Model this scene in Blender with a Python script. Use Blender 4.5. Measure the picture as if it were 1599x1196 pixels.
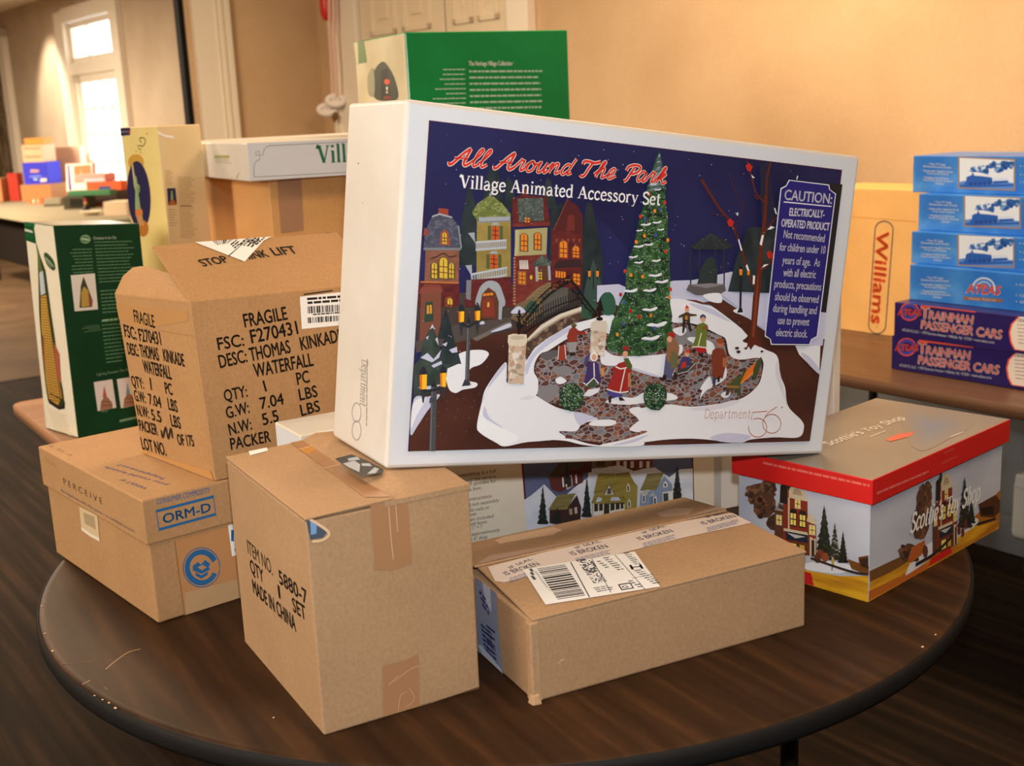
import bpy, bmesh, math, random
from mathutils import Vector, Matrix
from mathutils.geometry import tessellate_polygon
sc = bpy.context.scene
for o in list(bpy.data.objects): bpy.data.objects.remove(o)

# ---------------------------------------------------------------- camera
TZ = 0.74                                   # height of the table tops above the floor
CF, CPIT, CROLL, CH = 1889.454, math.radians(12.888), math.radians(-2.5767), 0.72335 + TZ
PW, PH = 1599, 1196
CR = Matrix.Rotation(math.pi/2 - CPIT, 3, 'X') @ Matrix.Rotation(CROLL, 3, 'Z')
CC = Vector((0, 0, CH))
cd = bpy.data.cameras.new('camera'); cam = bpy.data.objects.new('camera', cd); sc.collection.objects.link(cam)
cam.matrix_world = Matrix.Translation(CC) @ CR.to_4x4()
cd.sensor_width = 36; cd.lens = CF*36/PW; cd.clip_start = .05; cd.clip_end = 100
cd.dof.use_dof = True; cd.dof.focus_distance = 1.72; cd.dof.aperture_fstop = 7.5
sc.camera = cam
# ---------------------------------------------------------------- world, lamps, exposure
w = bpy.data.worlds.new('world'); sc.world = w; w.use_nodes = True
w.node_tree.nodes['Background'].inputs[0].default_value = (.93, .97, 1, 1)
w.node_tree.nodes['Background'].inputs[1].default_value = 4.0
sc.view_settings.view_transform = 'Standard'; sc.view_settings.look = 'None'
sc.view_settings.gamma = 1; sc.view_settings.use_curve_mapping = False
sc.view_settings.exposure = 0.08

def lamp(name, kind, loc, power, col, size=.1, size_y=None, target=None):
    l = bpy.data.lights.new(name, kind); l.energy = power; l.color = col
    if kind == 'AREA':
        l.size = size
        if size_y: l.shape = 'RECTANGLE'; l.size_y = size_y
    elif kind in ('POINT', 'SPOT'): l.shadow_soft_size = size
    o = bpy.data.objects.new(name, l); sc.collection.objects.link(o); o.location = loc
    if target is not None: o.rotation_euler = (Vector(target)-Vector(loc)).to_track_quat('-Z', 'Y').to_euler()
    return o
WARM = (1, .735, .47)
# the photographer's flash, on the camera's shoe
fl = lamp('camera_flash', 'SPOT', (0.01, .02, CH + .12), 70, (.95, .985, 1), .022, target=(.16, 2.2, 1.02))
fl.data.spot_size = math.radians(84); fl.data.spot_blend = .75
# warm near room: added area light brightening left faces, ceiling lamps behind
lamp('left_warm_fill', 'AREA', (-3.0, .5, 2.15), 78, (1, .84, .66), 1.0, target=(-.3, 1.7, .95))
lamp('overhead_light', 'AREA', (1.9, 1.6, 2.72), 24, WARM, .9, target=(1.5, 1.0, 0))
lamp('overhead_light', 'AREA', (0.5, 3.6, 2.72), 46, WARM, .9, target=(0.5, 3.6, 0))
lamp('overhead_light', 'AREA', (-2.2, 4.4, 2.72), 96, WARM, .9, target=(-2.2, 4.4, 0))
lamp('overhead_light', 'AREA', (-.2, .5, 2.74), 16, WARM, .9, target=(-.2, .5, 0))  # added overhead fill, brightens the carton tops
# far room
lamp('overhead_light', 'AREA', (-6.2, 9.6, 2.72), 500, (1, .83, .62), 1.0, target=(-6.2, 9.6, 0))
s_ = lamp('wall_washer', 'SPOT', (-5.5, 13.0, 2.74), 170, (1, .85, .65), .06, target=(-4.85, 13.5, 1.6)); s_.data.spot_size = math.radians(70); s_.data.spot_blend = .6

# ---------------------------------------------------------------- helpers
def lin(c): return tuple(((x/255)/12.92 if x/255 <= .04045 else (((x/255)+.055)/1.055)**2.4) for x in c)
MATS = {}
def mat(name, rgb=(200, 200, 200), rough=.6, spec=.3, metal=0, emit=0):
    if name in MATS: return MATS[name]
    m = bpy.data.materials.new(name); m.use_nodes = True; b = m.node_tree.nodes['Principled BSDF']
    c = lin(rgb); b.inputs['Base Color'].default_value = (*c, 1); b.inputs['Roughness'].default_value = rough
    b.inputs['Specular IOR Level'].default_value = spec; b.inputs['Metallic'].default_value = metal
    if emit: b.inputs['Emission Color'].default_value = (*c, 1); b.inputs['Emission Strength'].default_value = emit
    m.diffuse_color = (*c, 1); MATS[name] = m; return m
def C(r, g, b, rough=.42): return mat('ink_%d_%d_%d' % (r, g, b), (r, g, b), rough, .35)
def noisy(name, c1, c2, scale=(40, 40, 40), rough=.7, spec=.2, bump=.0, detail=5, lo=.35, hi=.65, rotz=0, rotx=0, c3=None, extra=None):
    """procedural two or three colour noise, stretched by scale"""
    if name in MATS: return MATS[name]
    m = mat(name, c1, rough, spec); nt = m.node_tree; b = nt.nodes['Principled BSDF']
    tc = nt.nodes.new('ShaderNodeTexCoord'); mp = nt.nodes.new('ShaderNodeMapping')
    rt = nt.nodes.new('ShaderNodeMapping'); rt.inputs['Rotation'].default_value = (rotx, 0, rotz)
    mp.inputs['Scale'].default_value = scale
    nz = nt.nodes.new('ShaderNodeTexNoise'); nz.inputs['Scale'].default_value = 1; nz.inputs['Detail'].default_value = detail
    cr = nt.nodes.new('ShaderNodeValToRGB'); e = cr.color_ramp.elements
    e[0].position = lo; e[0].color = (*lin(c1), 1); e[1].position = hi; e[1].color = (*lin(c2), 1)
    if c3: x = e.new((lo+hi)/2); x.color = (*lin(c3), 1)
    L = nt.links.new
    L(tc.outputs['Object'], rt.inputs['Vector']); L(rt.outputs['Vector'], mp.inputs['Vector']); L(mp.outputs['Vector'], nz.inputs['Vector']); L(nz.outputs['Fac'], cr.inputs['Fac'])
    out = cr.outputs['Color']
    if extra:                               # a second, coarser or finer noise multiplied in: (scale, dark value)
        n2 = nt.nodes.new('ShaderNodeTexNoise'); n2.inputs['Scale'].default_value = extra[0]; n2.inputs['Detail'].default_value = 3
        r2 = nt.nodes.new('ShaderNodeMapRange'); r2.inputs['From Min'].default_value = .3; r2.inputs['From Max'].default_value = .7
        r2.inputs['To Min'].default_value = extra[1]; r2.inputs['To Max'].default_value = 1.0
        mx = nt.nodes.new('ShaderNodeMix'); mx.data_type = 'RGBA'; mx.blend_type = 'MULTIPLY'; mx.inputs['Factor'].default_value = 1
        L(rt.outputs['Vector'], n2.inputs['Vector']); L(n2.outputs['Fac'], r2.inputs['Value']); L(out, mx.inputs['A']); L(r2.outputs['Result'], mx.inputs['B'])
        out = mx.outputs['Result']
    L(out, b.inputs['Base Color'])
    if bump:
        bp = nt.nodes.new('ShaderNodeBump'); bp.inputs['Strength'].default_value = bump; bp.inputs['Distance'].default_value = .002
        L(nz.outputs['Fac'], bp.inputs['Height']); L(bp.outputs['Normal'], b.inputs['Normal'])
    return m
def cells(name, cols, gap, scale, gapw=.06, rough=.5):
    """stones: voronoi cells in random colours with a gap between them"""
    if name in MATS: return MATS[name]
    m = mat(name, cols[0], rough); nt = m.node_tree; b = nt.nodes['Principled BSDF']; L = nt.links.new
    tc = nt.nodes.new('ShaderNodeTexCoord'); mp = nt.nodes.new('ShaderNodeMapping'); mp.inputs['Scale'].default_value = scale
    v = nt.nodes.new('ShaderNodeTexVoronoi'); v.inputs['Scale'].default_value = 1
    v2 = nt.nodes.new('ShaderNodeTexVoronoi'); v2.feature = 'DISTANCE_TO_EDGE'; v2.inputs['Scale'].default_value = 1
    cr = nt.nodes.new('ShaderNodeValToRGB'); cr.color_ramp.interpolation = 'CONSTANT'
    e = cr.color_ramp.elements
    while len(e) < len(cols): e.new(.5)
    for i, c in enumerate(cols): e[i].position = i/len(cols); e[i].color = (*lin(c), 1)
    g = nt.nodes.new('ShaderNodeMath'); g.operation = 'LESS_THAN'; g.inputs[1].default_value = gapw
    mx = nt.nodes.new('ShaderNodeMix'); mx.data_type = 'RGBA'; mx.inputs['B'].default_value = (*lin(gap), 1)
    L(tc.outputs['Object'], mp.inputs[0]); L(mp.outputs[0], v.inputs['Vector']); L(mp.outputs[0], v2.inputs['Vector'])
    sp = nt.nodes.new('ShaderNodeSeparateColor'); L(v.outputs['Color'], sp.inputs[0]); L(sp.outputs[0], cr.inputs['Fac'])
    L(v2.outputs['Distance'], g.inputs[0]); L(g.outputs[0], mx.inputs['Factor']); L(cr.outputs[0], mx.inputs['A']); L(mx.outputs['Result'], b.inputs['Base Color'])
    return m

class MB:
    """collects shapes (world coordinates) into ONE mesh object"""
    def __init__(s): s.v = []; s.f = []; s.m = []; s.sm = []; s.mats = []
    def mi(s, m):
        if m not in s.mats: s.mats.append(m)
        return s.mats.index(m)
    def poly(s, pts, m, smooth=False):
        i = len(s.v); s.v += [tuple(p) for p in pts]; s.f.append(tuple(range(i, i+len(pts)))); s.m.append(s.mi(m)); s.sm.append(smooth)
    def grid(s, rows, m, smooth=True, close=False):
        i = len(s.v); n = len(rows[0])
        for r in rows: s.v += [tuple(p) for p in r]
        for a in range(len(rows)-1):
            for b in range(n if close else n-1):
                c = (b+1) % n
                s.f.append((i+a*n+b, i+a*n+c, i+(a+1)*n+c, i+(a+1)*n+b)); s.m.append(s.mi(m)); s.sm.append(smooth)
    def bm(s, bm, m, smooth=False):
        i = len(s.v); bm.verts.index_update(); s.v += [tuple(v.co) for v in bm.verts]
        ms = m if isinstance(m, (list, tuple)) else None
        for f in bm.faces:
            s.f.append(tuple(i+v.index for v in f.verts)); s.m.append(s.mi(ms[f.material_index] if ms else m)); s.sm.append(smooth)
        bm.free()
    def hexa(s, P, m, bev=.002, seg=2):
        """P: 4 bottom corners then 4 top corners, counter-clockwise from above; m: one material or [bottom, top, side0..3]"""
        bm = bmesh.new(); vs = [bm.verts.new(p) for p in P]
        fs = [(3, 2, 1, 0), (4, 5, 6, 7), (0, 1, 5, 4), (1, 2, 6, 5), (2, 3, 7, 6), (3, 0, 4, 7)]
        for k, q in enumerate(fs):
            f = bm.faces.new([vs[j] for j in q]); f.material_index = k if isinstance(m, (list, tuple)) else 0
        if bev: bmesh.ops.bevel(bm, geom=list(bm.edges), offset=bev, segments=seg, affect='EDGES', profile=.5, clamp_overlap=True)
        bmesh.ops.recalc_face_normals(bm, faces=list(bm.faces))
        s.bm(bm, m)
    def box(s, c, size, yaw, m, bev=.002):
        c = Vector(c); R = Matrix.Rotation(yaw, 3, 'Z'); x, y, z = (t/2 for t in size)
        s.hexa([c + R @ Vector(p) for p in ((-x, -y, -z), (x, -y, -z), (x, y, -z), (-x, y, -z), (-x, -y, z), (x, -y, z), (x, y, z), (-x, y, z))], m, bev)
    def slab(s, q, t, m, bev=.0008):
        """a quad q (4 points, ccw from outside) given thickness t inwards"""
        q = [Vector(p) for p in q]; n = (q[1]-q[0]).cross(q[3]-q[0]).normalized()
        s.hexa([p - n*t for p in q] + q, m, bev)
    def tube(s, pts, r, m, n=10, caps=True):
        pts = [Vector(p) for p in pts]; rows = []
        rs = r if isinstance(r, (list, tuple)) else [r]*len(pts)
        for i, p in enumerate(pts):
            d = (pts[min(i+1, len(pts)-1)]-pts[max(i-1, 0)]).normalized()
            a = d.orthogonal().normalized() if i == 0 else (a - d*a.dot(d)).normalized()
            b = d.cross(a)
            rows.append([p + (a*math.cos(t)+b*math.sin(t))*rs[i] for t in (2*math.pi*k/n for k in range(n))])
        s.grid(rows, m, True, True)
        if caps: s.poly(rows[0][::-1], m); s.poly(rows[-1], m)
    def lathe(s, c, prof, m, n=32, ax=(0, 0, 1)):
        c = Vector(c); ax = Vector(ax).normalized(); a = ax.orthogonal().normalized(); b = ax.cross(a)
        rows = [[c + ax*z + (a*math.cos(t)+b*math.sin(t))*r for t in (2*math.pi*k/n for k in range(n))] for r, z in prof]
        s.grid(rows, m, True, True)
    def torus(s, c, R, r, ax, m, sq=1, n=28, k=10, up=(0, 0, 1)):
        c = Vector(c); ax = Vector(ax).normalized(); b = Vector(up); b = (b-ax*b.dot(ax)).normalized(); a = b.cross(ax); rows = []
        for i in range(n+1):
            t = 2*math.pi*i/n; d = a*math.cos(t)+b*math.sin(t)*sq
            dn = (a*math.cos(t)*sq+b*math.sin(t)).normalized()
            rows.append([c + d*R + (dn*math.cos(q)+ax*math.sin(q))*r for q in (2*math.pi*j/k for j in range(k))])
        s.grid(rows, m, True, True)
    def build(s, name, parent=None, origin=None):
        o = Vector(origin) if origin is not None else (Vector(parent['o']) if parent is not None else Vector((0, 0, 0)))
        me = bpy.data.meshes.new(name); me.from_pydata([tuple(Vector(v)-o) for v in s.v], [], s.f)
        for m in s.mats: me.materials.append(m)
        for p, i, sm in zip(me.polygons, s.m, s.sm): p.material_index = i; p.use_smooth = sm
        me.update()
        ob = bpy.data.objects.new(name, me); sc.collection.objects.link(ob)
        if parent is not None: ob.parent = parent; ob['o'] = tuple(o)
        else: ob.location = o
        return ob
def thing(name, label, cat, loc, group=None):
    o = bpy.data.objects.new(name, None); o.empty_display_size = .05; sc.collection.objects.link(o)
    o.location = loc; o['o'] = tuple(loc); o['label'] = label; o['category'] = cat
    if group: o['group'] = group
    return o
def tag(o, label, cat, group=None):
    o['label'] = label; o['category'] = cat
    if group: o['group'] = group
    return o
def struct(mb, name):
    o = mb.build(name); o['kind'] = 'structure'; return o
def dup(root, loc, label=None, group=None):
    r = root.copy(); sc.collection.objects.link(r); r.location = loc
    if label: r['label'] = label
    if group: r['group'] = group
    for ch in list(root.children):
        c = ch.copy(); sc.collection.objects.link(c); c.parent = r
        for g in ch.children:
            d = g.copy(); sc.collection.objects.link(d); d.parent = c
    return r
# how the photograph's camera sees a point of the place (used to lay print out on a surface)
def proj(p):
    v = CR.transposed() @ (Vector(p)-CC)
    return (PW/2 + CF*v.x/-v.z, PH/2 - CF*v.y/-v.z)
def ray(x, y): return (CR @ Vector(((x-PW/2)/CF, -(y-PH/2)/CF, -1))).normalized()
def atz(x, y, z): d = ray(x, y); return CC + d*((z-CC.z)/d.z)
def onplane(x, y, p, n): d = ray(x, y); p = Vector(p); n = Vector(n); return CC + d*((p-CC).dot(n)/d.dot(n))
def homog(src, dst):
    A = []
    for (x, y), (u, v) in zip(src, dst):
        A.append([x, y, 1, 0, 0, 0, -u*x, -u*y, u]); A.append([0, 0, 0, x, y, 1, -v*x, -v*y, v])
    for i in range(8):
        k = max(range(i, 8), key=lambda r: abs(A[r][i])); A[i], A[k] = A[k], A[i]
        A[i] = [a/A[i][i] for a in A[i]]
        for r in range(8):
            if r != i: q = A[r][i]; A[r] = [a-q*b for a, b in zip(A[r], A[i])]
    h = [r[8] for r in A]
    return lambda x, y: ((h[0]*x+h[1]*y+h[2])/(h[6]*x+h[7]*y+1), (h[3]*x+h[4]*y+h[5])/(h[6]*x+h[7]*y+1))

_tc = {}
def glyphs(s, bold):
    """outline mesh of a line of plain lettering: (list of polygons, width, cap height)"""
    k = (s, bold)
    if k in _tc: return _tc[k]
    cu = bpy.data.curves.new('t', 'FONT'); cu.body = s; cu.size = 1; cu.resolution_u = 3; cu.offset = bold; cu.fill_mode = 'FRONT'
    ob = bpy.data.objects.new('t', cu); sc.collection.objects.link(ob)
    dg = bpy.context.evaluated_depsgraph_get(); dg.update()
    me = bpy.data.meshes.new_from_object(ob.evaluated_get(dg))
    vs = [(v.co.x, v.co.y) for v in me.vertices]
    ps = [[vs[i] for i in p.vertices] for p in me.polygons]
    x0 = min([v[0] for v in vs] or [0]); x1 = max([v[0] for v in vs] or [1])
    bpy.data.objects.remove(ob); bpy.data.curves.remove(cu); bpy.data.meshes.remove(me)
    _tc[k] = ([[(x-x0, y) for x, y in p] for p in ps], max(x1-x0, 1e-4), .727)
    return _tc[k]
def smooth(pts, n=6, closed=False):
    out = []; N = len(pts)
    if N < 3: return list(pts)
    for i in range(N if closed else N-1):
        p = [pts[(i+k) % N] if closed else pts[min(max(i+k, 0), N-1)] for k in (-1, 0, 1, 2)]
        for j in range(n):
            t = j/n
            out.append(tuple(.5*(2*p[1][a]+(p[2][a]-p[0][a])*t+(2*p[0][a]-5*p[1][a]+4*p[2][a]-p[3][a])*t*t+(3*p[1][a]-p[0][a]-3*p[2][a]+p[3][a])*t**3) for a in (0, 1)))
    if not closed: out.append(tuple(pts[-1]))
    return out
def pn(a, b, c): return (Vector(b)-Vector(a)).cross(Vector(c)-Vector(a)).normalized()
class Draw:
    """print on one flat face of a box; coordinates are the photograph's, read onto that face"""
    def __init__(s, mb, q, px=None, crop=(0, 0, 1), lay=.0004, step=.000015, clip=True):
        s.mb = mb; s.q = [Vector(p) for p in q]          # BL BR TR TL seen from outside
        s.W = ((s.q[1]-s.q[0]).length+(s.q[2]-s.q[3]).length)/2; s.H = ((s.q[3]-s.q[0]).length+(s.q[2]-s.q[1]).length)/2
        s.n = (s.q[1]-s.q[0]).cross(s.q[3]-s.q[0]).normalized()
        src = px or [proj(p) for p in s.q]
        s.h = homog(src, [(0, 0), (1, 0), (1, 1), (0, 1)])
        s.lay = lay; s.step = step; s.crop = crop; s.clip = clip
        ar = abs(sum(src[i][0]*src[(i+1) % 4][1]-src[(i+1) % 4][0]*src[i][1] for i in range(4)))/2
        s.k = math.sqrt(s.W*s.H/max(1e-9, ar))   # metres per photo pixel, roughly
    def at(s, x, y, k): s.crop = (x, y, k); return s
    def st(s, p):
        a, b = s.h(s.crop[0]+p[0]/s.crop[2], s.crop[1]+p[1]/s.crop[2]); return a, b
    def me(s, p): a, b = s.st(p); return (a*s.W, b*s.H)   # metric on the face
    def p3(s, m, lay):
        a, b = m[0]/s.W, m[1]/s.H
        if s.clip: a = min(max(a, 0.001), .999); b = min(max(b, 0.001), .999)
        p = s.q[0]*(1-a)*(1-b)+s.q[1]*a*(1-b)+s.q[2]*a*b+s.q[3]*(1-a)*b
        return p + s.n*lay
    def nx(s): s.lay += s.step; return s.lay
    def put(s, ms, m, lay=None):
        l = s.nx() if lay is None else lay
        ar = sum(ms[i][0]*ms[(i+1) % len(ms)][1]-ms[(i+1) % len(ms)][0]*ms[i][1] for i in range(len(ms)))
        if ar < 0: ms = ms[::-1]
        if len(ms) > 4:
            for tr in tessellate_polygon([[Vector((p[0], p[1], 0)) for p in ms]]):
                a, b, c = (ms[i] for i in tr)
                if (b[0]-a[0])*(c[1]-a[1])-(b[1]-a[1])*(c[0]-a[0]) < 0: b, c = c, b
                s.mb.poly([s.p3(p, l) for p in (a, b, c)], m)
        else: s.mb.poly([s.p3(p, l) for p in ms], m)
    def poly(s, pts, m, sm=False, lay=None):
        if sm: pts = smooth(pts, 5, True)
        s.put([s.me(p) for p in pts], m, lay)
    def rect(s, x0, y0, x1, y1, m, lay=None): s.poly([(x0, y0), (x1, y0), (x1, y1), (x0, y1)], m, False, lay)
    def disc(s, x, y, rx, ry, m, n=14, lay=None, rot=0):
        c, d = math.cos(rot), math.sin(rot)
        s.poly([(x+rx*math.cos(t)*c-ry*math.sin(t)*d, y+rx*math.cos(t)*d+ry*math.sin(t)*c) for t in (2*math.pi*i/n for i in range(n))], m, False, lay)
    def mstroke(s, ms, wd, m, lay, closed=False):
        """ribbon along metric points"""
        N = len(ms)
        if N < 2: return
        L = []; R = []
        for i in range(N):
            a = ms[(i-1) % N] if (closed or i > 0) else ms[0]; b = ms[(i+1) % N] if (closed or i < N-1) else ms[-1]
            dx, dy = b[0]-a[0], b[1]-a[1]; d = math.hypot(dx, dy) or 1
            w_ = (wd[i] if isinstance(wd, list) else wd)/2
            L.append((ms[i][0]-dy/d*w_, ms[i][1]+dx/d*w_)); R.append((ms[i][0]+dy/d*w_, ms[i][1]-dx/d*w_))
        for i in range(N if closed else N-1):
            j = (i+1) % N; s.mb.poly([s.p3(p, lay) for p in (R[i], R[j], L[j], L[i])], m)
    def line(s, pts, wd, m, sm=False, closed=False, lay=None):
        l = s.nx() if lay is None else lay
        if sm: pts = smooth(pts, 5, closed)
        s.mstroke([s.me(p) for p in pts], wd/s.crop[2]*s.k, m, l, closed)
    def frame(s, p0, p1, h, up=None):
        a = s.me(p0); b = s.me(p1); dx, dy = b[0]-a[0], b[1]-a[1]; L = math.hypot(dx, dy)
        u = (-dy/L, dx/L)
        # height along the letters' own upright, at the middle of the line
        x, y = (p0[0]+p1[0])/2, (p0[1]+p1[1])/2; c0 = s.me((x, y)); cx = s.me((x+1, y)); cy = s.me((x, y+1))
        J = (cx[0]-c0[0], cy[0]-c0[0], cx[1]-c0[1], cy[1]-c0[1]); dt = J[0]*J[3]-J[1]*J[2]
        return a, L, (dx/L, dy/L), u, h/math.hypot((J[3]*u[0]-J[1]*u[1])/dt, (-J[2]*u[0]+J[0]*u[1])/dt)
    def text(s, t, p0, p1, h, m, bold=0., shear=0., lay=None, grow=0):
        a, L, e, u, hm = s.frame(p0, p1, h); ps, w_, cap = glyphs(t, 0.); l = s.nx() if lay is None else lay; b = bold*hm*1.1
        for p, ox, oy in [(p, *o) for o in (((0, 0),) if bold <= 0 else ((0, 0), (b, 0), (-b, 0), (0, b), (0, -b))) for p in ps]:
            ms = [(x/w_*L + shear*y/cap*hm + ox, y/cap*hm + oy) for x, y in p]
            s.mb.poly([s.p3((a[0]+e[0]*x+u[0]*y, a[1]+e[1]*x+u[1]*y), l) for x, y in ms], m)
    def stroked(s, t, p0, p1, h, m, font, wd=1., shear=0., serif=True, lay=None, ht=1.45):
        """lettering drawn with a pen: wd scales the pen"""
        a, L, e, u, hm = s.frame(p0, p1, h); l = s.nx() if lay is None else lay
        adv = sum(font.get(c, (.6, []))[0] for c in t); x = 0
        sx = L/adv; sy = hm/ht
        def X(px, py): xx = px*sx+shear*py*sy; yy = py*sy; return (a[0]+e[0]*xx+u[0]*yy, a[1]+e[1]*xx+u[1]*yy)
        for c in t:
            g = font.get(c, (.6, []))
            for it in g[1]:
                if it[0] == '^':
                    if not serif: continue
                    _, qx, qy, hw = it
                    s.mstroke([X(x+qx-hw, qy), X(x+qx+hw, qy)], .075*sy*wd, m, l); continue
                k, wt, pts = it; pts = [(x+px, py) for px, py in pts]
                if k == 's': pts = smooth(pts, 5)
                if k == 'o': pts = smooth(pts, 5, True)
                s.mstroke([X(*p) for p in pts], wt*sy*wd, m, l, k == 'o')
            x += g[0]
    def rows(s, p0, p1, p2, n, m, hfrac=.5, ragged=.25, seed=1, jl=False, jc=False):
        """n rows of small unreadable print: from p0 to p1 along the first row, p2 = start of the last row"""
        rd = random.Random(seed); l = s.nx()
        A = s.me(p0); B = s.me(p1); Z = s.me(p2); L = math.hypot(B[0]-A[0], B[1]-A[1]); e = ((B[0]-A[0])/L, (B[1]-A[1])/L); u = (-e[1], e[0])
        g = math.hypot(Z[0]-A[0], Z[1]-A[1])/max(1, n-1) if n > 1 else .004
        hh = g*hfrac
        for i in range(n):
            f = i/max(1, n-1); o = (A[0]+(Z[0]-A[0])*f, A[1]+(Z[1]-A[1])*f)
            ln = L*(1-rd.random()*ragged); x = 0
            off = (L-ln) if jl else ((L-ln)/2 if jc else 0)
            while x < ln:
                w_ = min(hh*rd.uniform(1.2, 5), ln-x)
                q = [(x+off, 0), (x+off+w_, 0), (x+off+w_, hh), (x+off, hh)]
                s.mb.poly([s.p3((o[0]+e[0]*a+u[0]*b, o[1]+e[1]*a+u[1]*b), l) for a, b in q], m)
                x += w_+hh*.55

# ---------------------------------------------------------------- pen lettering (x-height 1, capitals 1.45)
K, k_ = .22, .11
SERIF = {
 'V': (1.25, [('l', K*1.15, [(.2, 1.42), (.62, .02)]), ('l', k_, [(.62, .02), (1.05, 1.42)]), ('^', .2, 1.42, .22), ('^', 1.05, 1.42, .18), ('s', K, [(.02, 1.2), (.05, 1.4), (.2, 1.45)])]),
 'i': (.55, [('l', K, [(.27, .02), (.27, 1.0)]), ('^', .27, .03, .2), ('^', .2, .97, .13), ('l', K*1.1, [(.27, 1.26), (.27, 1.48)])]),
 'l': (.55, [('l', K, [(.27, .02), (.27, 1.55)]), ('^', .27, .03, .2), ('^', .2, 1.52, .13)]),
 'a': (.95, [('s', k_, [(.14, .8), (.26, .97), (.46, 1.0), (.62, .88), (.66, .66)]), ('l', K, [(.66, .72), (.66, .12)]), ('s', k_, [(.66, .12), (.74, .03), (.88, .05)]), ('s', K*.85, [(.66, .6), (.4, .54), (.16, .42), (.12, .2), (.28, .03), (.5, .07), (.66, .26)])]),
 'g': (.95, [('o', K*.8, [(.14, .66), (.25, .95), (.48, .99), (.68, .82), (.68, .54), (.5, .36), (.25, .4)]), ('s', k_, [(.65, .92), (.8, 1.02), (.9, 1.0)]), ('s', K*.8, [(.28, .4), (.14, .22), (.35, .1), (.7, .08), (.82, -.14), (.62, -.38), (.3, -.38), (.12, -.2), (.3, .02)])]),
 'e': (.9, [('s', k_, [(.14, .54), (.76, .58)]), ('s', K*.9, [(.76, .58), (.7, .88), (.45, 1.0), (.2, .82), (.12, .5), (.22, .15), (.5, .02), (.78, .2)])]),
 'A': (1.4, [('l', k_, [(.2, .03), (.68, 1.45)]), ('l', K*1.15, [(.66, 1.45), (1.14, .03)]), ('l', k_, [(.36, .5), (.98, .5)]), ('^', .2, .03, .2), ('^', 1.14, .03, .24)]),
 'n': (1.1, [('l', K, [(.25, .02), (.25, 1.0)]), ('s', K*.8, [(.28, .72), (.45, .95), (.66, .98), (.82, .8)]), ('l', K, [(.82, .85), (.82, .02)]), ('^', .25, .03, .19), ('^', .82, .03, .19), ('^', .18, .97, .13)]),
 'm': (1.6, [('l', K, [(.25, .02), (.25, 1.0)]), ('s', K*.8, [(.28, .72), (.45, .95), (.62, .98), (.78, .8)]), ('l', K, [(.78, .85), (.78, .02)]), ('s', K*.8, [(.8, .72), (.97, .95), (1.14, .98), (1.3, .8)]), ('l', K, [(1.3, .85), (1.3, .02)]), ('^', .25, .03, .17), ('^', .78, .03, .17), ('^', 1.3, .03, .17), ('^', .18, .97, .13)]),
 't': (.7, [('s', K, [(.32, 1.35), (.32, .25), (.42, .05), (.62, .12)]), ('l', k_, [(.08, .97), (.62, .97)])]),
 'd': (1.05, [('l', K, [(.78, .02), (.78, 1.55)]), ('s', K*.85, [(.76, .84), (.5, 1.0), (.22, .85), (.13, .5), (.24, .14), (.5, .02), (.76, .22)]), ('^', .7, 1.52, .13), ('^', .86, .03, .12)]),
 'c': (.85, [('s', K*.9, [(.74, .78), (.6, .96), (.4, .99), (.18, .8), (.12, .5), (.2, .16), (.45, .02), (.74, .2)])]),
 's': (.8, [('s', K*.85, [(.64, .82), (.48, .98), (.24, .95), (.16, .74), (.36, .57), (.58, .42), (.62, .18), (.42, .02), (.18, .06), (.12, .22)])]),
 'o': (.98, [('o', K*.85, [(.12, .5), (.22, .87), (.5, 1.0), (.76, .87), (.86, .5), (.76, .14), (.5, .02), (.22, .14)])]),
 'r': (.8, [('l', K, [(.25, .02), (.25, 1.0)]), ('s', K*.8, [(.27, .68), (.42, .93), (.58, 1.0), (.7, .92)]), ('^', .25, .03, .2), ('^', .18, .97, .13)]),
 'y': (1.05, [('l', K, [(.2, .98), (.55, .08)]), ('s', k_, [(.88, .98), (.55, .05), (.4, -.34), (.16, -.36)]), ('^', .2, .97, .18), ('^', .86, .97, .15)]),
 'S': (1.05, [('s', K, [(.86, 1.18), (.68, 1.42), (.36, 1.42), (.17, 1.2), (.24, .92), (.55, .74), (.84, .54), (.86, .22), (.62, .02), (.3, .03), (.13, .26)])]),
 'T': (1.2, [('l', K, [(.6, .02), (.6, 1.42)]), ('l', k_, [(.08, 1.4), (1.12, 1.4)]), ('l', k_, [(.09, 1.42), (.07, 1.15)]), ('l', k_, [(1.11, 1.42), (1.13, 1.15)]), ('^', .6, .03, .22)]),
 'h': (1.1, [('l', K, [(.25, .02), (.25, 1.55)]), ('s', K*.8, [(.28, .72), (.45, .95), (.66, .98), (.82, .8)]), ('l', K, [(.82, .85), (.82, .02)]), ('^', .25, .03, .19), ('^', .82, .03, .19)]),
 'p': (1.05, [('l', K, [(.25, -.45), (.25, 1.0)]), ('s', K*.85, [(.27, .8), (.5, 1.0), (.78, .86), (.88, .5), (.78, .14), (.52, .02), (.27, .18)]), ('^', .25, -.44, .19)]),
 "'": (.35, [('l', K*.8, [(.2, 1.5), (.12, 1.12)])]),
 'D': (1.25, [('l', K, [(.25, .02), (.25, 1.43)]), ('s', K*.85, [(.25, 1.4), (.7, 1.38), (1.08, 1.05), (1.1, .5), (.8, .1), (.25, .04)])]),
 ' ': (.55, []),
}
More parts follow.
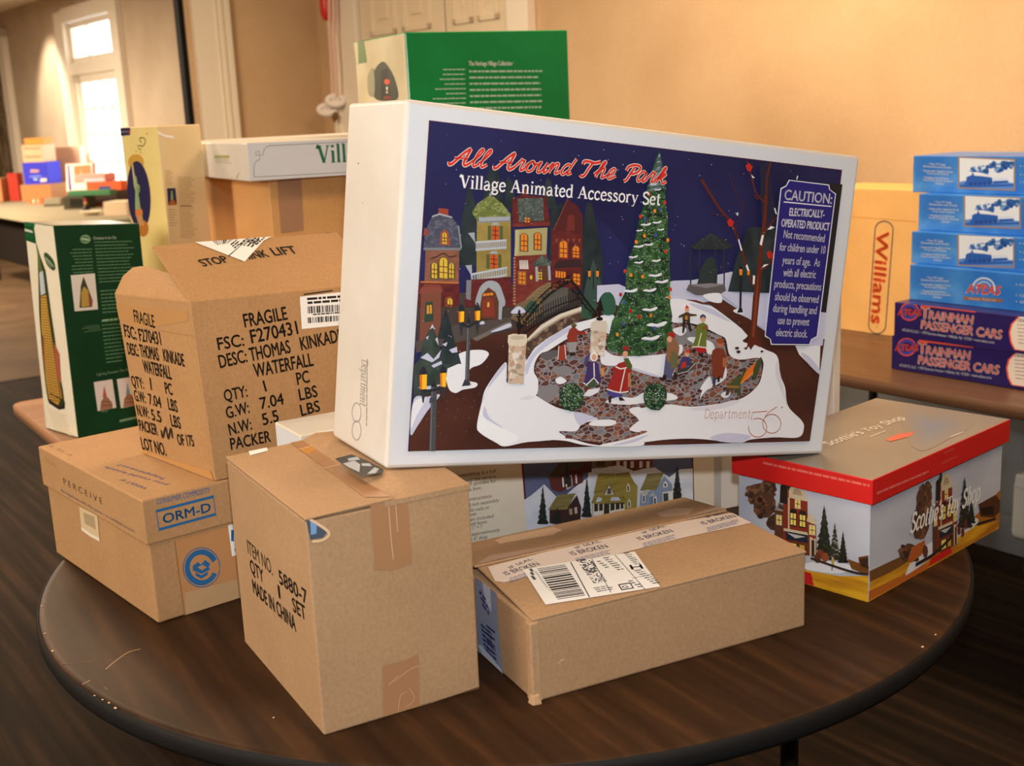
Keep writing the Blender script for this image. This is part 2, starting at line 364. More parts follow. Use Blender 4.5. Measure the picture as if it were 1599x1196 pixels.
SCRIPT = {
 'A': (1.7, [('s', .24, [(.02, .25), (.12, .02), (.35, .2), (.75, .95), (1.18, 1.5), (1.16, .9), (1.12, .3), (1.3, .05), (1.6, .3)]), ('s', .16, [(.3, .62), (.8, .66), (1.3, .6)])]),
 'l': (.62, [('s', .2, [(-.1, .3), (.3, .9), (.5, 1.45), (.36, 1.58), (.2, 1.2), (.14, .4), (.28, .03), (.62, .3)])]),
 'r': (.8, [('s', .2, [(-.1, .3), (.2, .85), (.26, 1.02), (.42, .9), (.52, .9), (.44, .45), (.5, .05), (.8, .3)])]),
 'o': (.85, [('s', .2, [(-.05, .35), (.1, .7), (.35, .98), (.16, .75), (.1, .35), (.3, .03), (.58, .2), (.64, .65), (.4, .96), (.5, .72), (.85, .75)])]),
 'u': (1.0, [('s', .2, [(0, .6), (.2, .98), (.16, .4), (.26, .04), (.52, .2), (.76, .95)]), ('s', .2, [(.76, .95), (.68, .4), (.76, .03), (1.0, .3)])]),
 'n': (1.05, [('s', .2, [(-.02, .5), (.2, .98), (.16, .05)]), ('s', .2, [(.16, .3), (.42, .9), (.64, .95), (.66, .5), (.7, .05), (1.05, .3)])]),
 'd': (.95, [('s', .2, [(.62, .85), (.4, 1.0), (.14, .7), (.1, .25), (.3, .03), (.6, .4)]), ('s', .2, [(.86, 1.55), (.68, .7), (.64, .1), (.95, .25)])]),
 'T': (1.45, [('s', .26, [(.1, 1.1), (.08, 1.38), (.5, 1.42), (1.0, 1.32), (1.45, 1.5)]), ('s', .24, [(.85, 1.36), (.7, .8), (.6, .2), (.4, .02), (.22, .16)])]),
 'h': (1.0, [('s', .2, [(-.1, .3), (.3, .95), (.46, 1.45), (.32, 1.52), (.2, .9), (.14, .05)]), ('s', .2, [(.16, .4), (.42, .9), (.6, .85), (.6, .4), (.66, .04), (1.0, .3)])]),
 'e': (.8, [('s', .2, [(-.05, .3), (.4, .5), (.52, .85), (.34, 1.0), (.12, .7), (.12, .25), (.34, .02), (.8, .35)])]),
 'P': (1.3, [('s', .24, [(.75, 1.3), (.6, .7), (.5, .1), (.3, -.08)]), ('s', .24, [(.15, .9), (.2, 1.3), (.7, 1.5), (1.2, 1.38), (1.2, .95), (.85, .68), (.6, .72)])]),
 'a': (.95, [('s', .2, [(.6, .8), (.38, 1.0), (.12, .68), (.1, .25), (.28, .03), (.56, .4), (.66, .95)]), ('s', .2, [(.66, .95), (.6, .3), (.7, .03), (.95, .3)])]),
 'k': (1.0, [('s', .2, [(-.1, .3), (.3, .95), (.46, 1.45), (.32, 1.52), (.2, .9), (.14, .05)]), ('s', .2, [(.18, .4), (.5, .95), (.66, .85), (.4, .52), (.24, .5)]), ('s', .2, [(.3, .5), (.55, .25), (.7, .02), (1.0, .25)])]),
 ' ': (.55, []),
}
# ---------------------------------------------------------------- the room
EW, N2 = Vector((.59, -.81, 0)).normalized(), Vector((.81, .59, 0)).normalized()
def R2(s_, c_, z=0): return EW*s_ + N2*c_ + Vector((0, 0, z))
def wallpt(x, y, c): d = ray(x, y); t = (c - CC.dot(N2))/d.dot(N2); return CC + d*t
def wsz(x, y, c): p = wallpt(x, y, c); return p.dot(EW), p.z
TAN = noisy('tan_wall', (214, 184, 146), (202, 170, 132), (2, 2, 2), .75, .15, extra=(90, .93))
GREY = noisy('grey_wall', (206, 188, 164), (192, 172, 148), (2, 2, 2), .75, .15, extra=(60, .94))
WHITE = mat('white_gloss_paint', (240, 230, 212), .4, .35)
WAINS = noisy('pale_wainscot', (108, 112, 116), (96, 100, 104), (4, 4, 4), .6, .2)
CEIL = mat('ceiling_white', (236, 226, 206), .8, .1)
BLACK = mat('black_gap', (14, 12, 10), .7, .2)
FLOOR = noisy('plank_floor', (27, 19, 11), (60, 43, 28), (1.1, 30, 10), .8, .12, .15, 6, .34, .7, rotz=math.radians(55), c3=(40, 28, 18), extra=(1.7, .62))
LFLOOR = noisy('pale_far_floor', (96, 74, 52), (80, 60, 40), (3, 3, 3), .65, .2)
m = MB(); m.poly([R2(6, -7, 0), R2(6, 3.485, 0), R2(-17, 4.1, 0), R2(-17, -7, 0)], FLOOR)
struct(m, 'floor')
m = MB(); q0 = R2(-7.45, 4.1, .004); m.poly([R2(-7.45, -4, .004), q0, R2(-17, 4.1, .004), R2(-17, -4, .004)], LFLOOR); struct(m, 'floor_far')
m = MB(); m.poly([R2(6, -7, 2.8), R2(-17, -7, 2.8), R2(-17, 4.15, 2.8), R2(6, 4.15, 2.8)], CEIL); struct(m, 'ceiling')
RC, FC = 3.485, 4.1
SC = wsz(500, 100, RC)[0]                    # the corner of the near room
m = MB(); m.poly([R2(SC, RC, .0), R2(6, RC, .0), R2(6, RC, 2.8), R2(SC, RC, 2.8)][::-1], TAN); struct(m, 'wall_right')
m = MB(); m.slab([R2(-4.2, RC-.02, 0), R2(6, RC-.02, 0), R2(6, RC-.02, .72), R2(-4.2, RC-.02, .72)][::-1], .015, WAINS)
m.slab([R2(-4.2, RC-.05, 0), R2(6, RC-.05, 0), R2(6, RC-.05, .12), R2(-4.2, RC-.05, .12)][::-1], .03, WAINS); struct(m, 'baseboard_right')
m = MB(); m.poly([R2(6, -7, 0), R2(6, RC, 0), R2(6, RC, 2.8), R2(6, -7, 2.8)], TAN); struct(m, 'wall_behind')
m = MB(); m.poly([R2(6, -7, 0), R2(-17, -7, 0), R2(-17, -7, 2.8), R2(6, -7, 2.8)], TAN); struct(m, 'wall_left')
m = MB(); m.poly([R2(-17, -7, 0), R2(-17, 4.1, 0), R2(-17, 4.1, 2.8), R2(-17, -7, 2.8)], GREY); struct(m, 'wall_far')
# partition with the cased opening
pe = lambda x, y: (lambda d: CC + d*((SC - CC.dot(EW))/d.dot(EW)))(ray(x, y)).dot(N2)
c_cas1, c_cas0, c_tan, c_blk = pe(369, 200), pe(297, 0), pe(288.5, 0), pe(280.5, 0)
m = MB(); m.hexa([R2(SC, c_cas1, 0), R2(SC, RC, 0), R2(SC-.12, RC, 0), R2(SC-.12, c_cas1, 0), R2(SC, c_cas1, 2.8), R2(SC, RC, 2.8), R2(SC-.12, RC, 2.8), R2(SC-.12, c_cas1, 2.8)], TAN, 0); struct(m, 'wall_partition')
m = MB()
def post(a, b, f, bk, mm, z1=2.8): m.hexa([R2(SC+f, a, 0), R2(SC+f, b, 0), R2(SC-bk, b, 0), R2(SC-bk, a, 0), R2(SC+f, a, z1), R2(SC+f, b, z1), R2(SC-bk, b, z1), R2(SC-bk, a, z1)], mm, .003)
wd = c_cas1-c_cas0
post(c_cas0, c_cas1, .02, .14, WHITE); post(c_cas0+wd*.62, c_cas0+wd*.68, .028, .0, WHITE); post(c_cas0+wd*.74, c_cas0+wd*.84, .032, .0, WHITE); post(c_cas0+wd*.9, c_cas1+.01, .04, .0, WHITE)
struct(m, 'trim_opening_casing')
m = MB(); post(c_tan, c_cas0, -.02, .14, TAN); struct(m, 'trim_jamb')
m = MB(); post(c_blk, c_tan, -.03, .1, BLACK); struct(m, 'trim_door_gap')
# wall of the far room, with a glazed door under a transom window
s0, s1 = wsz(113, 100, FC)[0], wsz(187, 100, FC)[0]
zt, zm1, zm0, zd = wsz(175, 18, FC)[1], wsz(155, 92, FC)[1], wsz(160, 112, FC)[1], wsz(180, 294, FC)[1]
m = MB()
def wp(a, b, z0, z1, mm=GREY, c=FC, o=m): o.poly([R2(a, c, z0), R2(b, c, z0), R2(b, c, z1), R2(a, c, z1)][::-1], mm)
wp(-17, s0, 0, 2.8); wp(s1, SC-.1, 0, 2.8); wp(s0, s1, zt, 2.8)
struct(m, 'wall_windows')
m = MB()
for q in (s0, s1): m.poly([R2(q, FC, 0), R2(q, FC+.2, 0), R2(q, FC+.2, zt), R2(q, FC, zt)], WHITE)
def bar(a, b, z0, z1, f=.05, bk=.05, mm=WHITE): m.hexa([R2(a, FC-f, z0), R2(b, FC-f, z0), R2(b, FC+bk, z0), R2(a, FC+bk, z0), R2(a, FC-f, z1), R2(b, FC-f, z1), R2(b, FC+bk, z1), R2(a, FC+bk, z1)], mm, .004)
sa, sb = wsz(100, 100, FC)[0], wsz(199, 100, FC)[0]
bar(sa, s0, 0, zt+.12, .06, 0); bar(s1, sb, 0, zt+.12, .06, 0); bar(s0-.02, s1+.02, zt, zt+.14, .06, 0)
bar(s0, s1, zm0, zm1, .03, .1)
fw = .09
bar(s0, s0+fw*.8, zm1, zt, .0, .06); bar(s1-fw*.6, s1, zm1, zt, 0, .06); bar(s0, s1, zt-.06, zt, 0, .06); bar(s0, s1, zm1, zm1+.05, 0, .06)
bar((s0*.6+s1*.4)-.012, (s0*.6+s1*.4)+.012, zm1, zt, .0, .03)
bar(s0, s0+fw*2.2, 0, zm0, 0, .06); bar(s1-fw, s1, 0, zm0, 0, .06); bar(s0, s1, zm0-.08, zm0, 0, .06); bar(s0, s1, 0, zd, 0, .06)
for k in (1, 2, 3):
    x = s0+fw*2.2 + (s1-fw-s0-fw*2.2)*k/4; bar(x-.011, x+.011, zd, zm0, .0, .03)
for k in range(1, 4):
    z = zd+(zm0-.08-zd)*k/4; bar(s0+fw*2, s1-fw, z-.011, z+.011, .0, .03)
w1 = struct(m, 'window_1')
GL = bpy.data.materials.new('clear_glass'); GL.use_nodes = True
nt = GL.node_tree; b_ = nt.nodes['Principled BSDF']; tr = nt.nodes.new('ShaderNodeBsdfTransparent'); mx = nt.nodes.new('ShaderNodeMixShader'); lw = nt.nodes.new('ShaderNodeFresnel')
b_.inputs['Base Color'].default_value = (.9, .95, .95, 1); b_.inputs['Roughness'].default_value = .02; lw.inputs['IOR'].default_value = 1.45
nt.links.new(lw.outputs[0], mx.inputs[0]); nt.links.new(tr.outputs[0], mx.inputs[1]); nt.links.new(b_.outputs[0], mx.inputs[2]); nt.links.new(mx.outputs[0], nt.nodes['Material Output'].inputs[0])
for nm, z0, z1 in (('pane', zd, zm0), ('pane', zm1, zt)):
    m = MB(); m.poly([R2(s0, FC+.035, z0), R2(s1, FC+.035, z0), R2(s1, FC+.035, z1), R2(s0, FC+.035, z1)], GL); o = m.build(nm); o['kind'] = 'structure'; o.parent = w1
# second window opening at the picture's edge, hung with a brown patterned blind
t0, t1 = wsz(-60, 100, FC)[0], wsz(17, 100, FC)[0]; zt2 = wsz(6, 45, FC)[1]
m = MB(); tw = wsz(8, 100, FC)[0]
bar(tw, t1, .75, zt2, .07, 0); bar(t0, t1, zt2-.1, zt2, .07, 0); bar(t0, t0+.1, .75, zt2, .07, 0); bar(t0, t1, .68, .78, .09, 0)
w2 = struct(m, 'window_2')
BLIND = noisy('brown_blind', (150, 132, 106), (84, 66, 48), (9, 9, 5), .8, .1, detail=3)
m = MB(); bar(t0+.1, tw, .78, zt2-.1, .015, -.002, BLIND); o = m.build('blind'); o['kind'] = 'structure'; o.parent = w2
# double panelled door in the right wall
sd0, sd1 = wsz(527, 100, RC)[0], wsz(837, 30, RC)[0]; sl, sm, sr = wsz(570, 60, RC)[0], wsz(702, 60, RC)[0], wsz(803, 60, RC)[0]
DOOR = mat('cream_door_paint', (232, 216, 188), .45, .3)
m = MB(); DH = 2.32
def dbar(a, b, z0, z1, f, mm=DOOR, bk=.0): m.hexa([R2(a, RC-f, z0), R2(b, RC-f, z0), R2(b, RC+bk, z0), R2(a, RC+bk, z0), R2(a, RC-f, z1), R2(b, RC-f, z1), R2(b, RC+bk, z1), R2(a, RC+bk, z1)], mm, .004)
dbar(sd0, sl-.012, 0, DH, .05, WHITE); dbar(sd0+.04, sd0+.1, 0, DH, .065, WHITE); dbar(sr+.012, sd1, 0, DH, .05, WHITE); dbar(sd0, sd1, DH, DH+.14, .05, WHITE)
struct(m, 'trim_door_casing')
m = MB(); dbar(sl-.012, sr+.012, 0, DH, .004, mat('door_shadow_gap', (70, 56, 40), .8))
for a, b in ((sl, sm-.008), (sm+.008, sr)):
    dbar(a, b, 0.01, DH-.01, .022)
    g = (b-a)
    for u0, u1 in ((.14, .46), (.54, .86)):
        for z0, z1 in ((.2, .95), (1.12, 1.75), (1.86, 2.18)):
            A, B = a+g*u0, a+g*u1
            dbar(A, B, z0, z0+.03, .034); dbar(A, B, z1-.03, z1, .034); dbar(A, A+.03, z0, z1, .034); dbar(B-.03, B, z0, z1, .034)
            dbar(A+.08, B-.08, z0+.08, z1-.08, .03)
struct(m, 'door_1')
# ---------------------------------------------------------------- tables
CTR = Vector((-.0253, 1.9891, TZ)); RT = .76
WOOD = noisy('walnut_laminate', (44, 27, 15), (76, 49, 29), (3.2, 38, 8), .5, .1, .02, 5, .3, .72, rotz=math.radians(60), c3=(56, 36, 21), extra=(5, .8))
RIM = mat('black_rubber_edge', (24, 22, 21), .7, .2); STEEL = mat('dark_steel', (58, 54, 50), .35, .5, .7)
PLAS = mat('black_steel_leg', (24, 22, 21), .45, .4)
t = thing('round_table', 'round folding table with dark walnut laminate top and black edge under the cartons', 'table', CTR - Vector((0, 0, TZ)))
m = MB(); m.lathe(CTR, [(0, 0), (RT-.012, 0), (RT-.003, -.0005), (RT-.001, -.003), (RT-.001, -.006)], WOOD, 128); m.lathe(CTR, [(RT-.002, -.028), (0, -.028)], PLAS, 64); MT = m
m = MB(); m.lathe(CTR, [(RT-.001, -.002), (RT+.002, -.004), (RT+.0035, -.012), (RT+.0035, -.022), (RT, -.03), (RT-.01, -.031)], RIM, 128); m.build('edge_band', t)
CHIP = mat('worn_edge_chip', (205, 180, 150), .7)
for dx, dy in ((.42, -.33), (-.42, .33), (.33, .45), (-.38, -.42)):
    m = MB(); p = CTR+Vector((dx, dy, -.03)); m.tube([p, p+Vector((0, 0, -(TZ-.03)))], .0135, PLAS, 12); m.build('leg', t)
for a, b in (((.42, -.33), (-.38, -.42)), ((.33, .45), (-.42, .33))):
    m = MB(); m.tube([CTR+Vector((*a, -.05)), CTR+Vector((*b, -.05))], .011, PLAS); m.build('brace', t)
# scratches and chips worn into the round top
m = MT
qd = [CTR+Vector(p) for p in ((-.7, -.7, 0), (.7, -.7, 0), (.7, .7, 0), (-.7, .7, 0))]
SCR = mat('pale_scratch', (150, 118, 92), .6)
d = Draw(m, qd, lay=.0002, clip=False).at(40, 900, 3.9975)
d.line([(500, 580), (560, 530), (640, 475), (718, 453)], 5, SCR, True); d.line([(355, 676), (405, 648)], 5, SCR); d.line([(225, 548), (420, 535)], 3, mat('faint_scratch', (110, 78, 56), .6)); d.line([(490, 690), (510, 708)], 4, mat('faint_scratch', (110, 78, 56), .6))
for a, b, c in ((1548, 882, 7), (120, 356, 6), (168, 466, 9), (100, 185, 5), (520, 790, 8), (560, 822, 10), (480, 770, 7), (430, 745, 6)): d.disc(a, b, c, c*.6, CHIP, 7)
d.at(1199, 840, 3.36)
for a, b, c in ((812, 572, 8), (880, 508, 6)): d.disc(a, b, c, c*.6, CHIP, 7)
m.build('tabletop', t)

BROWN = noisy('brown_laminate', (108, 78, 56), (88, 62, 44), (3, 30, 6), .4, .35, .02, 4, .3, .7, rotz=math.radians(55))
def rect_table(name, label, A, dl, L, dw, Wd, top, edge, leg_at, th=.03):
    t = thing(name, label, 'table', A+dl*L/2+dw*Wd/2)
    P = lambda a, b, z: A+dl*a+dw*b+Vector((0, 0, z))
    r = .035; pts = []
    for cx, cy, a0 in ((r, r, 180), (L-r, r, 270), (L-r, Wd-r, 0), (r, Wd-r, 90)):
        for k in range(7): q = math.radians(a0+15*k); pts.append((cx+r*math.cos(q), cy+r*math.sin(q)))
    m = MB(); m.poly([P(a, b, TZ) for a, b in pts], top); m.poly([P(a, b, TZ-th) for a, b in pts][::-1], edge); m.build('tabletop', t)
    m = MB(); cx, cy = L/2, Wd/2
    rows = [[P(cx+(a-cx)*(1+o/cx), cy+(b-cy)*(1+o/cy), z) for a, b in pts] for o, z in ((-.002, TZ+.0005), (.003, TZ-.004), (.003, TZ-th+.005), (-.003, TZ-th))]
    m.grid(rows[::-1], edge, True, True); m.build('edge_band', t)
    for a, b in leg_at:
        m = MB(); p = P(a, b, TZ-th); m.tube([p, p-Vector((0, 0, TZ-th))], .014, STEEL, 12); m.build('leg', t)
    return t
t2 = atz(18, 629, TZ); t2.z = 0; e2 = Vector((.545, -.838, 0)).normalized(); f2 = Vector((.838, .545, 0)).normalized()
LAM2 = noisy('tan_laminate', (170, 128, 96), (150, 108, 80), (3, 24, 6), .4, .35, .02, 4, .3, .7, rotz=math.radians(-33))
rect_table('folding_table', 'tan topped folding table behind the round table holding the tall skyscraper box', t2, e2, .76, f2, 1.83, LAM2, mat('tan_table_edge', (172, 126, 92), .45, .35), [(.36, .1), (.1, 1.7), (.66, .1), (.66, 1.7)])
a3 = R2(0, 2.514, 0) + EW*(-2.5)
rect_table('folding_table', 'brown folding table along the tan wall under the blue train boxes', a3, EW, 1.9, N2, .76, BROWN, mat('brown_table_edge', (110, 78, 56), .4, .4), [(.12, .1), (.12, .66), (1.75, .1), (1.75, .66)])
# ---------------------------------------------------------------- cartons
def card(name, c1, c2, rough=.72):
    return noisy(name, c1, c2, (240, 240, 190), rough, .18, .12, 4, .3, .7, extra=(9, .9))
KA = card('kraft_board', (182, 147, 112), (170, 135, 100)); KE = card('kraft_board_tan', (184, 144, 102), (172, 132, 90)); KK = card('kraft_board_gold', (184, 142, 98), (172, 130, 86))
KN = card('kraft_board_orange', (228, 174, 112), (218, 164, 102)); KD = mat('board_inside', (132, 96, 62), .8)
TAPE = mat('brown_packing_tape', (170, 126, 90), .28, .5); CLEAR = mat('amber_tape', (196, 140, 72), .16, .6)
INK = mat('black_print', (44, 34, 26), .6, .2); BLUE = mat('blue_print', (40, 100, 152), .6, .2); WOUT = mat('white_paper', (236, 234, 232), .45, .3)
CREASE = mat('worn_board_edge', (222, 186, 146), .8)
class Crate:
    """an upright box: (x, y) its front corner, u runs along the right face, v along the left face"""
    def __init__(s, x, y, z, yaw, w, d, h):
        a = math.radians(yaw); s.o = Vector((x, y, TZ+z)); s.e1 = Vector((math.cos(a), math.sin(a), 0)); s.e2 = Vector((-math.sin(a), math.cos(a), 0)); s.w, s.d, s.h = w, d, h
    def p(s, u, v, z): return s.o+s.e1*u+s.e2*v+Vector((0, 0, z))
    def P8(s, u0=0, u1=None, v0=0, v1=None, z0=0, z1=None):
        u1 = s.w if u1 is None else u1; v1 = s.d if v1 is None else v1; z1 = s.h if z1 is None else z1
        return [s.p(u0, v0, z0), s.p(u1, v0, z0), s.p(u1, v1, z0), s.p(u0, v1, z0), s.p(u0, v0, z1), s.p(u1, v0, z1), s.p(u1, v1, z1), s.p(u0, v1, z1)]
    def R(s, z0=0, z1=None, o=0): z1 = s.h if z1 is None else z1; return [s.p(-o, -o, z0), s.p(s.w+o, -o, z0), s.p(s.w+o, -o, z1), s.p(-o, -o, z1)]
    def L(s, z0=0, z1=None, o=0): z1 = s.h if z1 is None else z1; return [s.p(-o, s.d+o, z0), s.p(-o, -o, z0), s.p(-o, -o, z1), s.p(-o, s.d+o, z1)]
    def T(s, z=None, o=0): z = s.h if z is None else z; return [s.p(-o, -o, z), s.p(s.w+o, -o, z), s.p(s.w+o, s.d+o, z), s.p(-o, s.d+o, z)]
    def base(s): return s.p(s.w/2, s.d/2, 0)

# --- A: upright carton, front of the round table
c = Crate(-.2433, 1.3176, 0, 28.834, .2113, .3139, .2737)
t = thing('cardboard_carton', 'upright brown carton nearest the camera, taped down its front, printed MADE IN CHINA', 'box', c.base())
m = MB(); m.hexa(c.P8(z1=c.h-.004), KA, .0025)
d = Draw(m, c.L()).at(340, 660, 2.345)
d.text('ITEM NO.', (112, 478), (203, 560), 56, INK, .0); d.text('5880-7', (228, 588), (330, 668), 56, INK, .02); d.text('QTY', (122, 545), (170, 588), 52, INK, .02); d.text('1', (225, 640), (231, 645), 50, INK, .02)
d.text('SET', (278, 690), (325, 724), 56, INK, .02); d.text('MADE IN CHINA', (132, 622), (288, 765), 56, INK, .02)
m.build('body', t)
m = MB(); m.hexa([c.p(0, .0, c.h-.004), c.p(.110, 0.0, c.h-.001), c.p(.1105, c.d, c.h-.001), c.p(0, c.d, c.h-.004), c.p(-.001, -.002, c.h), c.p(.110, -.001, c.h+.003), c.p(.1105, c.d+.002, c.h+.003), c.p(-.001, c.d+.002, c.h)], KA, .001)
m.build('flap', t)
def zf(u, v):
    f = min(1, max(0, v/.06)); f = f*f*(3-2*f); g = min(1, max(0, (u-.1)/.03)); f *= g*g*(3-2*g); return c.h + .0142*f*(1-max(0, u-.131)/.08*.72)*(1-.25*max(0, v-.07)/.24) + .0005
m = MB(); us = [.098, .112, .131, .15, .17, .19, c.w+.001]; vs = [-.001, .012, .024, .036, .048, .06, .1, .16, .22, .27, c.d+.002]
m.grid([[c.p(u, v, zf(u, v)) for u in us] for v in vs], KA); m.grid([[c.p(us[-1], v, z) for z in (c.h-.006, zf(us[-1], v))] for v in vs], KA, False); m.grid([[c.p(u, -.001, z) for u in us] for z in (c.h-.006, zf(us[0], -.001))], KA, False)
m.build('flap', t)
# black and white printed liner showing where the flap is torn
m = MB(); d = Draw(m, [c.p(.02, .0, c.h+.0155), c.p(.2, 0, c.h+.0155), c.p(.2, .3, c.h+.0155), c.p(.02, .3, c.h+.0155)], lay=.0002, step=.00003).at(400, 620, 6.646)
d.poly([(815, 640), (990, 595), (1150, 660), (1320, 750), (1300, 790), (1105, 832), (960, 740)], mat('liner_dark', (62, 62, 64), .5))
for pts in ([(900, 690), (1020, 660), (1080, 700), (1070, 780), (960, 730)], [(1150, 800), (1230, 730), (1275, 745), (1240, 790)], [(950, 640), (1050, 620), (1080, 650), (960, 665)], [(1090, 690), (1180, 690), (1200, 720), (1100, 715)]): d.poly(pts, mat('liner_pale', (176, 180, 184), .5))
m.build('torn_liner', t)
m = MB(); d = Draw(m, [c.p(-.001, -.002, c.h), c.p(.110, -.001, c.h+.003), c.p(.1105, c.d+.002, c.h+.003), c.p(-.001, c.d+.002, c.h)], lay=.0008, step=.00004).at(400, 620, 6.646)
d.poly([(315, 450), (450, 412), (520, 445), (1395, 1040), (1130, 1045), (780, 790)], TAPE); d.poly([(440, 548), (560, 512), (640, 545), (530, 600)], CLEAR)
d.line([(445, 550), (590, 508)], 8, CREASE); d.line([(700, 745), (880, 705)], 8, CREASE)
m.build('tape', t)
m = MB(); d = Draw(m, c.R(), lay=.0006).at(340, 660, 2.345)
d.poly([(558, 298), (695, 276), (712, 512), (640, 540), (575, 538)], TAPE); d.line([(625, 300), (632, 400), (642, 500)], 2.2, CREASE, True); d.line([(650, 290), (658, 400)], 1.8, CREASE); m.build('tape', t)
m = MB(); d = Draw(m, c.R(), lay=.0006).at(340, 660, 2.345)
d.poly([(602, 890), (690, 868), (735, 842), (738, 1038), (606, 1075)], TAPE)
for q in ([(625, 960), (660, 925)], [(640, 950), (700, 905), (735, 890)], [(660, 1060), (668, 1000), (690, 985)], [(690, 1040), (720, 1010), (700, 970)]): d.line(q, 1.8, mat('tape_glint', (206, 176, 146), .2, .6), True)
m.build('tape', t)
m = MB(); d = Draw(m, [c.p(-.001, -.002, c.h), c.p(.110, -.001, c.h+.003), c.p(.1105, c.d+.002, c.h+.003), c.p(-.001, c.d+.002, c.h)], lay=.0008).at(340, 660, 2.345); d.poly([(102, 98), (170, 86), (186, 104), (118, 122)], WOUT); m.build('sticker', t)
m = MB(); d = Draw(m, c.R(), lay=.0009).at(340, 660, 2.345); d.poly([(322, 350), (345, 360), (400, 398), (385, 420), (338, 428)], mat('torn_hole', (72, 84, 98), .6)); d.line([(322, 345), (336, 352), (405, 400), (385, 428), (345, 434)], 9, CREASE, True); d.poly([(338, 360), (362, 372), (360, 405), (340, 410)], mat('torn_blue', (120, 156, 196), .5))
m.build('torn_corner', t); m = MB(); d = Draw(m, c.R(), lay=.0009).at(340, 660, 2.345); d.line([(345, 352), (460, 320), (560, 296), (630, 276)], 7, mat('board_cut', (88, 62, 40), .8)); m.build('cut_edge', t); m = MB(); d = Draw(m, c.R(), lay=.0009).at(340, 660, 2.345); d.line([(390, 1155), (520, 1118), (700, 1060), (955, 968)], 5, mat('board_cut', (88, 62, 40), .8)); m.build('cut_edge', t)

# --- B: long shipping box
c = Crate(.0107, 1.3767, 0, 25.937, .4242, .275, .1112)
t = thing('shipping_box', 'long low brown shipping box with address label and white security tape', 'box', c.base())
ZS, VS = .0115, .168
m = MB(); m.hexa(c.P8(z1=c.h-.003), KA, .003)
d = Draw(m, c.R()).at(700, 690, 2.757); d.line([(474, 955), (484, 940), (500, 936)], 5, mat('rubbed_board', (206, 172, 138), .7))
m.build('body', t)
m = MB()
for k in range(1): m.hexa([c.p(-.004, -.003, -.002+.003), c.p(.009, -.005, .002), c.p(.009, .012, .002), c.p(-.005, .012, .002), c.p(-.004, -.003, c.h-.004), c.p(.008, -.004, c.h-.003), c.p(.008, .012, c.h-.003), c.p(-.004, .012, c.h-.006)], KA, .002)
m.hexa([c.p(-.007, -.008, .0), c.p(.006, -.01, .0), c.p(.005, .006, .0), c.p(-.009, .004, 0), c.p(-.004, -.004, .012), c.p(.004, -.006, .014), c.p(.004, .004, .014), c.p(-.006, .003, .012)], KA, .002)
m.build('glue_seam', t)
ff = [c.p(.001, -.001, c.h), c.p(c.w+.001, -.001, c.h), c.p(c.w-.008, VS, c.h+ZS), c.p(.006, VS, c.h+ZS)]
m = MB(); m.slab(ff, .0035, KA, .001); m.build('flap', t)
bf = [c.p(.0, VS-.004, c.h+ZS+.004), c.p(c.w-.012, VS-.004, c.h+ZS+.004), c.p(c.w-.012, c.d, c.h+.004), c.p(.0, c.d, c.h+.004)]
m = MB(); m.slab(bf, .0035, KA, .001)
d = Draw(m, bf).at(720, 690, 3.634); d.poly([(190, 560), (240, 540), (520, 485), (575, 500), (520, 530), (220, 580)], mat('rubbed_board', (206, 172, 138), .7)); d.poly([(1110, 405), (1220, 375), (1320, 380), (1290, 415), (1140, 430)], mat('rubbed_board2', (196, 164, 138), .6))
m.build('flap', t)
SEAL = mat('milky_seal_tape', (222, 208, 198), .25, .5); NAVY = mat('navy_print', (52, 58, 104), .5)
m = MB(); d = Draw(m, ff, lay=.0008).at(700, 690, 2.757)
d.poly([(170, 540), (400, 480), (700, 410), (1000, 345), (1290, 292), (1365, 335), (1000, 415), (820, 460), (660, 500), (240, 605), (200, 600)], SEAL)
for x, y, x2, y2 in ((250, 575, 395, 530), (535, 490, 690, 455), (825, 425, 970, 388), (1100, 358, 1240, 324)):
    d.text('IS BROKEN', (x, y), (x2, y2), 24, NAVY, .01); d.text('IF SEAL', (x+18, y-28), (x2-30, y2-23), 16, NAVY, .01)
    d.rows((x+12, y+16), (x2+10, y2+12), (x+16, y+29), 3, mat('pale_navy_print', (120, 120, 150), .5), .42, .1, 3)
m.build('tape', t)
m = MB(); d = Draw(m, bf, lay=.0008).at(700, 690, 2.757)
d.poly([(120, 530), (180, 490), (460, 445), (760, 385), (1000, 335), (1190, 272), (1265, 290), (960, 365), (700, 425), (400, 490), (170, 542)], mat('dull_seal_tape', (188, 158, 136), .3, .5))
for x, y, x2, y2 in ((190, 520, 345, 488), (490, 458, 635, 425), (775, 398, 905, 362), (1045, 328, 1165, 296)): d.text('WATCHING', (x, y), (x2, y2), 13, mat('grey_print', (98, 84, 84), .5)); 
m.build('tape', t)
BT = mat('blue_grey_plastic_tape', (138, 148, 172), .18, .6)
m = MB(); d = Draw(m, c.L(), lay=.0007).at(740, 850, 4.43)
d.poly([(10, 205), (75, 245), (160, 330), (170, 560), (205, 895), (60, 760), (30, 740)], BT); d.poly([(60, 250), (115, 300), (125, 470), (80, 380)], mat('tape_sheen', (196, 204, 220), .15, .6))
for y in (590, 640, 690, 740): d.line([(88, y-30), (150, y+20)], 10, NAVY)
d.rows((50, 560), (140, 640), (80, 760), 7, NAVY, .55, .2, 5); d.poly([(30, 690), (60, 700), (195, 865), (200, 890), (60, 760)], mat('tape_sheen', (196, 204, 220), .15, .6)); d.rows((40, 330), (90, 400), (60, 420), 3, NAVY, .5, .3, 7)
m.build('tape', t)
m = MB(); d = Draw(m, ff, lay=.0014).at(700, 690, 2.757)
d.poly([(320, 552), (800, 474), (912, 627), (418, 704)], WOUT)
BK = mat('label_black', (26, 26, 28), .5)
d.lay += .00002
rd = random.Random(4)
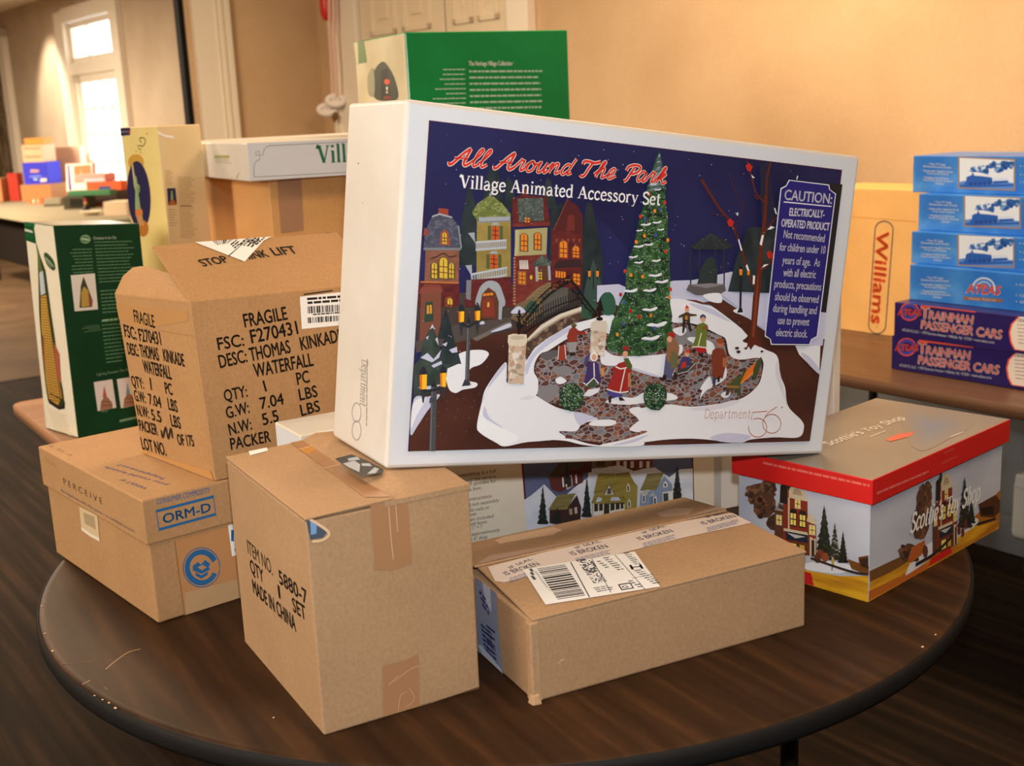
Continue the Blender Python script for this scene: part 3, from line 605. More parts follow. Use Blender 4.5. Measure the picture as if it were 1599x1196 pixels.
def quadlerp(Q, a, b): return tuple(Q[0][i]*(1-a)*(1-b)+Q[1][i]*a*(1-b)+Q[2][i]*a*b+Q[3][i]*(1-a)*b for i in (0, 1))
def bars(d, Q, n, m, seed=1, along=1):
    rd = random.Random(seed); l = d.nx(); a = 0
    while a < 1:
        w_ = rd.choice((.4, .7, 1.1, 1.6))/n; b = min(1, a+w_)
        pts = [(a, 0), (b, 0), (b, 1), (a, 1)] if along else [(0, a), (1, a), (1, b), (0, b)]
        d.put([d.me(quadlerp(Q, *p)) for p in pts], m, l); a = b+rd.choice((.4, .7, 1.0))/n
bars(d, [(380, 548), (500, 530), (590, 665), (470, 683)], 34, BK, 2, 0)
d.line([(525, 520), (607, 672)], 3, BK); d.line([(615, 505), (700, 652)], 2, BK); d.line([(715, 488), (848, 640)], 2, BK); d.line([(790, 590), (880, 572)], 2, BK)
Q = [(548, 512), (608, 503), (682, 603), (625, 612)]
l = d.nx()
for i in range(26):
    for j in range(9):
        if rd.random() < .5: d.put([d.me(quadlerp(Q, a, b)) for a, b in ((j/9, i/26), ((j+1)/9, i/26), ((j+1)/9, (i+.8)/26), (j/9, (i+.8)/26))], BK, l)
d.text('H', (788, 552), (838, 548), 24, BK, .02); d.poly([(728, 617), (782, 608), (800, 634), (745, 643)], BK); d.poly([(736, 620), (780, 613), (792, 631), (748, 638)], WOUT); d.text('G', (752, 634), (776, 630), 14, BK, .03)
for p in (((345, 550), (358, 566), (352, 580), 2), ((370, 560), (440, 655), (374, 560), 1), ((665, 505), (700, 500), (725, 555), 6), ((640, 520), (660, 517), (672, 545), 3), ((755, 485), (785, 480), (800, 530), 6), ((800, 560), (840, 553), (880, 615), 7), ((625, 635), (700, 622), (640, 650), 2), ((775, 605), (800, 602), (815, 630), 3)): d.rows(p[0], p[1], p[2], p[3]+1, mat('label_grey', (84, 84, 84), .5), .38, .3, 6)
m.build('shipping_label', t)

# --- C: toy shop gift box
c = Crate(.5014, 1.6334, 0, 42.5135, .407, .23, .1885)
LO, LH = .0075, .0375
t = thing('gift_box', 'grey gift box with red rimmed lid and printed toy shop village scene', 'box', c.base())
SKY = noisy('gift_sky', (196, 199, 210), (176, 180, 194), (6, 6, 10), .4, .35); RED = mat('gift_red', (208, 32, 30), .34, .4); WOODP = noisy('gift_wood', (226, 172, 40), (172, 108, 28), (8, 8, 60), .4, .35, c3=(206, 146, 34))
m = MB(); m.hexa(c.P8(z1=c.h-.004), SKY, .0015); m.build('body', t)
def firtree(d, x, yb, yt, w_, m1, m2, seed=0, n=9):
    rd = random.Random(seed); L = []; Rr = []
    for i in range(n):
        f = i/(n-1); y = yt+(yb-yt)*f; ww = w_/2*(f*.95+.03)
        L += [(x-ww*rd.uniform(.8, 1.1), y), (x-ww*.72, y+(yb-yt)/n*.25)]; Rr += [(x+ww*rd.uniform(.8, 1.1), y), (x+ww*.72, y+(yb-yt)/n*.25)]
    d.poly(L+Rr[::-1], m1)
    l = d.nx()
    for i in range(int(n*2.5)):
        f = rd.uniform(.12, .95); y = yt+(yb-yt)*f; ww = w_/2*f*.7; X = x+rd.uniform(-ww, ww); q = w_*.09
        d.poly([(X-q, y), (X+q, y-q*.4), (X+q*.3, y+q*.9)], m2, False, l)
def clump(d, x, y, rx, ry, cols, seed=1, n=34):
    rd = random.Random(seed)
    d.poly([(x+rx*.8*math.cos(a)*rd.uniform(.9, 1.15), y+ry*.8*math.sin(a)*rd.uniform(.9, 1.15)) for a in (2*math.pi*i/18 for i in range(18))], cols[0])
    for b in range(3):
        l = d.nx()
        for i in range(n//3):
            a = rd.uniform(0, 6.28); r = rd.random()**.5; q = rd.uniform(.12, .24); d.disc(x+rx*.82*r*math.cos(a), y+ry*.82*r*math.sin(a), rx*q, ry*q*.9, rd.choice(cols), 8, l)
def toyshop(d, x0, y0, x1, y1, sk=0):
    """the red brick shop: normalised into the box x0..x1, y0..y1, sk = rise per unit to the right"""
    f = lambda a, b: (x0+(x1-x0)*a, y0+(y1-y0)*b-sk*(a-.5))
    BR, DK, CR_, YL = C(134, 52, 34), C(44, 36, 32), C(206, 190, 158), C(238, 214, 110)
    G = lambda pts, mm, sm=False: d.poly([f(*p) for p in pts], mm, sm)
    G([(.0, 1), (.0, .42), (.1, .3), (.24, .34), (.24, 1)], C(92, 58, 38)); G([(.0, .42), (.1, .29), (.24, .33), (.24, .42)], C(150, 142, 140)); G([(.08, .38), (.12, .31), (.2, .34), (.2, .4)], C(70, 64, 62))
    G([(.2, 1), (.2, .05), (.32, .04), (.4, .14), (.78, .18), (.8, 1)], BR); G([(.12, .3), (.14, .04), (.3, 0), (.3, .3)], DK); G([(.25, .02), (.3, -.06), (.38, -.04), (.38, .12)], C(56, 50, 50))
    G([(.36, .16), (.38, .04), (.52, -.02), (.68, .04), (.72, .16)], CR_, True); G([(.42, .14), (.46, .06), (.54, .04), (.62, .07), (.66, .14)], C(176, 150, 122)); G([(.34, .2), (.34, .15), (.8, .16), (.82, .21)], CR_)
    G([(.78, 1), (.78, .48), (.86, .38), (.98, .46), (1.0, 1)], C(120, 58, 36)); G([(.76, .5), (.8, .4), (.9, .38), (1.0, .5), (.98, .53)], CR_); G([(.32, .2), (.36, .2), (.36, .7), (.32, .7)], CR_)
    for a, b, w_, h_ in ((.5, .22, .1, .1), (.38, .42, .13, .17), (.6, .42, .13, .17), (.06, .5, .1, .11), (.84, .56, .11, .11)):
        G([(a-.02, b-.02), (a+w_+.02, b-.02), (a+w_+.02, b+h_+.02), (a-.02, b+h_+.02)], CR_ if w_ < .12 else DK); G([(a, b), (a+w_, b), (a+w_, b+h_), (a, b+h_)], YL); G([(a+w_*.44, b), (a+w_*.56, b), (a+w_*.56, b+h_), (a+w_*.44, b+h_)], DK); G([(a, b+h_*.45), (a+w_, b+h_*.45), (a+w_, b+h_*.55), (a, b+h_*.55)], DK)
    G([(.36, .4), (.4, .35), (.52, .36), (.54, .42)], DK); G([(.58, .4), (.62, .35), (.74, .36), (.76, .42)], DK)
    G([(.22, .66), (.78, .66), (.8, .7), (.22, .7)], CR_); G([(.26, .7), (.78, .7), (.8, .82), (.28, .82)], C(38, 44, 56)); G([(.3, .72), (.74, .73), (.5, .78)], C(190, 190, 186))
    G([(.26, .84), (.78, .84), (.78, 1), (.26, 1)], C(84, 56, 36)); G([(.34, .86), (.52, .86), (.52, .98), (.34, .98)], YL); G([(.6, .86), (.72, .86), (.72, .98), (.6, .98)], C(200, 160, 70)); G([(.84, .72), (.98, .72), (.98, 1), (.84, 1)], CR_); G([(.88, .76), (.95, .76), (.95, 1), (.88, 1)], C(64, 44, 34)); G([(.88, .7), (.94, .68), (.98, .72), (.92, .75)], C(150, 50, 40))
m = MB(); d = Draw(m, c.L(z1=c.h-.008)).at(1120, 600, 3.338)
d.poly([(395, 880), (470, 970), (640, 1000), (795, 1000), (795, 1150), (395, 1060)], WOODP)
d.poly([(440, 940), (560, 920), (690, 940), (700, 965), (620, 985), (470, 965)], C(226, 226, 232), True); d.poly([(680, 910), (795, 950), (795, 1000), (700, 960)], C(120, 76, 34)); d.poly([(440, 970), (490, 985), (505, 1050), (440, 1035)], C(190, 34, 34))
BRC = (C(92, 62, 46), C(70, 50, 40), C(122, 80, 56), C(142, 96, 68), C(104, 70, 50))
clump(d, 222, 570, 82, 70, BRC, 1, 50); clump(d, 262, 550, 56, 60, BRC, 2); clump(d, 250, 630, 72, 76, BRC[:3], 3); clump(d, 300, 720, 50, 50, BRC[1:2]+BRC[:1], 4)
toyshop(d, 300, 525, 520, 880, -40)
firtree(d, 560, 890, 630, 105, C(40, 42, 32), C(62, 66, 46), 1); firtree(d, 615, 910, 720, 70, C(52, 54, 40), C(150, 152, 140), 2); firtree(d, 658, 925, 765, 60, C(34, 34, 28), C(60, 60, 44), 3)
for x, y, cc in ((540, 885, (128, 66, 40)), (565, 900, (148, 78, 44)), (525, 905, (104, 56, 38))): d.disc(x, y, 18, 26, C(*cc), 9)
d.rect(598, 915, 612, 950, C(196, 160, 70)); d.disc(605, 908, 7, 9, C(208, 160, 120), 8); d.line([(602, 950), (600, 968)], 5, C(60, 50, 60)); d.poly([(738, 900), (790, 890), (795, 975), (745, 955)], C(110, 66, 34)); d.poly([(745, 908), (790, 900), (790, 960), (752, 945)], C(60, 40, 28)); d.line([(490, 905), (700, 975), (795, 990)], 12, C(60, 48, 38), True)
m.build('printed_picture', t)
m = MB(); d = Draw(m, c.R(z1=c.h-.008)).at(1120, 600, 3.338)
d.poly([(800, 985), (1000, 890), (1250, 780), (1485, 560), (1485, 750), (785, 1135)], WOODP); d.poly([(790, 975), (960, 895), (1000, 920), (900, 980), (795, 1030)], C(112, 76, 40)); d.poly([(1100, 950), (1110, 910), (1215, 838), (1222, 880)], C(196, 36, 30)); d.poly([(785, 1080), (1100, 930), (1100, 960), (785, 1130)], C(186, 100, 36))
d.poly([(1330, 700), (1480, 545), (1480, 700), (1360, 740)], C(164, 102, 34)); d.poly([(1360, 625), (1450, 575), (1478, 605), (1478, 660), (1440, 695), (1370, 690)], C(86, 50, 28)); d.poly([(1370, 645), (1440, 630), (1440, 680), (1375, 680)], C(44, 28, 20)); d.line([(1300, 745), (1450, 700)], 10, C(40, 32, 26))
d.poly([(980, 990), (1010, 920), (1060, 860), (1150, 800), (1330, 700), (1350, 730), (1220, 820), (1080, 930), (1000, 985)], C(220, 220, 226), True)
clump(d, 1075, 620, 48, 120, BRC, 5); clump(d, 1060, 730, 52, 90, BRC[:3], 6); clump(d, 1095, 560, 26, 66, BRC, 8); clump(d, 1000, 880, 64, 60, BRC[:3], 7); d.poly([(990, 920), (1010, 850), (1080, 810), (1080, 870), (1010, 930)], C(176, 92, 40))
toyshop(d, 1120, 470, 1250, 860, 60)
firtree(d, 1285, 740, 480, 85, C(44, 44, 34), C(80, 78, 58), 4); firtree(d, 1320, 720, 600, 50, C(36, 36, 30), C(60, 60, 44), 6)
d.line([(1030, 940), (1130, 880), (1220, 790)], 14, C(46, 38, 34), True)
for x, y in ((1275, 770), (1255, 760), (1290, 730)): d.disc(x, y, 9, 26, C(104, 50, 40), 8)
d.disc(1080, 870, 14, 34, C(90, 60, 40), 8)
SW = mat('white_lettering', (238, 234, 228), .4)
d.stroked("Scottie's Toy Shop", (1000, 775), (1362, 600), 92, SW, SERIF, 1.0, .22, True)
m.build('printed_picture', t)
m = MB(); RT_ = mat('gift_lid_tan', (190, 172, 150), .22, .5)
LIDTOP = noisy('gift_lid_top', (134, 124, 113), (140, 130, 119), (5, 5, 5), .34, .35)
m.hexa(c.P8(-LO, c.w+LO, -LO, c.d+LO, c.h-LH, c.h), [RED, LIDTOP, RED, RED, RED, RED], .0012)
d = Draw(m, c.T(o=LO)).at(1120, 600, 3.338)
l = d.nx(); WASH = [mat('lid_wash_%d' % k, tuple(int(a+(b-a)*k/11) for a, b in zip((136, 126, 116), (116, 126, 148))), .34, .35) for k in range(12)]
for k in range(12):
    f = 1-k*.075; d.poly([(1120+(x-1120)*f, 225+(y-225)*f) for x, y in ((1000, 300), (955, 170), (1000, 110), (1070, 150), (1220, 155), (1310, 225), (1200, 290), (1090, 345), (1030, 335))], WASH[k], True)
d.stroked("Scottie's Toy Shop", (582, 322), (985, 178), 50, mat('lid_lettering', (226, 218, 208), .35), SERIF, 1.25, .3); d.poly([(878, 290), (935, 262), (1035, 248), (1000, 275), (900, 300)], mat('lid_red_bar', (214, 84, 66), .3, .5))
for a, b in (((800, 275), (880, 245)), ((1220, 275), (1290, 250))): d.rows(a, b, a, 1, SW, .5, 0, 3)
LR = mat('lid_faint_print', (222, 110, 100), .4)
d = Draw(m, c.R(c.h-LH, c.h, LO)).at(1120, 600, 3.338); d.text('TOWER', (1178, 366), (1232, 342), 12, LR); d.text('BUILDING', (1170, 418), (1248, 380), 12, LR)
d.rows((830, 575), (1100, 460), (830, 575), 1, LR, .9, 0, 5)
d = Draw(m, c.L(c.h-LH, c.h, LO)).at(1120, 600, 3.338); d.rows((240, 415), (795, 535), (240, 415), 1, LR, .9, .0, 8)
m.build('lid', t)

# --- E: lidded carton
c = Crate(-.5385, 1.6698, .0008, 39.403, .42, .42, .1928)
LO, LH = .0053, .0683
t = thing('lidded_carton', 'brown carton with deep fitted lid and blue ORM-D stamp under the dented carton', 'box', c.base())
m = MB(); m.hexa(c.P8(z1=c.h-.004), KE, .003)
d = Draw(m, c.R()).at(40, 640, 3.417)
d.poly([(790, 690), (1175, 590), (1180, 990), (850, 1090), (835, 1000)], mat('rough_torn_board', (186, 134, 86), .8)); d.poly([(850, 975), (1180, 890), (1180, 1000), (855, 1105)], mat('plain_strip', (186, 150, 110), .75)); d.line([(795, 700), (835, 1000), (850, 1100)], 6, mat('board_cut2', (150, 108, 68), .8))
d.line([(715, 1135), (850, 1110), (930, 1080), (1140, 1005)], 5, mat('board_cut', (88, 62, 40), .8), True)
cx, cy = 938, 840
def ring(d, cx, cy, r, w_, m, a0=20, a1=345, sx=1.0, n=30): d.line([(cx+r*sx*math.cos(math.radians(a0+(a1-a0)*i/n)), cy-r*math.sin(math.radians(a0+(a1-a0)*i/n))) for i in range(n+1)], w_, m)
def recyc(d, cx, cy, r, sx=.93):
    ring(d, cx, cy, r*.82, r*.26, BLUE, 25, 338, sx); ring(d, cx, cy, r*1.05, r*.05, BLUE, 0, 355, sx)
    q = lambda a, b: (cx+a*r*sx, cy+b*r)
    d.poly([q(-.5, -.1), q(-.2, -.3), q(-.05, -.15), q(.2, -.4), q(.5, -.2), q(.4, 0), q(.5, .1), q(.0, .35), q(-.5, .15)], BLUE); d.poly([q(-.22, 0), q(.05, -.15), q(.3, 0), q(.02, .15)], KE); d.poly([q(-.35, .25), q(0, .42), q(.36, .2), q(.34, .4), q(0, .6), q(-.33, .45)], BLUE)
recyc(d, cx, cy, 100)
m.build('body', t)
m = MB(); d = Draw(m, c.R(), lay=.0008).at(40, 640, 3.417); d.poly([(1078, 615), (1200, 585), (1200, 760), (1100, 780)], WOUT); d.rect(1095, 640, 1110, 700, BLUE); d.text('THIS', (1112, 758), (1150, 748), 16, INK, .02); m.build('sticker', t)
m = MB(); d = Draw(m, c.L(), lay=.0008).at(40, 640, 3.417); d.poly([(288, 515), (385, 560), (398, 700), (300, 630)], mat('clear_label_tape', (222, 196, 158), .25, .5)); d.poly([(310, 545), (370, 570), (378, 640), (318, 605)], mat('old_label', (172, 150, 118), .5)); d.line([(300, 632), (350, 668), (396, 692)], 12, mat('tape_white', (236, 226, 208), .25)); m.build('sticker', t)
m = MB(); m.hexa(c.P8(-LO, c.w+LO, -LO, c.d+LO, c.h-LH, c.h), KE, .0025)
FADE = mat('faded_print', (120, 106, 112), .7); BV = mat('violet_blue_print', (74, 78, 124), .65)
d = Draw(m, c.R(c.h-LH, c.h, LO)).at(40, 640, 3.417)
d.text('CONSUMER COMMODITY', (700, 505), (985, 440), 30, BLUE, -.005); d.line([(697, 540), (1002, 462), (1014, 556), (712, 638)], 14, BLUE, False, True); d.text('ORM-D', (735, 606), (988, 540), 50, BLUE, .03)
d = Draw(m, c.L(c.h-LH, c.h, LO)).at(40, 640, 3.417)
d.text('P E R C E I V E', (205, 395), (412, 505), 36, mat('dark_print', (98, 74, 52), .7)); d.text('the happiness with the power to manifest more!', (188, 432), (580, 655), 17, FADE)
d.text('YOU', (105, 275), (160, 305), 22, mat('very_faint', (176, 134, 92), .7))
d = Draw(m, c.T(o=LO)).at(40, 640, 3.417)
d.text('WHAT IF', (655, 418), (520, 368), 26, BV, 0); d.text('you could bottle', (768, 398), (430, 302), 25, BV); d.text('happiness?', (745, 365), (505, 290), 25, BV)
d.text('Y O T', (260, 245), (135, 185), 20, mat('very_faint2', (150, 112, 78), .7))
m.build('lid', t)

# --- K: dented carton on the lid
zk = TZ+.1946
b0, b3 = atz(337, 751, zk), atz(223, 707, zk)
t0_ = onplane(297, 472, b0+Vector((0, .008, 0)), (0, 1, 0)); t3 = onplane(179, 459, b0, pn(b3, b0, t0_))
ek = Vector((math.cos(math.radians(36.3)), math.sin(math.radians(36.3)), 0))*.315
t1_ = onplane(523, 448.6, b0, pn(b0, b0+ek, t0_)); ekt = (t1_-t0_).normalized()*.315
KP = [b0, b0+ek, b3+ek, b3, t0_, t0_+ekt, t3+ekt, t3]
t = thing('cardboard_carton', 'dented brown carton stamped FRAGILE with raised flap, standing on the lidded carton', 'box', (b0+b3)/2+ek/2)
m = MB(); bmv = [KP[0], KP[1], KP[2], KP[3], KP[4], KP[5], KP[6], KP[7]]
for a, b in ((0, 1), (1, 2), (2, 3), (3, 0)):
    q = [KP[a], KP[b], KP[b+4], KP[a+4]]; m.slab(q, .004, KK, .0012)
m.poly([p+Vector((0, 0, .001)) for p in KP[:4]][::-1], KK); m.poly([p+Vector((0, 0, -.05)) for p in KP[4:]], KD)
LR_ = [KP[0], KP[1], KP[5], KP[4]]; LL_ = [KP[3], KP[0], KP[4], KP[7]]
d = Draw(m, LR_).at(160, 330, 2.782)
T_ = d.text
T_('FRAGILE', (625, 503), (812, 468), 60, INK, .02); T_('FSC:', (507, 602), (622, 582), 55, INK, .02); T_('F270431', (655, 572), (858, 530), 60, INK, .02); T_('DESC:', (515, 680), (636, 652), 58, INK, .02); T_('THOMAS', (650, 650), (826, 612), 60, INK, .02); T_('KINKADE', (872, 602), (1050, 562), 58, INK, .02); T_('WATERFALL', (668, 720), (924, 668), 60, INK, .02)
T_('QTY:', (535, 825), (636, 803), 52, INK, .02); T_('1', (714, 781), (720, 779), 50, INK, .02); T_('PC', (855, 752), (908, 740), 55, INK, .02); T_('G.W:', (545, 900), (645, 872), 52, INK, .02); T_('7.04', (695, 858), (796, 835), 52, INK, .02); T_('LBS', (865, 820), (942, 802), 52, INK, .02); T_('N.W:', (557, 972), (655, 945), 52, INK, .02); T_('5.5', (705, 928), (774, 908), 52, INK, .02); T_('LBS', (872, 887), (953, 865), 50, INK, .02); T_('PACKER', (562, 1035), (738, 998), 52, INK, .02); T_('LOT NO.', (575, 1115), (720, 1080), 52, INK, .02)
d = Draw(m, LL_).at(160, 330, 2.782); T_ = d.text
d.poly([(58, 400), (370, 440), (375, 480), (150, 520), (70, 470)], mat('amber_stain', (186, 140, 90), .25, .5))
T_('FRAGILE', (140, 485), (228, 512), 60, INK, .02); T_('FSC:', (100, 550), (150, 566), 58, INK, .02); T_('F270431', (163, 570), (256, 588), 60, INK, .02); T_('DESC:', (115, 628), (160, 640), 55, INK, .02); T_('THOMAS', (168, 640), (247, 658), 60, INK, .02); T_('KINKADE', (268, 658), (358, 684), 58, INK, .02); T_('WATERFALL', (182, 708), (302, 740), 60, INK, .02)
T_('QTY:', (133, 768), (182, 780), 50, INK, .02); T_('1', (211, 782), (215, 784), 53, INK, .02); T_('PC', (276, 800), (306, 808), 53, INK, .02); T_('G.W:', (145, 830), (190, 842), 50, INK, .02); T_('7.04', (205, 846), (258, 862), 50, INK, .02); T_('LBS', (288, 868), (328, 882), 53, INK, .02); T_('N.W:', (156, 892), (205, 906), 50, INK, .02); T_('5.5', (217, 912), (258, 924), 50, INK, .02); T_('LBS', (300, 938), (342, 952), 53, INK, .02); T_('PACKER', (165, 955), (242, 978), 50, INK, .02); T_('OF 175', (330, 1018), (400, 1026), 50, INK, .02); T_('LOT NO.', (175, 1032), (278, 1062), 53, INK, .02)
d.line([(255, 955), (262, 985), (275, 945), (285, 990), (297, 950), (304, 990)], 9, INK, True)
m.build('body', t)
m = MB(); d = Draw(m, [KP[4], KP[5], KP[5]+Vector((0, 0, .01)), KP[4]+Vector((0, 0, .01))])
# raised flap over the right face
pf = lambda x, y, base, a: onplane(x, y, base, a)
hinge_n = ekt.normalized()
fa = onplane(237, 384, t0_ , hinge_n); fb = fa + ekt*1.02
m = MB(); fq = [t0_, t0_+ekt, fb, fa]; m.slab(fq, .0035, KK, .001)
d = Draw(m, fq, lay=.0006).at(160, 330, 2.782); d.text('STOP', (440, 242), (553, 222), 42, INK, .02); d.text('THINK', (588, 218), (728, 198), 42, INK, .02); d.text('LIFT', (750, 194), (852, 184), 44, INK, .02)
m.build('flap', t)
m = MB(); d = Draw(m, fq, lay=.0012).at(160, 330, 2.782); d.poly([(400, 135), (480, 108), (715, 88), (700, 130), (618, 222)], WOUT); bars(d, [(475, 128), (560, 112), (545, 142), (500, 150)], 18, BK, 5, 1); d.line([(548, 198), (625, 105)], 4, BK); d.line([(420, 130), (440, 128)], 4, BK); d.rows((600, 150), (640, 110), (650, 160), 4, BK, .5, .3, 3); d.rows((640, 140), (680, 105), (670, 150), 3, BK, .5, .3, 4); d.rows((560, 150), (590, 125), (575, 165), 3, BK, .5, .3, 8); m.build('shipping_label', t)
# left flap, bent up
vn = (t3-t0_).normalized(); g0 = onplane(206.7, 418, t3+ekt.normalized()*.0, vn); g1 = g0 + (t0_-t3)*.66
m = MB(); mid0 = (t3+g0)/2+Vector((0, 0, .008)); mid1 = t0_*.72+t3*.28+(g1-t3-(t0_-t3)*.66)*.5+Vector((0, 0, .006))
rows = [[t3+(t0_-t3)*k/6+Vector((0, 0, .0)) for k in range(7)], [mid0+(mid1-mid0)*k/6 for k in range(7)], [g0+(g1-g0)*k/6+Vector((0, 0, .004*math.sin(k))) for k in range(7)]]
m.grid(rows, KK); m.grid([[p-Vector((0, 0, .004)) for p in r] for r in rows][::-1], KD); m.grid([rows[2], [p-Vector((0, 0, .004)) for p in rows[2]]], CREASE, False); m.build('flap', t)
m = MB(); d = Draw(m, LR_, lay=.0009).at(160, 330, 2.782); d.poly([(863, 370), (1080, 345), (1080, 490), (872, 510)], WOUT); bars(d, [(895, 412), (1075, 402), (1075, 432), (897, 443)], 40, BK, 6, 1); bars(d, [(897, 460), (1075, 448), (1075, 472), (899, 485)], 40, BK, 7, 1)
d.rows((895, 385), (1070, 372), (897, 402), 2, BK, .6, .1, 2); d.rows((920, 450), (1040, 441), (920, 450), 1, BK, .5, 0, 3); d.line([(880, 360), (1005, 343)], 5, INK); m.build('sticker', t)
m = MB(); d = Draw(m, LL_, lay=.0009).at(160, 330, 2.782); d.poly([(176, 1036), (330, 1088), (470, 1130), (486, 1168), (178, 1052)], mat('amber_tape_b', (186, 138, 84), .2, .5)); m.build('tape', t)
m = MB(); d = Draw(m, LR_, lay=.0007).at(160, 330, 2.782); d.line([(372, 400), (410, 620), (440, 850), (485, 1165)], 9, mat('dirty_edge', (92, 78, 62), .8)); m.build('worn_edge', t)
# --- M: the big white village set box, leaning across carton, and gift box
def lift(p): return Vector(p)+Vector((0, 0, TZ))
MBL, MBR, MTR, MTL = [lift(p) for p in ((-.1617, 1.4418, .2907), (.4666, 1.7596, .1885), (.5243, 1.7938, .6292), (-.1102, 1.4728, .7371))]
BK_ = Vector((-.0893, .171, -.0005))
t = thing('village_set_box', 'large white box with snowy village picture tilted across the cartons and red rimmed gift box', 'box', (MBL+MBR)/2+BK_/2)
IV = noisy('aged_white_board', (213, 209, 203), (206, 200, 192), (7, 7, 7), .42, .35, extra=(30, .97)); WB = noisy('white_gloss_board', (217, 221, 229), (212, 216, 224), (6, 6, 6), .36, .4)
m = MB(); m.hexa([MBL, MBR, MBR+BK_, MBL+BK_, MTL, MTR, MTR+BK_, MTL+BK_], [IV, IV, WB, IV, IV, IV], .0055, 3)
d = Draw(m, [MBL+BK_, MBL, MTL, MTL+BK_]).at(0, 0, 1)
GP = mat('grey_thin_print', (150, 142, 136), .5)
PEN = {'D': SERIF['D'], 'e': SERIF['e'], 'p': SERIF['p'], 'a': SERIF['a'], 'r': SERIF['r'], 't': SERIF['t'], 'm': SERIF['m'], 'n': SERIF['n']}
d.stroked('Department', (565, 560), (562, 632), 11, GP, PEN, .35, 0, False); d.rows((573, 560), (572, 665), (573, 560), 1, GP, .6, 0, 2)
for cy in (642+2, 672): d.line([(557+7*math.sin(a), cy+15*math.cos(a)) for a in (2*math.pi*i/20 for i in range(21))], .9, GP)
d.lay += .00005; d.disc(541+19, 255, .8, 1.2, C(60, 50, 44), 6); d.disc(567, 317, .7, .7, C(90, 80, 70), 6)
m.build('body', t)

m = MB(); d = Draw(m, [MBL, MBR, MTR, MTL], px=[(602, 733), (1285.5, 709), (1344, 244), (634, 154)])
P, Ln, Ds = d.poly, d.line, d.disc
NIGHT = noisy('night_sky_print', (33, 32, 70), (43, 43, 90), (5, 5, 4), .4, .35, lo=.3, hi=.7)
DUSK = noisy('dusk_print', (35, 35, 77), (46, 47, 100), (6, 6, 8), .4, .35); EARTH = noisy('earth_print', (66, 38, 32), (84, 48, 38), (14, 14, 14), .4, .35)
COB = cells('cobble_print', [(110, 62, 50), (92, 56, 52), (142, 92, 72), (74, 48, 52), (124, 76, 58), (120, 118, 124), (84, 52, 44)], (146, 142, 146), (105, 105, 175), .07)
STN = cells('pillar_print', [(214, 200, 186), (190, 152, 126), (168, 146, 128), (226, 214, 204), (202, 174, 150)], (200, 186, 170), (130, 130, 150), .06); RUB = cells('rubble_print', [(88, 66, 56), (110, 84, 68), (74, 56, 50), (132, 108, 90)], (70, 56, 50), (150, 150, 170), .06)
SNOW = C(230, 231, 238); LAV = C(196, 198, 222); LAV2 = C(170, 172, 206)
d.at(0, 0, 1)
P([(670, 188), (1315, 265.5), (1263.6, 689), (637, 705)], C(98, 28, 36)); P([(671, 189), (1314, 266.3), (1263, 688), (638, 704)], NIGHT)
d.at(630, 180, 3.807)
P([(105, 800), (330, 620), (700, 560), (1200, 640), (1420, 900), (1420, 1142), (90, 1142)], DUSK)
DKT = noisy('dark_tree_print', (36, 44, 48), (52, 62, 64), (40, 40, 30), .4, .35)
for q in ([(325, 900), (345, 640), (380, 460), (400, 420), (425, 520), (450, 900)], [(470, 600), (490, 380), (530, 300), (570, 340), (610, 600)], [(600, 560), (620, 360), (650, 400), (675, 560)], [(825, 560), (855, 370), (880, 390), (920, 560)], [(1050, 1060), (1065, 700), (1095, 520), (1125, 530), (1165, 720), (1195, 860), (1180, 1060)], [(870, 900), (880, 560), (960, 520), (960, 900)]): P(q, DKT)
# buildings
d.at(630, 450, 4.124); P([(85, 380), (92, 60), (360, 40), (700, -20), (1060, -30), (1160, 60), (1150, 180), (900, 290), (760, 300), (430, 330), (80, 420)], C(74, 62, 58)); d.at(630, 180, 3.807)
BRK = noisy('brick_print', (104, 44, 42), (124, 56, 48), (60, 60, 160), .45, .3); BRD = noisy('dark_brick_print', (86, 34, 36), (106, 44, 42), (60, 60, 160), .45, .3); OCH = noisy('ochre_print', (142, 122, 62), (160, 140, 78), (40, 40, 40), .45, .3); OLV = cells('shingle_print', [(118, 130, 66), (134, 144, 80), (104, 116, 60), (142, 150, 94)], (92, 100, 56), (170, 170, 340), .05); SLT = cells('slate_print', [(84, 86, 106), (96, 98, 116), (74, 76, 94)], (64, 66, 80), (180, 180, 330), .05); SLG = cells('grey_shingle_print', [(84, 94, 88), (98, 106, 98), (72, 82, 78)], (60, 68, 66), (230, 230, 230), .05)
ROS = noisy('rose_brick_print', (126, 82, 66), (142, 94, 76), (60, 60, 160), .45, .3); CRM = C(168, 158, 112); GRY = C(160, 164, 172); GRD = C(120, 124, 132); WIN = C(226, 132, 46); WIY = C(216, 178, 66); MUL = C(84, 38, 28)
def window(x0, y0, x1, y1, mm=WIN, arch=False, fr=None, nx=2, ny=3, sl=.1):
    k = (x1-x0)*sl
    if fr: P([(x0-8, y0-6), (x1+8, y0-6+k), (x1+8, y1+6+k), (x0-8, y1+6)], fr)
    if arch: Ds((x0+x1)/2, y0+k/2, (x1-x0)/2+(6 if fr else 0), (x1-x0)*.55, fr or mm, 12); Ds((x0+x1)/2, y0+k/2, (x1-x0)/2, (x1-x0)*.45, mm, 12)
    P([(x0, y0), (x1, y0+k), (x1, y1+k), (x0, y1)], mm); l = d.nx()
    for i in range(1, nx): x = x0+(x1-x0)*i/nx; Ln([(x, y0-(8 if arch else 0)), (x, y1+k/2)], 4, MUL, lay=l)
    for i in range(1, ny): y = y0+(y1-y0)*i/ny; Ln([(x0, y), (x1, y+k)], 4, MUL, lay=l)
P([(88, 1142), (95, 998), (128, 995), (130, 780), (332, 788), (335, 1142)], BRD)
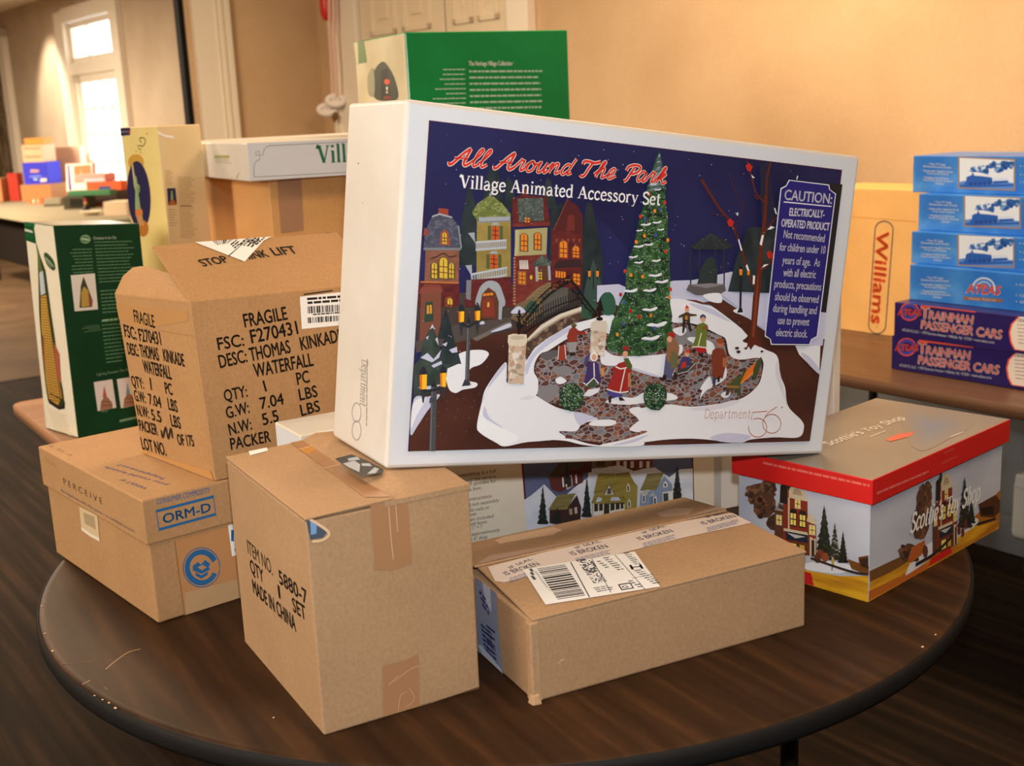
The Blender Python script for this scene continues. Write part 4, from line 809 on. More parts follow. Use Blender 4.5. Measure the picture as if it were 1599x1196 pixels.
P([(125, 1000), (132, 785), (334, 795), (330, 1000)], ROS); P([(205, 604), (210, 556), (268, 562), (268, 608)], C(150, 66, 52)); P([(118, 800), (128, 700), (168, 610), (215, 592), (290, 612), (328, 662), (348, 800)], SLT)
Ln([(120, 800), (345, 800)], 12, GRD); Ln([(170, 608), (215, 592), (290, 612)], 8, GRY); Ln([(328, 662), (346, 795)], 8, C(134, 138, 148))
P([(214, 775), (222, 700), (245, 682), (268, 702), (282, 780)], C(150, 78, 58)); window(232, 715, 258, 770, WIY, True)
P([(118, 720), (124, 672), (150, 690), (150, 720)], C(140, 70, 54))
Ln([(162, 858), (200, 845), (240, 826), (275, 848), (318, 840)], 6, C(70, 44, 34), True)
for x0, x1, y0 in ((168, 200, 895), (215, 262, 870), (272, 300, 895)): window(x0, y0, x1, 972, WIY, True, C(90, 76, 46), 2, 3)
Ln([(100, 996), (330, 1002)], 8, C(190, 112, 60)); P([(92, 1060), (125, 1008), (215, 1012), (240, 1055)], C(128, 66, 54))
window(118, 1098, 170, 1142, WIY, True, C(104, 74, 58)); window(250, 1100, 290, 1142, C(150, 90, 50), True, C(96, 52, 46), 2, 2)
# yellow house with balconies
P([(435, 990), (438, 620), (640, 625), (640, 1000)], OCH); P([(408, 585), (440, 530), (520, 474), (590, 530), (640, 592), (640, 636), (445, 640)], OLV); Ds(520, 474, 9, 9, GRY)
P([(448, 612), (636, 606), (636, 636), (450, 645)], GRY); Ln([(452, 640), (634, 632)], 5, GRD)
for x0, y0 in ((527, 662), (518, 832)):
    P([(x0-24, y0), (x0-4, y0), (x0-4, y0+84), (x0-24, y0+84)], C(88, 92, 56)); P([(x0+46, y0), (x0+66, y0), (x0+66, y0+84), (x0+46, y0+84)], C(88, 92, 56)); window(x0, y0, x0+42, y0+82, C(196, 84, 40)); P([(x0-6, y0-4), (x0+4, y0-20), (x0+34, y0-20), (x0+48, y0-4)], GRY)
for (a, b, c_, e, f, g) in ((385, 705, 430, 755, 615, 742), (368, 898, 404, 945, 618, 905)):
    P([(a, b), (a+38, b-4), (a+40, b+30), (c_, e+48), (c_-5, e+5)], GRY); P([(c_, e), (f, g), (f, g+12), (c_, e+12)], C(186, 190, 198)); l = d.nx()
    for i in range(15): x = c_+6+(f-c_-12)*i/14; y = e+(g-e)*i/14; Ln([(x, y+10), (x, y+46)], 8, GRY, lay=l)
    P([(c_, e+42), (f, g+42), (f, g+56), (c_, e+58)], C(176, 180, 188))
P([(372, 985), (640, 965), (655, 1142), (365, 1142)], BRD); P([(375, 985), (405, 985), (400, 1105), (372, 1095)], GRD)
P([(438, 1142), (446, 1050), (475, 1005), (515, 988), (560, 1000), (588, 1050), (598, 1142)], GRY, True); P([(462, 1142), (468, 1060), (490, 1022), (515, 1010), (545, 1022), (568, 1060), (574, 1142)], C(88, 84, 70), True); P([(478, 1142), (482, 1070), (515, 1032), (550, 1070), (556, 1142)], C(108, 66, 40)); window(474, 1062, 536, 1080, WIN, False, None, 3, 1); window(490, 1110, 520, 1140, C(176, 66, 40))
# red house
P([(648, 650), (648, 500), (700, 478), (855, 488), (875, 660)], BRD); P([(678, 500), (833, 496), (836, 630), (688, 640)], SLG); Ln([(648, 658), (872, 652)], 18, BRK); window(722, 612, 752, 640, WIN, False, None, 2, 2); P([(705, 480), (712, 440), (740, 442), (742, 482)], BRK)
P([(664, 845), (664, 685), (858, 672), (852, 838)], CRM); P([(660, 845), (668, 690), (690, 688), (680, 842)], C(186, 176, 128)); window(700, 722, 736, 808, WIN, True, C(96, 84, 56)); window(782, 716, 816, 800, WIN, True, C(96, 84, 56))
P([(650, 1142), (656, 842), (856, 832), (870, 1000), (760, 1142)], BRK); l = d.nx()
for i in range(16): P([(655, 850+i*18), (668, 850+i*18), (666, 860+i*18), (653, 860+i*18)], C(176, 122, 92), lay=l)
l = d.nx()
for i in range(6): P([(690+i*9, 866), (695+i*9, 866), (700+i*9, 918), (692+i*9, 920)], C(214, 208, 202), lay=l)
window(690, 938, 722, 1004, WIN, False, C(150, 110, 60)); Ds(760, 968, 8, 14, WIY)
P([(768, 885), (828, 834), (888, 882), (880, 900), (775, 902)], SLG); P([(786, 902), (868, 898), (872, 985), (790, 988)], C(94, 60, 44)); window(800, 935, 825, 980, WIY); P([(784, 905), (800, 905), (802, 992), (788, 992)], GRY); P([(858, 900), (874, 900), (878, 986), (864, 986)], GRY)
P([(690, 1142), (735, 1090), (800, 1030), (860, 1000), (905, 990), (915, 1142)], C(134, 112, 82)); l = d.nx()
for i in range(7): Ln([(720+i*20, 1120-i*17), (890, 1128-i*20)], 4, C(108, 88, 64), lay=l)
# maroon house
P([(878, 1035), (882, 690), (1066, 690), (1062, 1040)], BRD); P([(886, 690), (930, 600), (978, 500), (1040, 545), (1066, 600), (1068, 694)], C(84, 38, 40)); Ln([(978, 500), (892, 690)], 5, C(128, 66, 60)); P([(975, 640), (982, 596), (1015, 598), (1020, 690), (968, 690)], C(112, 48, 44))
window(930, 768, 974, 848, WIN, True, C(120, 58, 48)); window(1008, 796, 1044, 848, WIN, True, C(120, 58, 48)); P([(892, 915), (915, 870), (1050, 862), (1066, 905)], C(58, 40, 42)); window(905, 930, 965, 968, WIN, False, None, 4, 1); window(1010, 945, 1050, 1010, WIN, False, C(86, 44, 38))
l = d.nx()
for i in range(5): P([(905+i*34, 740), (918+i*34, 738), (911+i*34, 765)], C(150, 80, 66), lay=l)
# distant lamp, trees and far snow
P([(1060, 1142), (1085, 1000), (1130, 860), (1175, 1000), (1170, 1142)], C(58, 78, 72)); Ln([(1130, 935), (1130, 1040)], 7, C(36, 34, 40)); 
for x in (1106, 1154): P([(x-9, 930), (x+9, 930), (x+7, 964), (x-7, 964)], WIN); Ln([(x, 915), (x, 930)], 8, C(30, 30, 36)); Ln([(x, 964), (x, 985)], 6, C(30, 30, 36))
P([(1150, 1142), (1152, 1016), (1280, 1008), (1400, 1060), (1400, 1142)], LAV); P([(1165, 1142), (1168, 1090), (1205, 1056), (1245, 1085), (1258, 1142)], C(52, 92, 72), True)
# ground
d.at(960, 220, 3.5175)
P([(230, 800), (320, 772), (430, 768), (560, 740), (640, 722), (760, 770), (900, 830), (1150, 900), (1148, 960), (1080, 1190), (230, 1190)], LAV)
d.at(0, 0, 1)
P([(660, 560), (720, 530), (790, 520), (860, 500), (940, 470), (1000, 490), (1060, 470), (1130, 500), (1200, 530), (1286, 530), (1263, 688), (638, 704), (646, 610)], EARTH)
d.at(630, 450, 4.124)
P([(70, 350), (330, 240), (690, 190), (700, 250), (430, 330), (80, 420)], C(82, 74, 70)); P([(690, 200), (720, 110), (840, 60), (900, 160), (800, 250)], C(116, 98, 72)); P([(780, 150), (800, 105), (830, 85), (862, 110), (866, 160)], C(56, 80, 66), True); P([(880, 60), (1000, 0), (1060, 0), (1060, 110), (900, 190)], C(92, 88, 82)); P([(440, 330), (640, 232), (690, 215), (700, 260), (600, 280), (470, 345)], C(112, 104, 98)); P([(560, 285), (620, 255), (680, 230), (692, 250), (610, 280)], LAV, True); P([(690, 165), (740, 120), (785, 160)], LAV, True); P([(480, 235), (510, 215), (520, 235)], LAV, True)
P([(100, 340), (108, 30), (240, 25), (235, 330)], C(122, 74, 60)); P([(95, 40), (110, 0), (240, 0), (245, 30)], C(136, 72, 60)); P([(130, 225), (138, 95), (185, 90), (190, 215)], C(52, 70, 56)); P([(145, 170), (147, 115), (178, 112), (180, 168)], C(206, 150, 58)); Ln([(162, 115), (164, 168)], 4, MUL)
window(280, 82, 312, 108, WIY, True, C(110, 46, 44), 2, 1)
for x, y, h, w_ in ((268, 330, 190, 110), ): P([(x-w_/2, y), (x-w_*.3, y-h*.5), (x, y-h), (x+w_*.3, y-h*.5), (x+w_/2, y)], DKT)
P([(492, 90), (500, 20), (545, -10), (590, 20), (610, 100), (605, 205), (490, 200)], C(98, 58, 44)); window(510, 40, 575, 56, WIN, False, None, 3, 1, -.1); P([(505, 190), (508, 80), (545, 62), (580, 80), (585, 185)], C(132, 56, 44)); P([(536, 125), (540, 95), (550, 95), (552, 125)], WIY)
P([(470, 200), (478, 70), (510, 0), (560, -30), (620, 0), (638, 80), (630, 205), (610, 205), (612, 90), (590, 30), (545, 0), (505, 40), (492, 110), (488, 200)], GRY)
# left evergreens and snow
EVG = noisy('evergreen_print', (44, 58, 54), (64, 78, 72), (60, 60, 40), .4, .35)
P([(270, 510), (365, 420), (490, 400), (548, 425), (500, 490), (430, 520), (400, 590), (470, 612), (460, 640), (380, 655), (330, 676), (285, 640)], SNOW, True)
P([(60, 720), (62, 500), (100, 460), (130, 330), (180, 240), (215, 330), (240, 440), (330, 480), (350, 490), (280, 520), (262, 650), (90, 710)], EVG); P([(230, 490), (250, 350), (300, 260), (350, 420), (370, 490)], DKT)
for q in ([(165, 270), (182, 235), (198, 270), (182, 258)], [(105, 450), (150, 420), (190, 460), (240, 400), (225, 450), (180, 480)], [(200, 330), (215, 320), (222, 372)], [(290, 400), (340, 380), (345, 415), (310, 420)], [(245, 365), (280, 350), (270, 378)], [(175, 500), (240, 470), (245, 490), (190, 515)], [(90, 640), (250, 620), (150, 665)], [(140, 320), (158, 310), (150, 336)]): P(q, LAV)
P([(40, 940), (62, 715), (150, 700), (232, 688), (150, 790), (90, 880)], LAV, True); P([(44, 900), (60, 740), (140, 710), (80, 820)], SNOW, True)
def twolamp(px, py0, py1, w_, lan, cap):
    S1, S2 = C(74, 76, 80), C(112, 114, 120); DK = C(44, 44, 50)
    P([(px+2, py0), (px+w_+2, py0), (px+w_-8, py1), (px-12, py1)], S1); P([(px+6, py0), (px+12, py0), (px, py1), (px-6, py1)], S2)
    for x0, y0, x1, y1 in lan:
        P([(x0, y0), (x1, y0-4), (x1-2, y1-4), (x0+4, y1)], C(246, 190, 44)); P([(x0, y0), (x0+(x1-x0)*.35, y0-1), (x0+(x1-x0)*.35, y1-1), (x0+4, y1)], C(226, 116, 34))
        xm = (x0+x1)/2; P([(x0-5, y0+4), (x0+6, y0-26), (xm-4, y0-50), (xm+4, y0-50), (x1-4, y0-28), (x1+5, y0)], DK); P([(x0+2, y1), (x1, y1-4), (xm+10, y1+44), (xm+4, y1+84), (xm-4, y1+84), (xm-10, y1+44)], C(54, 54, 60)); 
    Ln([((lan[0][0]+lan[0][2])/2, lan[0][3]+12), (px+w_/2, py0+26), ((lan[1][0]+lan[1][2])/2, lan[1][3]+2)], 16, DK); P([(px-2, py0+8), (px+w_/2, py0-48), (px+w_+4, py0+8)], DK)
twolamp(404, 225, 630, 24, ((350, 152, 388, 224), (455, 148, 491, 214)), 0); P([(372, 634), (390, 590), (418, 590), (432, 624)], C(58, 60, 66))
twolamp(172, 630, 1046, 38, ((98, 556, 146, 654), (230, 546, 271, 640)), 0); P([(160, 740), (165, 705), (200, 700), (204, 735)], C(70, 72, 78))
# plaza
P([(840, 510), (880, 440), (1000, 400), (1060, 330), (1180, 270), (1300, 280), (1480, 440), (1525, 480), (1525, 1000), (1340, 1000), (1040, 965), (1010, 920), (1110, 920), (1250, 840), (1100, 790), (980, 745), (880, 730), (850, 650), (865, 600)], COB)
d.at(940, 450, 4.125)
P([(0, 470), (200, 440), (430, 300), (450, 220), (560, 235), (700, 290), (780, 320), (800, 440), (1020, 455), (1022, 560), (985, 640), (880, 715), (700, 750), (560, 762), (420, 752), (200, 785), (245, 850), (180, 910), (300, 918), (100, 1005), (0, 1010)], COB)
GAP = C(132, 128, 132)
P([(450, 290), (520, 262), (640, 300), (560, 330), (520, 380), (480, 400)], GAP, True); P([(560, 640), (640, 600), (690, 560), (720, 600), (650, 650)], GAP, True); P([(640, 330), (760, 350), (790, 420), (720, 470), (680, 420)], GAP, True)
d.at(630, 450, 4.124); P([(860, 690), (880, 640), (980, 620), (1000, 660), (940, 735), (880, 730)], GAP, True); P([(880, 430), (980, 400), (1000, 430), (920, 465)], C(98, 94, 96), True); P([(960, 520), (1040, 500), (1100, 540), (1000, 560)], GAP, True)
l = d.nx()
for y in (812, 876, 958): Ln([(1130 if y < 960 else 1040, y), (1525, y+(6 if y < 900 else 4))], 3, C(170, 112, 74), lay=l)
# snow banks
P([(470, 880), (500, 740), (530, 640), (650, 480), (662, 560), (668, 612), (770, 618), (850, 690), (980, 765), (1100, 795), (1180, 815), (1250, 842), (1150, 872), (1110, 918), (1000, 920), (1040, 962), (900, 980), (780, 990), (650, 1016), (590, 990), (490, 930)], SNOW, True)
P([(500, 780), (545, 820), (620, 890), (740, 960), (650, 1010), (590, 990), (480, 920), (480, 850)], C(238, 239, 244), True); P([(520, 760), (550, 830), (640, 900), (560, 860), (510, 820)], LAV, True); P([(740, 715), (800, 690), (850, 700), (800, 720)], C(220, 218, 226)); P([(640, 490), (560, 600), (505, 740), (540, 650), (645, 520)], LAV, True)
P([(772, 615), (775, 480), (800, 440), (850, 380), (950, 300), (1070, 240), (1200, 205), (1345, 170), (1350, 300), (1200, 260), (1080, 315), (1000, 360), (930, 405), (880, 425), (845, 480), (838, 540), (865, 600), (850, 690)], SNOW, True); P([(785, 500), (840, 410), (960, 310), (1080, 250), (1050, 290), (930, 370), (840, 450), (790, 560)], LAV, True)
P([(1100, 795), (1250, 838), (1200, 850), (1130, 880)], LAV, True); P([(1195, 880), (1230, 850), (1340, 846), (1368, 866), (1320, 886)], SNOW, True); P([(975, 590), (1010, 572), (1048, 600), (1000, 620)], SNOW, True); P([(1450, 780), (1525, 768), (1525, 860), (1500, 830)], SNOW, True); P([(1455, 900), (1525, 850), (1525, 920), (1470, 918)], SNOW, True)
P([(900, 970), (1060, 965), (1200, 1000), (1340, 1012), (1525, 985), (1525, 1012), (1300, 1018), (1150, 1005), (1040, 980)], SNOW, True)
d.at(940, 450, 4.125)
P([(0, 392), (60, 430), (150, 440), (400, 425), (500, 365), (515, 410), (480, 450), (470, 520), (440, 575), (380, 575), (280, 545), (160, 505), (0, 492)], SNOW, True); P([(150, 500), (280, 540), (380, 572), (330, 570), (200, 530)], LAV, True)
P([(545, 330), (600, 318), (700, 350), (720, 400), (690, 430), (640, 390)], SNOW, True); P([(450, 270), (520, 250), (540, 280), (500, 310)], SNOW, True)
P([(440, 215), (432, 80), (560, 84), (640, 110), (720, 130), (830, 215), (930, 300), (900, 345), (985, 370), (1050, 400), (1120, 440), (1140, 560), (1170, 640), (1190, 760), (1275, 850), (1290, 900), (1255, 958), (1100, 958), (950, 972), (870, 992), (620, 968), (440, 970), (300, 985), (100, 1012), (0, 1016), (0, 1002), (150, 970), (290, 920), (180, 912), (240, 852), (175, 790), (260, 770), (420, 748), (560, 762), (700, 750), (880, 715), (985, 640), (1022, 560), (1020, 455), (880, 462), (815, 430), (790, 330), (740, 300), (640, 250), (550, 225)], SNOW, True)
P([(560, 775), (700, 755), (850, 720), (880, 735), (780, 770), (640, 790)], C(216, 216, 226), True); P([(690, 960), (800, 930), (950, 950), (880, 990), (760, 985)], LAV, True); P([(1120, 470), (1150, 600), (1185, 760), (1160, 700), (1110, 560)], C(214, 214, 226), True); P([(300, 940), (180, 975), (60, 1010), (200, 990)], LAV, True); P([(560, 100), (640, 115), (730, 150), (820, 220), (700, 170), (600, 130)], LAV, True); P([(620, 770), (640, 690), (760, 560), (790, 500), (790, 580), (700, 640), (640, 658)], SNOW, True)
P([(630, 655), (650, 610), (690, 570), (700, 640)], SNOW, True); P([(760, 690), (775, 670), (820, 665), (810, 700), (780, 706)], SNOW, True); P([(20, 735), (100, 700), (200, 705), (280, 670), (440, 678), (475, 715), (300, 735), (160, 750)], SNOW, True)
P([(650, 95), (770, 75), (870, 140), (1000, 250), (1060, 290), (1020, 360), (960, 340), (880, 250), (760, 160), (690, 110)], EARTH); P([(530, 76), (600, 80), (700, 112), (640, 106)], C(96, 56, 42))
P([(1235, 372), (1395, 372), (1388, 556), (1300, 470), (1260, 430)], SNOW); P([(1270, 420), (1310, 480), (1388, 556), (1388, 520), (1320, 440)], LAV, True); P([(1350, 160), (1428, 160), (1410, 372), (1330, 372)], LAV)
d.at(940, 450, 4.125)
P([(745, 25), (800, 25), (1050, 110), (1042, 250), (1000, 240), (940, 200), (840, 150), (870, 130)], LAV, True)
P([(838, 148), (872, 135), (905, 150), (900, 170), (860, 165)], SNOW, True)
# gazebo, bare tree, dark firs on the far side
d.at(960, 220, 3.5175); GZ = C(44, 50, 54); GZ2 = C(62, 70, 72)
P([(405, 585), (460, 545), (522, 508), (590, 545), (645, 582), (610, 600), (430, 600)], GZ); l = d.nx()
for x in (430, 470, 560, 610): Ln([(524, 512), (x, 592)], 4, GZ2, lay=l)
P([(440, 820), (470, 700), (500, 650), (530, 640), (560, 700), (555, 820)], C(48, 58, 58)); 
for x in (412, 460, 545, 595): Ln([(x, 595), (x, 800)], 9, GZ)
P([(388, 822), (402, 792), (520, 785), (598, 790), (605, 826), (560, 852), (440, 850)], C(96, 90, 90)); P([(402, 794), (520, 785), (598, 792), (500, 812)], C(132, 128, 132)); P([(480, 850), (570, 840), (580, 890), (520, 885)], SNOW, True)
P([(615, 830), (640, 730), (665, 640), (700, 560), (720, 480), (860, 470), (895, 560), (885, 840)], DKT)
P([(1140, 230), (1240, 240), (1150, 945), (1095, 940)], C(38, 36, 40)); P([(790, 130), (840, 120), (860, 300), (900, 470), (800, 480)], C(40, 38, 60))
BT_ = C(96, 42, 30); BT2 = C(128, 62, 42)
P([(715, 1150), (738, 1040), (752, 860), (772, 720), (790, 560), (808, 420), (815, 300), (832, 300), (826, 440), (806, 620), (796, 780), (778, 960), (768, 1080), (800, 1120), (790, 1135), (760, 1120), (740, 1150), (728, 1130), (700, 1140)], BT_); P([(745, 1080), (765, 860), (785, 700), (775, 900), (758, 1080)], BT2)
l = d.nx()
for q, w_ in (([(755, 800), (715, 690), (690, 600), (640, 470), (560, 360), (470, 215)], 14), ([(640, 470), (600, 420), (520, 400)], 5), ([(790, 720), (850, 660), (890, 560)], 14), ([(800, 540), (840, 470), (885, 420)], 9), ([(818, 340), (770, 290), (745, 200), (720, 110)], 9), ([(825, 300), (830, 200), (850, 120)], 12), ([(690, 360), (655, 280), (620, 180)], 5), ([(690, 600), (660, 500), (690, 400), (700, 340)], 6), ([(795, 300), (780, 320), (760, 300)], 7), ([(840, 640), (862, 560), (868, 520)], 6), ([(1100, 330), (1180, 260)], 4)): d.line(q, w_, BT_ if w_ > 6 else C(72, 40, 46), True, False, l)
for q in ([(788, 570), (800, 520), (812, 520), (800, 580)], [(750, 790), (752, 740), (764, 745), (760, 790)], [(712, 690), (720, 680), (735, 722), (724, 722)], [(670, 545), (676, 542), (694, 605), (686, 606)], [(830, 490), (850, 470), (872, 478), (846, 490)], [(656, 398), (664, 410), (674, 396), (668, 416)], [(742, 186), (762, 205), (750, 206)], [(866, 370), (874, 372), (884, 408), (874, 402)], [(800, 700), (812, 682), (838, 680), (815, 694)], [(988, 212), (994, 190), (998, 196), (992, 216)]): P(q, SNOW)
BRD_ = C(190, 46, 34)
for x, y in ((734, 150), (632, 456), (848, 632)): P([(x-22, y-12), (x-4, y-28), (x+14, y-8), (x+20, y-18), (x+10, y+10), (x+4, y+20), (x-12, y+16)], BRD_)
Ln([(686, 735), (682, 940)], 14, C(34, 32, 36)); P([(664, 946), (676, 920), (690, 920), (698, 944)], C(34, 32, 36)); P([(676, 706), (694, 708), (692, 742), (678, 740)], WIN); P([(720, 716), (734, 716), (732, 740), (720, 740)], WIN); P([(672, 706), (684, 690), (698, 708)], C(30, 30, 34))
# rocks near the tree foot
for x, y, a, b in ((664, 1140, 12, 8), (672, 1160, 12, 9), (800, 1158, 9, 6)): Ds(x, y, a, b, C(70, 42, 36), 8)
# bridge
d.at(630, 450, 4.124)
P([(780, 345), (860, 280), (1000, 200), (1145, 150), (1148, 205), (1050, 250), (930, 320), (840, 385), (785, 470)], RUB); P([(790, 330), (880, 240), (1000, 170), (1140, 122), (1150, 150), (1010, 200), (890, 275), (800, 345)], C(216, 206, 190)); P([(800, 335), (890, 262), (1010, 190), (1150, 142), (1150, 152), (1010, 202), (890, 277), (800, 347)], C(168, 152, 134))
P([(1145, 200), (1140, 130), (1200, 90), (1250, 110), (1200, 200)], C(52, 84, 66)); P([(1280, 170), (1262, 100), (1285, 45), (1325, 30), (1358, 80), (1355, 165)], C(52, 92, 74), True)
IRON = C(30, 26, 26); GOLD = C(132, 96, 44)
low = lambda f: (755+(1125-755)*f, 305-185*f-26*math.sin(math.pi*f)); top = lambda f: (745+(1060-745)*f, 262-300*f-40*math.sin(math.pi*f))
Ln([low(i/12) for i in range(13)], 9, IRON); Ln([(x-4, y-48) for x, y in (low(i/12) for i in range(13))], 6, IRON); l = d.nx()
for i in range(24):
    x, y = low(i/23); Ln([(x, y), (x-6, y-92)], 5, IRON, lay=l)
Ln([top(i/12) for i in range(13)], 13, IRON); Ln([(x-6+14*i/12, y-40) for i, (x, y) in ((i, top(i/12)) for i in range(13))], 8, IRON); l = d.nx()
for i in range(9):
    x, y = top((i+.5)/9); ring(d, x+2, y-20, 16, 4, GOLD if i % 3 == 0 else IRON, 0, 300, 1, 12)
Ln([(1055, -60), (1100, -20), (1160, 70), (1240, 175)], 13, IRON); Ln([(1075, 10), (1110, 40), (1160, 110), (1235, 190)], 8, IRON); Ln([(1050, -75), (1050, -20)], 12, IRON); Ln([(1032, -50), (1070, -50)], 7, GOLD); l = d.nx()
for i in range(5): ring(d, 1092+28*i, 15+36*i, 15, 4, IRON, 0, 300, 1, 12)
P([(665, 612), (672, 345), (786, 345), (768, 618)], STN); P([(664, 345), (668, 305), (700, 295), (786, 300), (792, 345), (770, 375), (672, 372)], C(216, 204, 182)); Ds(728, 320, 48, 14, C(196, 180, 156)); Ln([(735, 300), (738, 240), (736, 190), (740, 145)], 14, IRON); Ds(737, 240, 17, 24, IRON); P([(722, 190), (738, 135), (754, 190)], IRON); Ln([(720, 186), (756, 186)], 7, IRON)
P([(1195, 420), (1200, 270), (1304, 270), (1285, 440)], STN); P([(1196, 272), (1200, 228), (1225, 210), (1300, 212), (1308, 250), (1300, 285)], C(208, 198, 184)); Ln([(1254, 210), (1256, 150), (1262, 90)], 16, IRON); P([(1236, 150), (1262, 65), (1284, 150)], IRON); Ds(1256, 200, 22, 12, IRON)
# the decorated fir
d.at(940, 450, 4.125)
TRG = noisy('fir_print', (34, 62, 40), (70, 108, 64), (110, 110, 90), .4, .35, c3=(48, 84, 50))
def c2c4(p): return ((960+p[0]/3.5175-940)*4.125, (220+p[1]/3.5175-450)*4.125)
Lf = [c2c4(p) for p in ((238, 60), (218, 100), (205, 150), (172, 262), (165, 320), (148, 372), (122, 450), (112, 520), (98, 572), (72, 650), (52, 735))]+[(145, 20), (105, 100), (85, 170), (58, 215), (42, 290), (24, 345), (30, 400)]
Rf = [c2c4(p) for p in ((242, 60), (256, 130), (272, 262), (272, 340), (285, 430), (282, 520), (296, 600), (292, 700), (300, 760))]+[(428, 40), (432, 110), (445, 180), (438, 240), (452, 290), (430, 350), (420, 385)]
P(Lf+[(120, 425), (230, 440), (330, 415)]+Rf[::-1], TRG)
rd = random.Random(11)
def edge(E_, y):
    for a, b in zip(E_, E_[1:]):
        if a[1] <= y <= b[1]: return a[0]+(b[0]-a[0])*(y-a[1])/max(1e-6, b[1]-a[1])
    return E_[-1][0] if y > E_[-1][1] else E_[0][0]
def intree(n, y0, y1, mrg=10):
    out = []
    for _ in range(n):
        f = rd.random()**.62; y = y0+(y1-y0)*f; a, b = edge(Lf, y)+mrg, edge(Rf, y)-mrg
        if b > a: out.append((rd.uniform(a, b), y))
    return out
yt = Lf[0][1]
l = d.nx()
for x, y in intree(90, yt+160, 400, 14): q = rd.uniform(10, 26); d.poly([(x-q, y), (x-q*.3, y-q*.5), (x+q, y+q*.1), (x+q*.2, y+q*.55)], rd.choice((C(28, 48, 36), C(30, 40, 36))), False, l)
l = d.nx()
for x, y in intree(110, yt+120, 390, 12): q = rd.uniform(8, 20); d.poly([(x-q, y+q*.3), (x, y-q*.35), (x+q, y+q*.2), (x, y+q*.15)], rd.choice((C(84, 124, 76), C(96, 134, 88), C(66, 104, 62))), False, l)
l = d.nx(); GS = C(120, 132, 150)
for k in range(26):
    y = yt+20+k*9; a, b = edge(Lf, y), edge(Rf, y); q = (b-a)*.42; x = (a+b)/2+rd.uniform(-.2, .2)*(b-a); d.poly([(x-q, y+8), (x, y-4), (x+q, y), (x, y+5)], rd.choice((GS, C(86, 98, 112), C(156, 166, 186))), False, l)
for (x, y, q) in [(*c2c4(p[:2]), p[2]) for p in ((165, 462, 34), (225, 450, 30), (125, 582, 34), (95, 640, 30), (180, 572, 30), (125, 670, 30), (245, 490, 24), (130, 495, 22), (215, 740, 44), (185, 822, 44), (80, 825, 46), (250, 775, 44), (220, 660, 30), (205, 240, 24), (228, 270, 22))]+[(300, 138, 50), (345, 235, 66), (305, 322, 60), (180, 20, 40), (420, 60, 20)]:
    y += 0; P([(x-q, y+q*.12), (x-q*.6, y-q*.12), (x, y-q*.05), (x+q*.7, y-q*.28), (x+q, y-q*.22), (x+q*.6, y+q*.16), (x, y+q*.26)], SNOW, True); P([(x-q*.8, y+q*.16), (x, y+q*.2), (x+q*.6, y+q*.16), (x, y+q*.3)], LAV2, True)
l = d.nx()
for x, y in intree(430, yt+90, 425, 2): d.disc(x, y, 2.3, 2.3, SNOW, 5, l)
for x, y in intree(70, yt+200, 420, 2): d.disc(x, y, 2.6, 2.6, C(236, 190, 90), 5, l)
l = d.nx()
for p, cc in [(c2c4(q[:2]), q[2]) for q in ((133, 418, 'r'), (212, 388, 'o'), (155, 525, 'o'), (283, 548, 'o'), (110, 558, 'o'), (271, 610, 'r'), (48, 718, 'r'), (82, 740, 'o'), (145, 748, 'o'), (298, 818, 'r'), (292, 860, 'y'), (78, 938, 'r'), (126, 968, 'r'), (190, 960, 'o'), (25, 846, 'r'), (266, 342, 'r'), (180, 296, 'r'), (158, 432, 'b'), (216, 520, 'b'), (42, 890, 'b'), (240, 380, 'b'))]+[((175, 150), 'r'), ((233, 186), 'r'), ((305, 178), 'o'), ((110, 44), 'r'), ((424, 62), 'o'), ((330, 260), 'b'), ((90, 300), 'o'), ((130, 230), 'b')]:
    d.disc(p[0], p[1], 10, 13, {'r': C(206, 58, 40), 'o': C(230, 140, 44), 'y': C(236, 190, 60), 'b': C(64, 84, 150)}[cc], 9, l)
# shrubs
def shrub(x, y, rx, ry, seed):
    rd = random.Random(seed); P([(x+rx*math.cos(a)*rd.uniform(.9, 1.06), y+ry*math.sin(a)*rd.uniform(.92, 1.05)) for a in (2*math.pi*i/16 for i in range(16))], C(40, 66, 46)); l = d.nx()
    for i in range(46): a = rd.uniform(0, 6.28); r = rd.random()**.6; X, Y = x+rx*.85*r*math.cos(a), y+ry*.85*r*math.sin(a); q = rx*.16; d.poly([(X-q, Y+q*.4), (X, Y-q*.6), (X+q, Y+q*.3)], rd.choice((C(74, 112, 66), C(92, 128, 82), C(30, 46, 36))), False, l)
    l = d.nx()
    for i in range(60): a = rd.uniform(0, 6.28); r = rd.random()**.5; d.disc(x+rx*.92*r*math.cos(a), y+ry*.92*r*math.sin(a), rx*.032, rx*.032, SNOW, 5, l)
shrub(335, 695, 78, 92, 3)
d.at(630, 450, 4.124); shrub(1070, 698, 82, 92, 5)
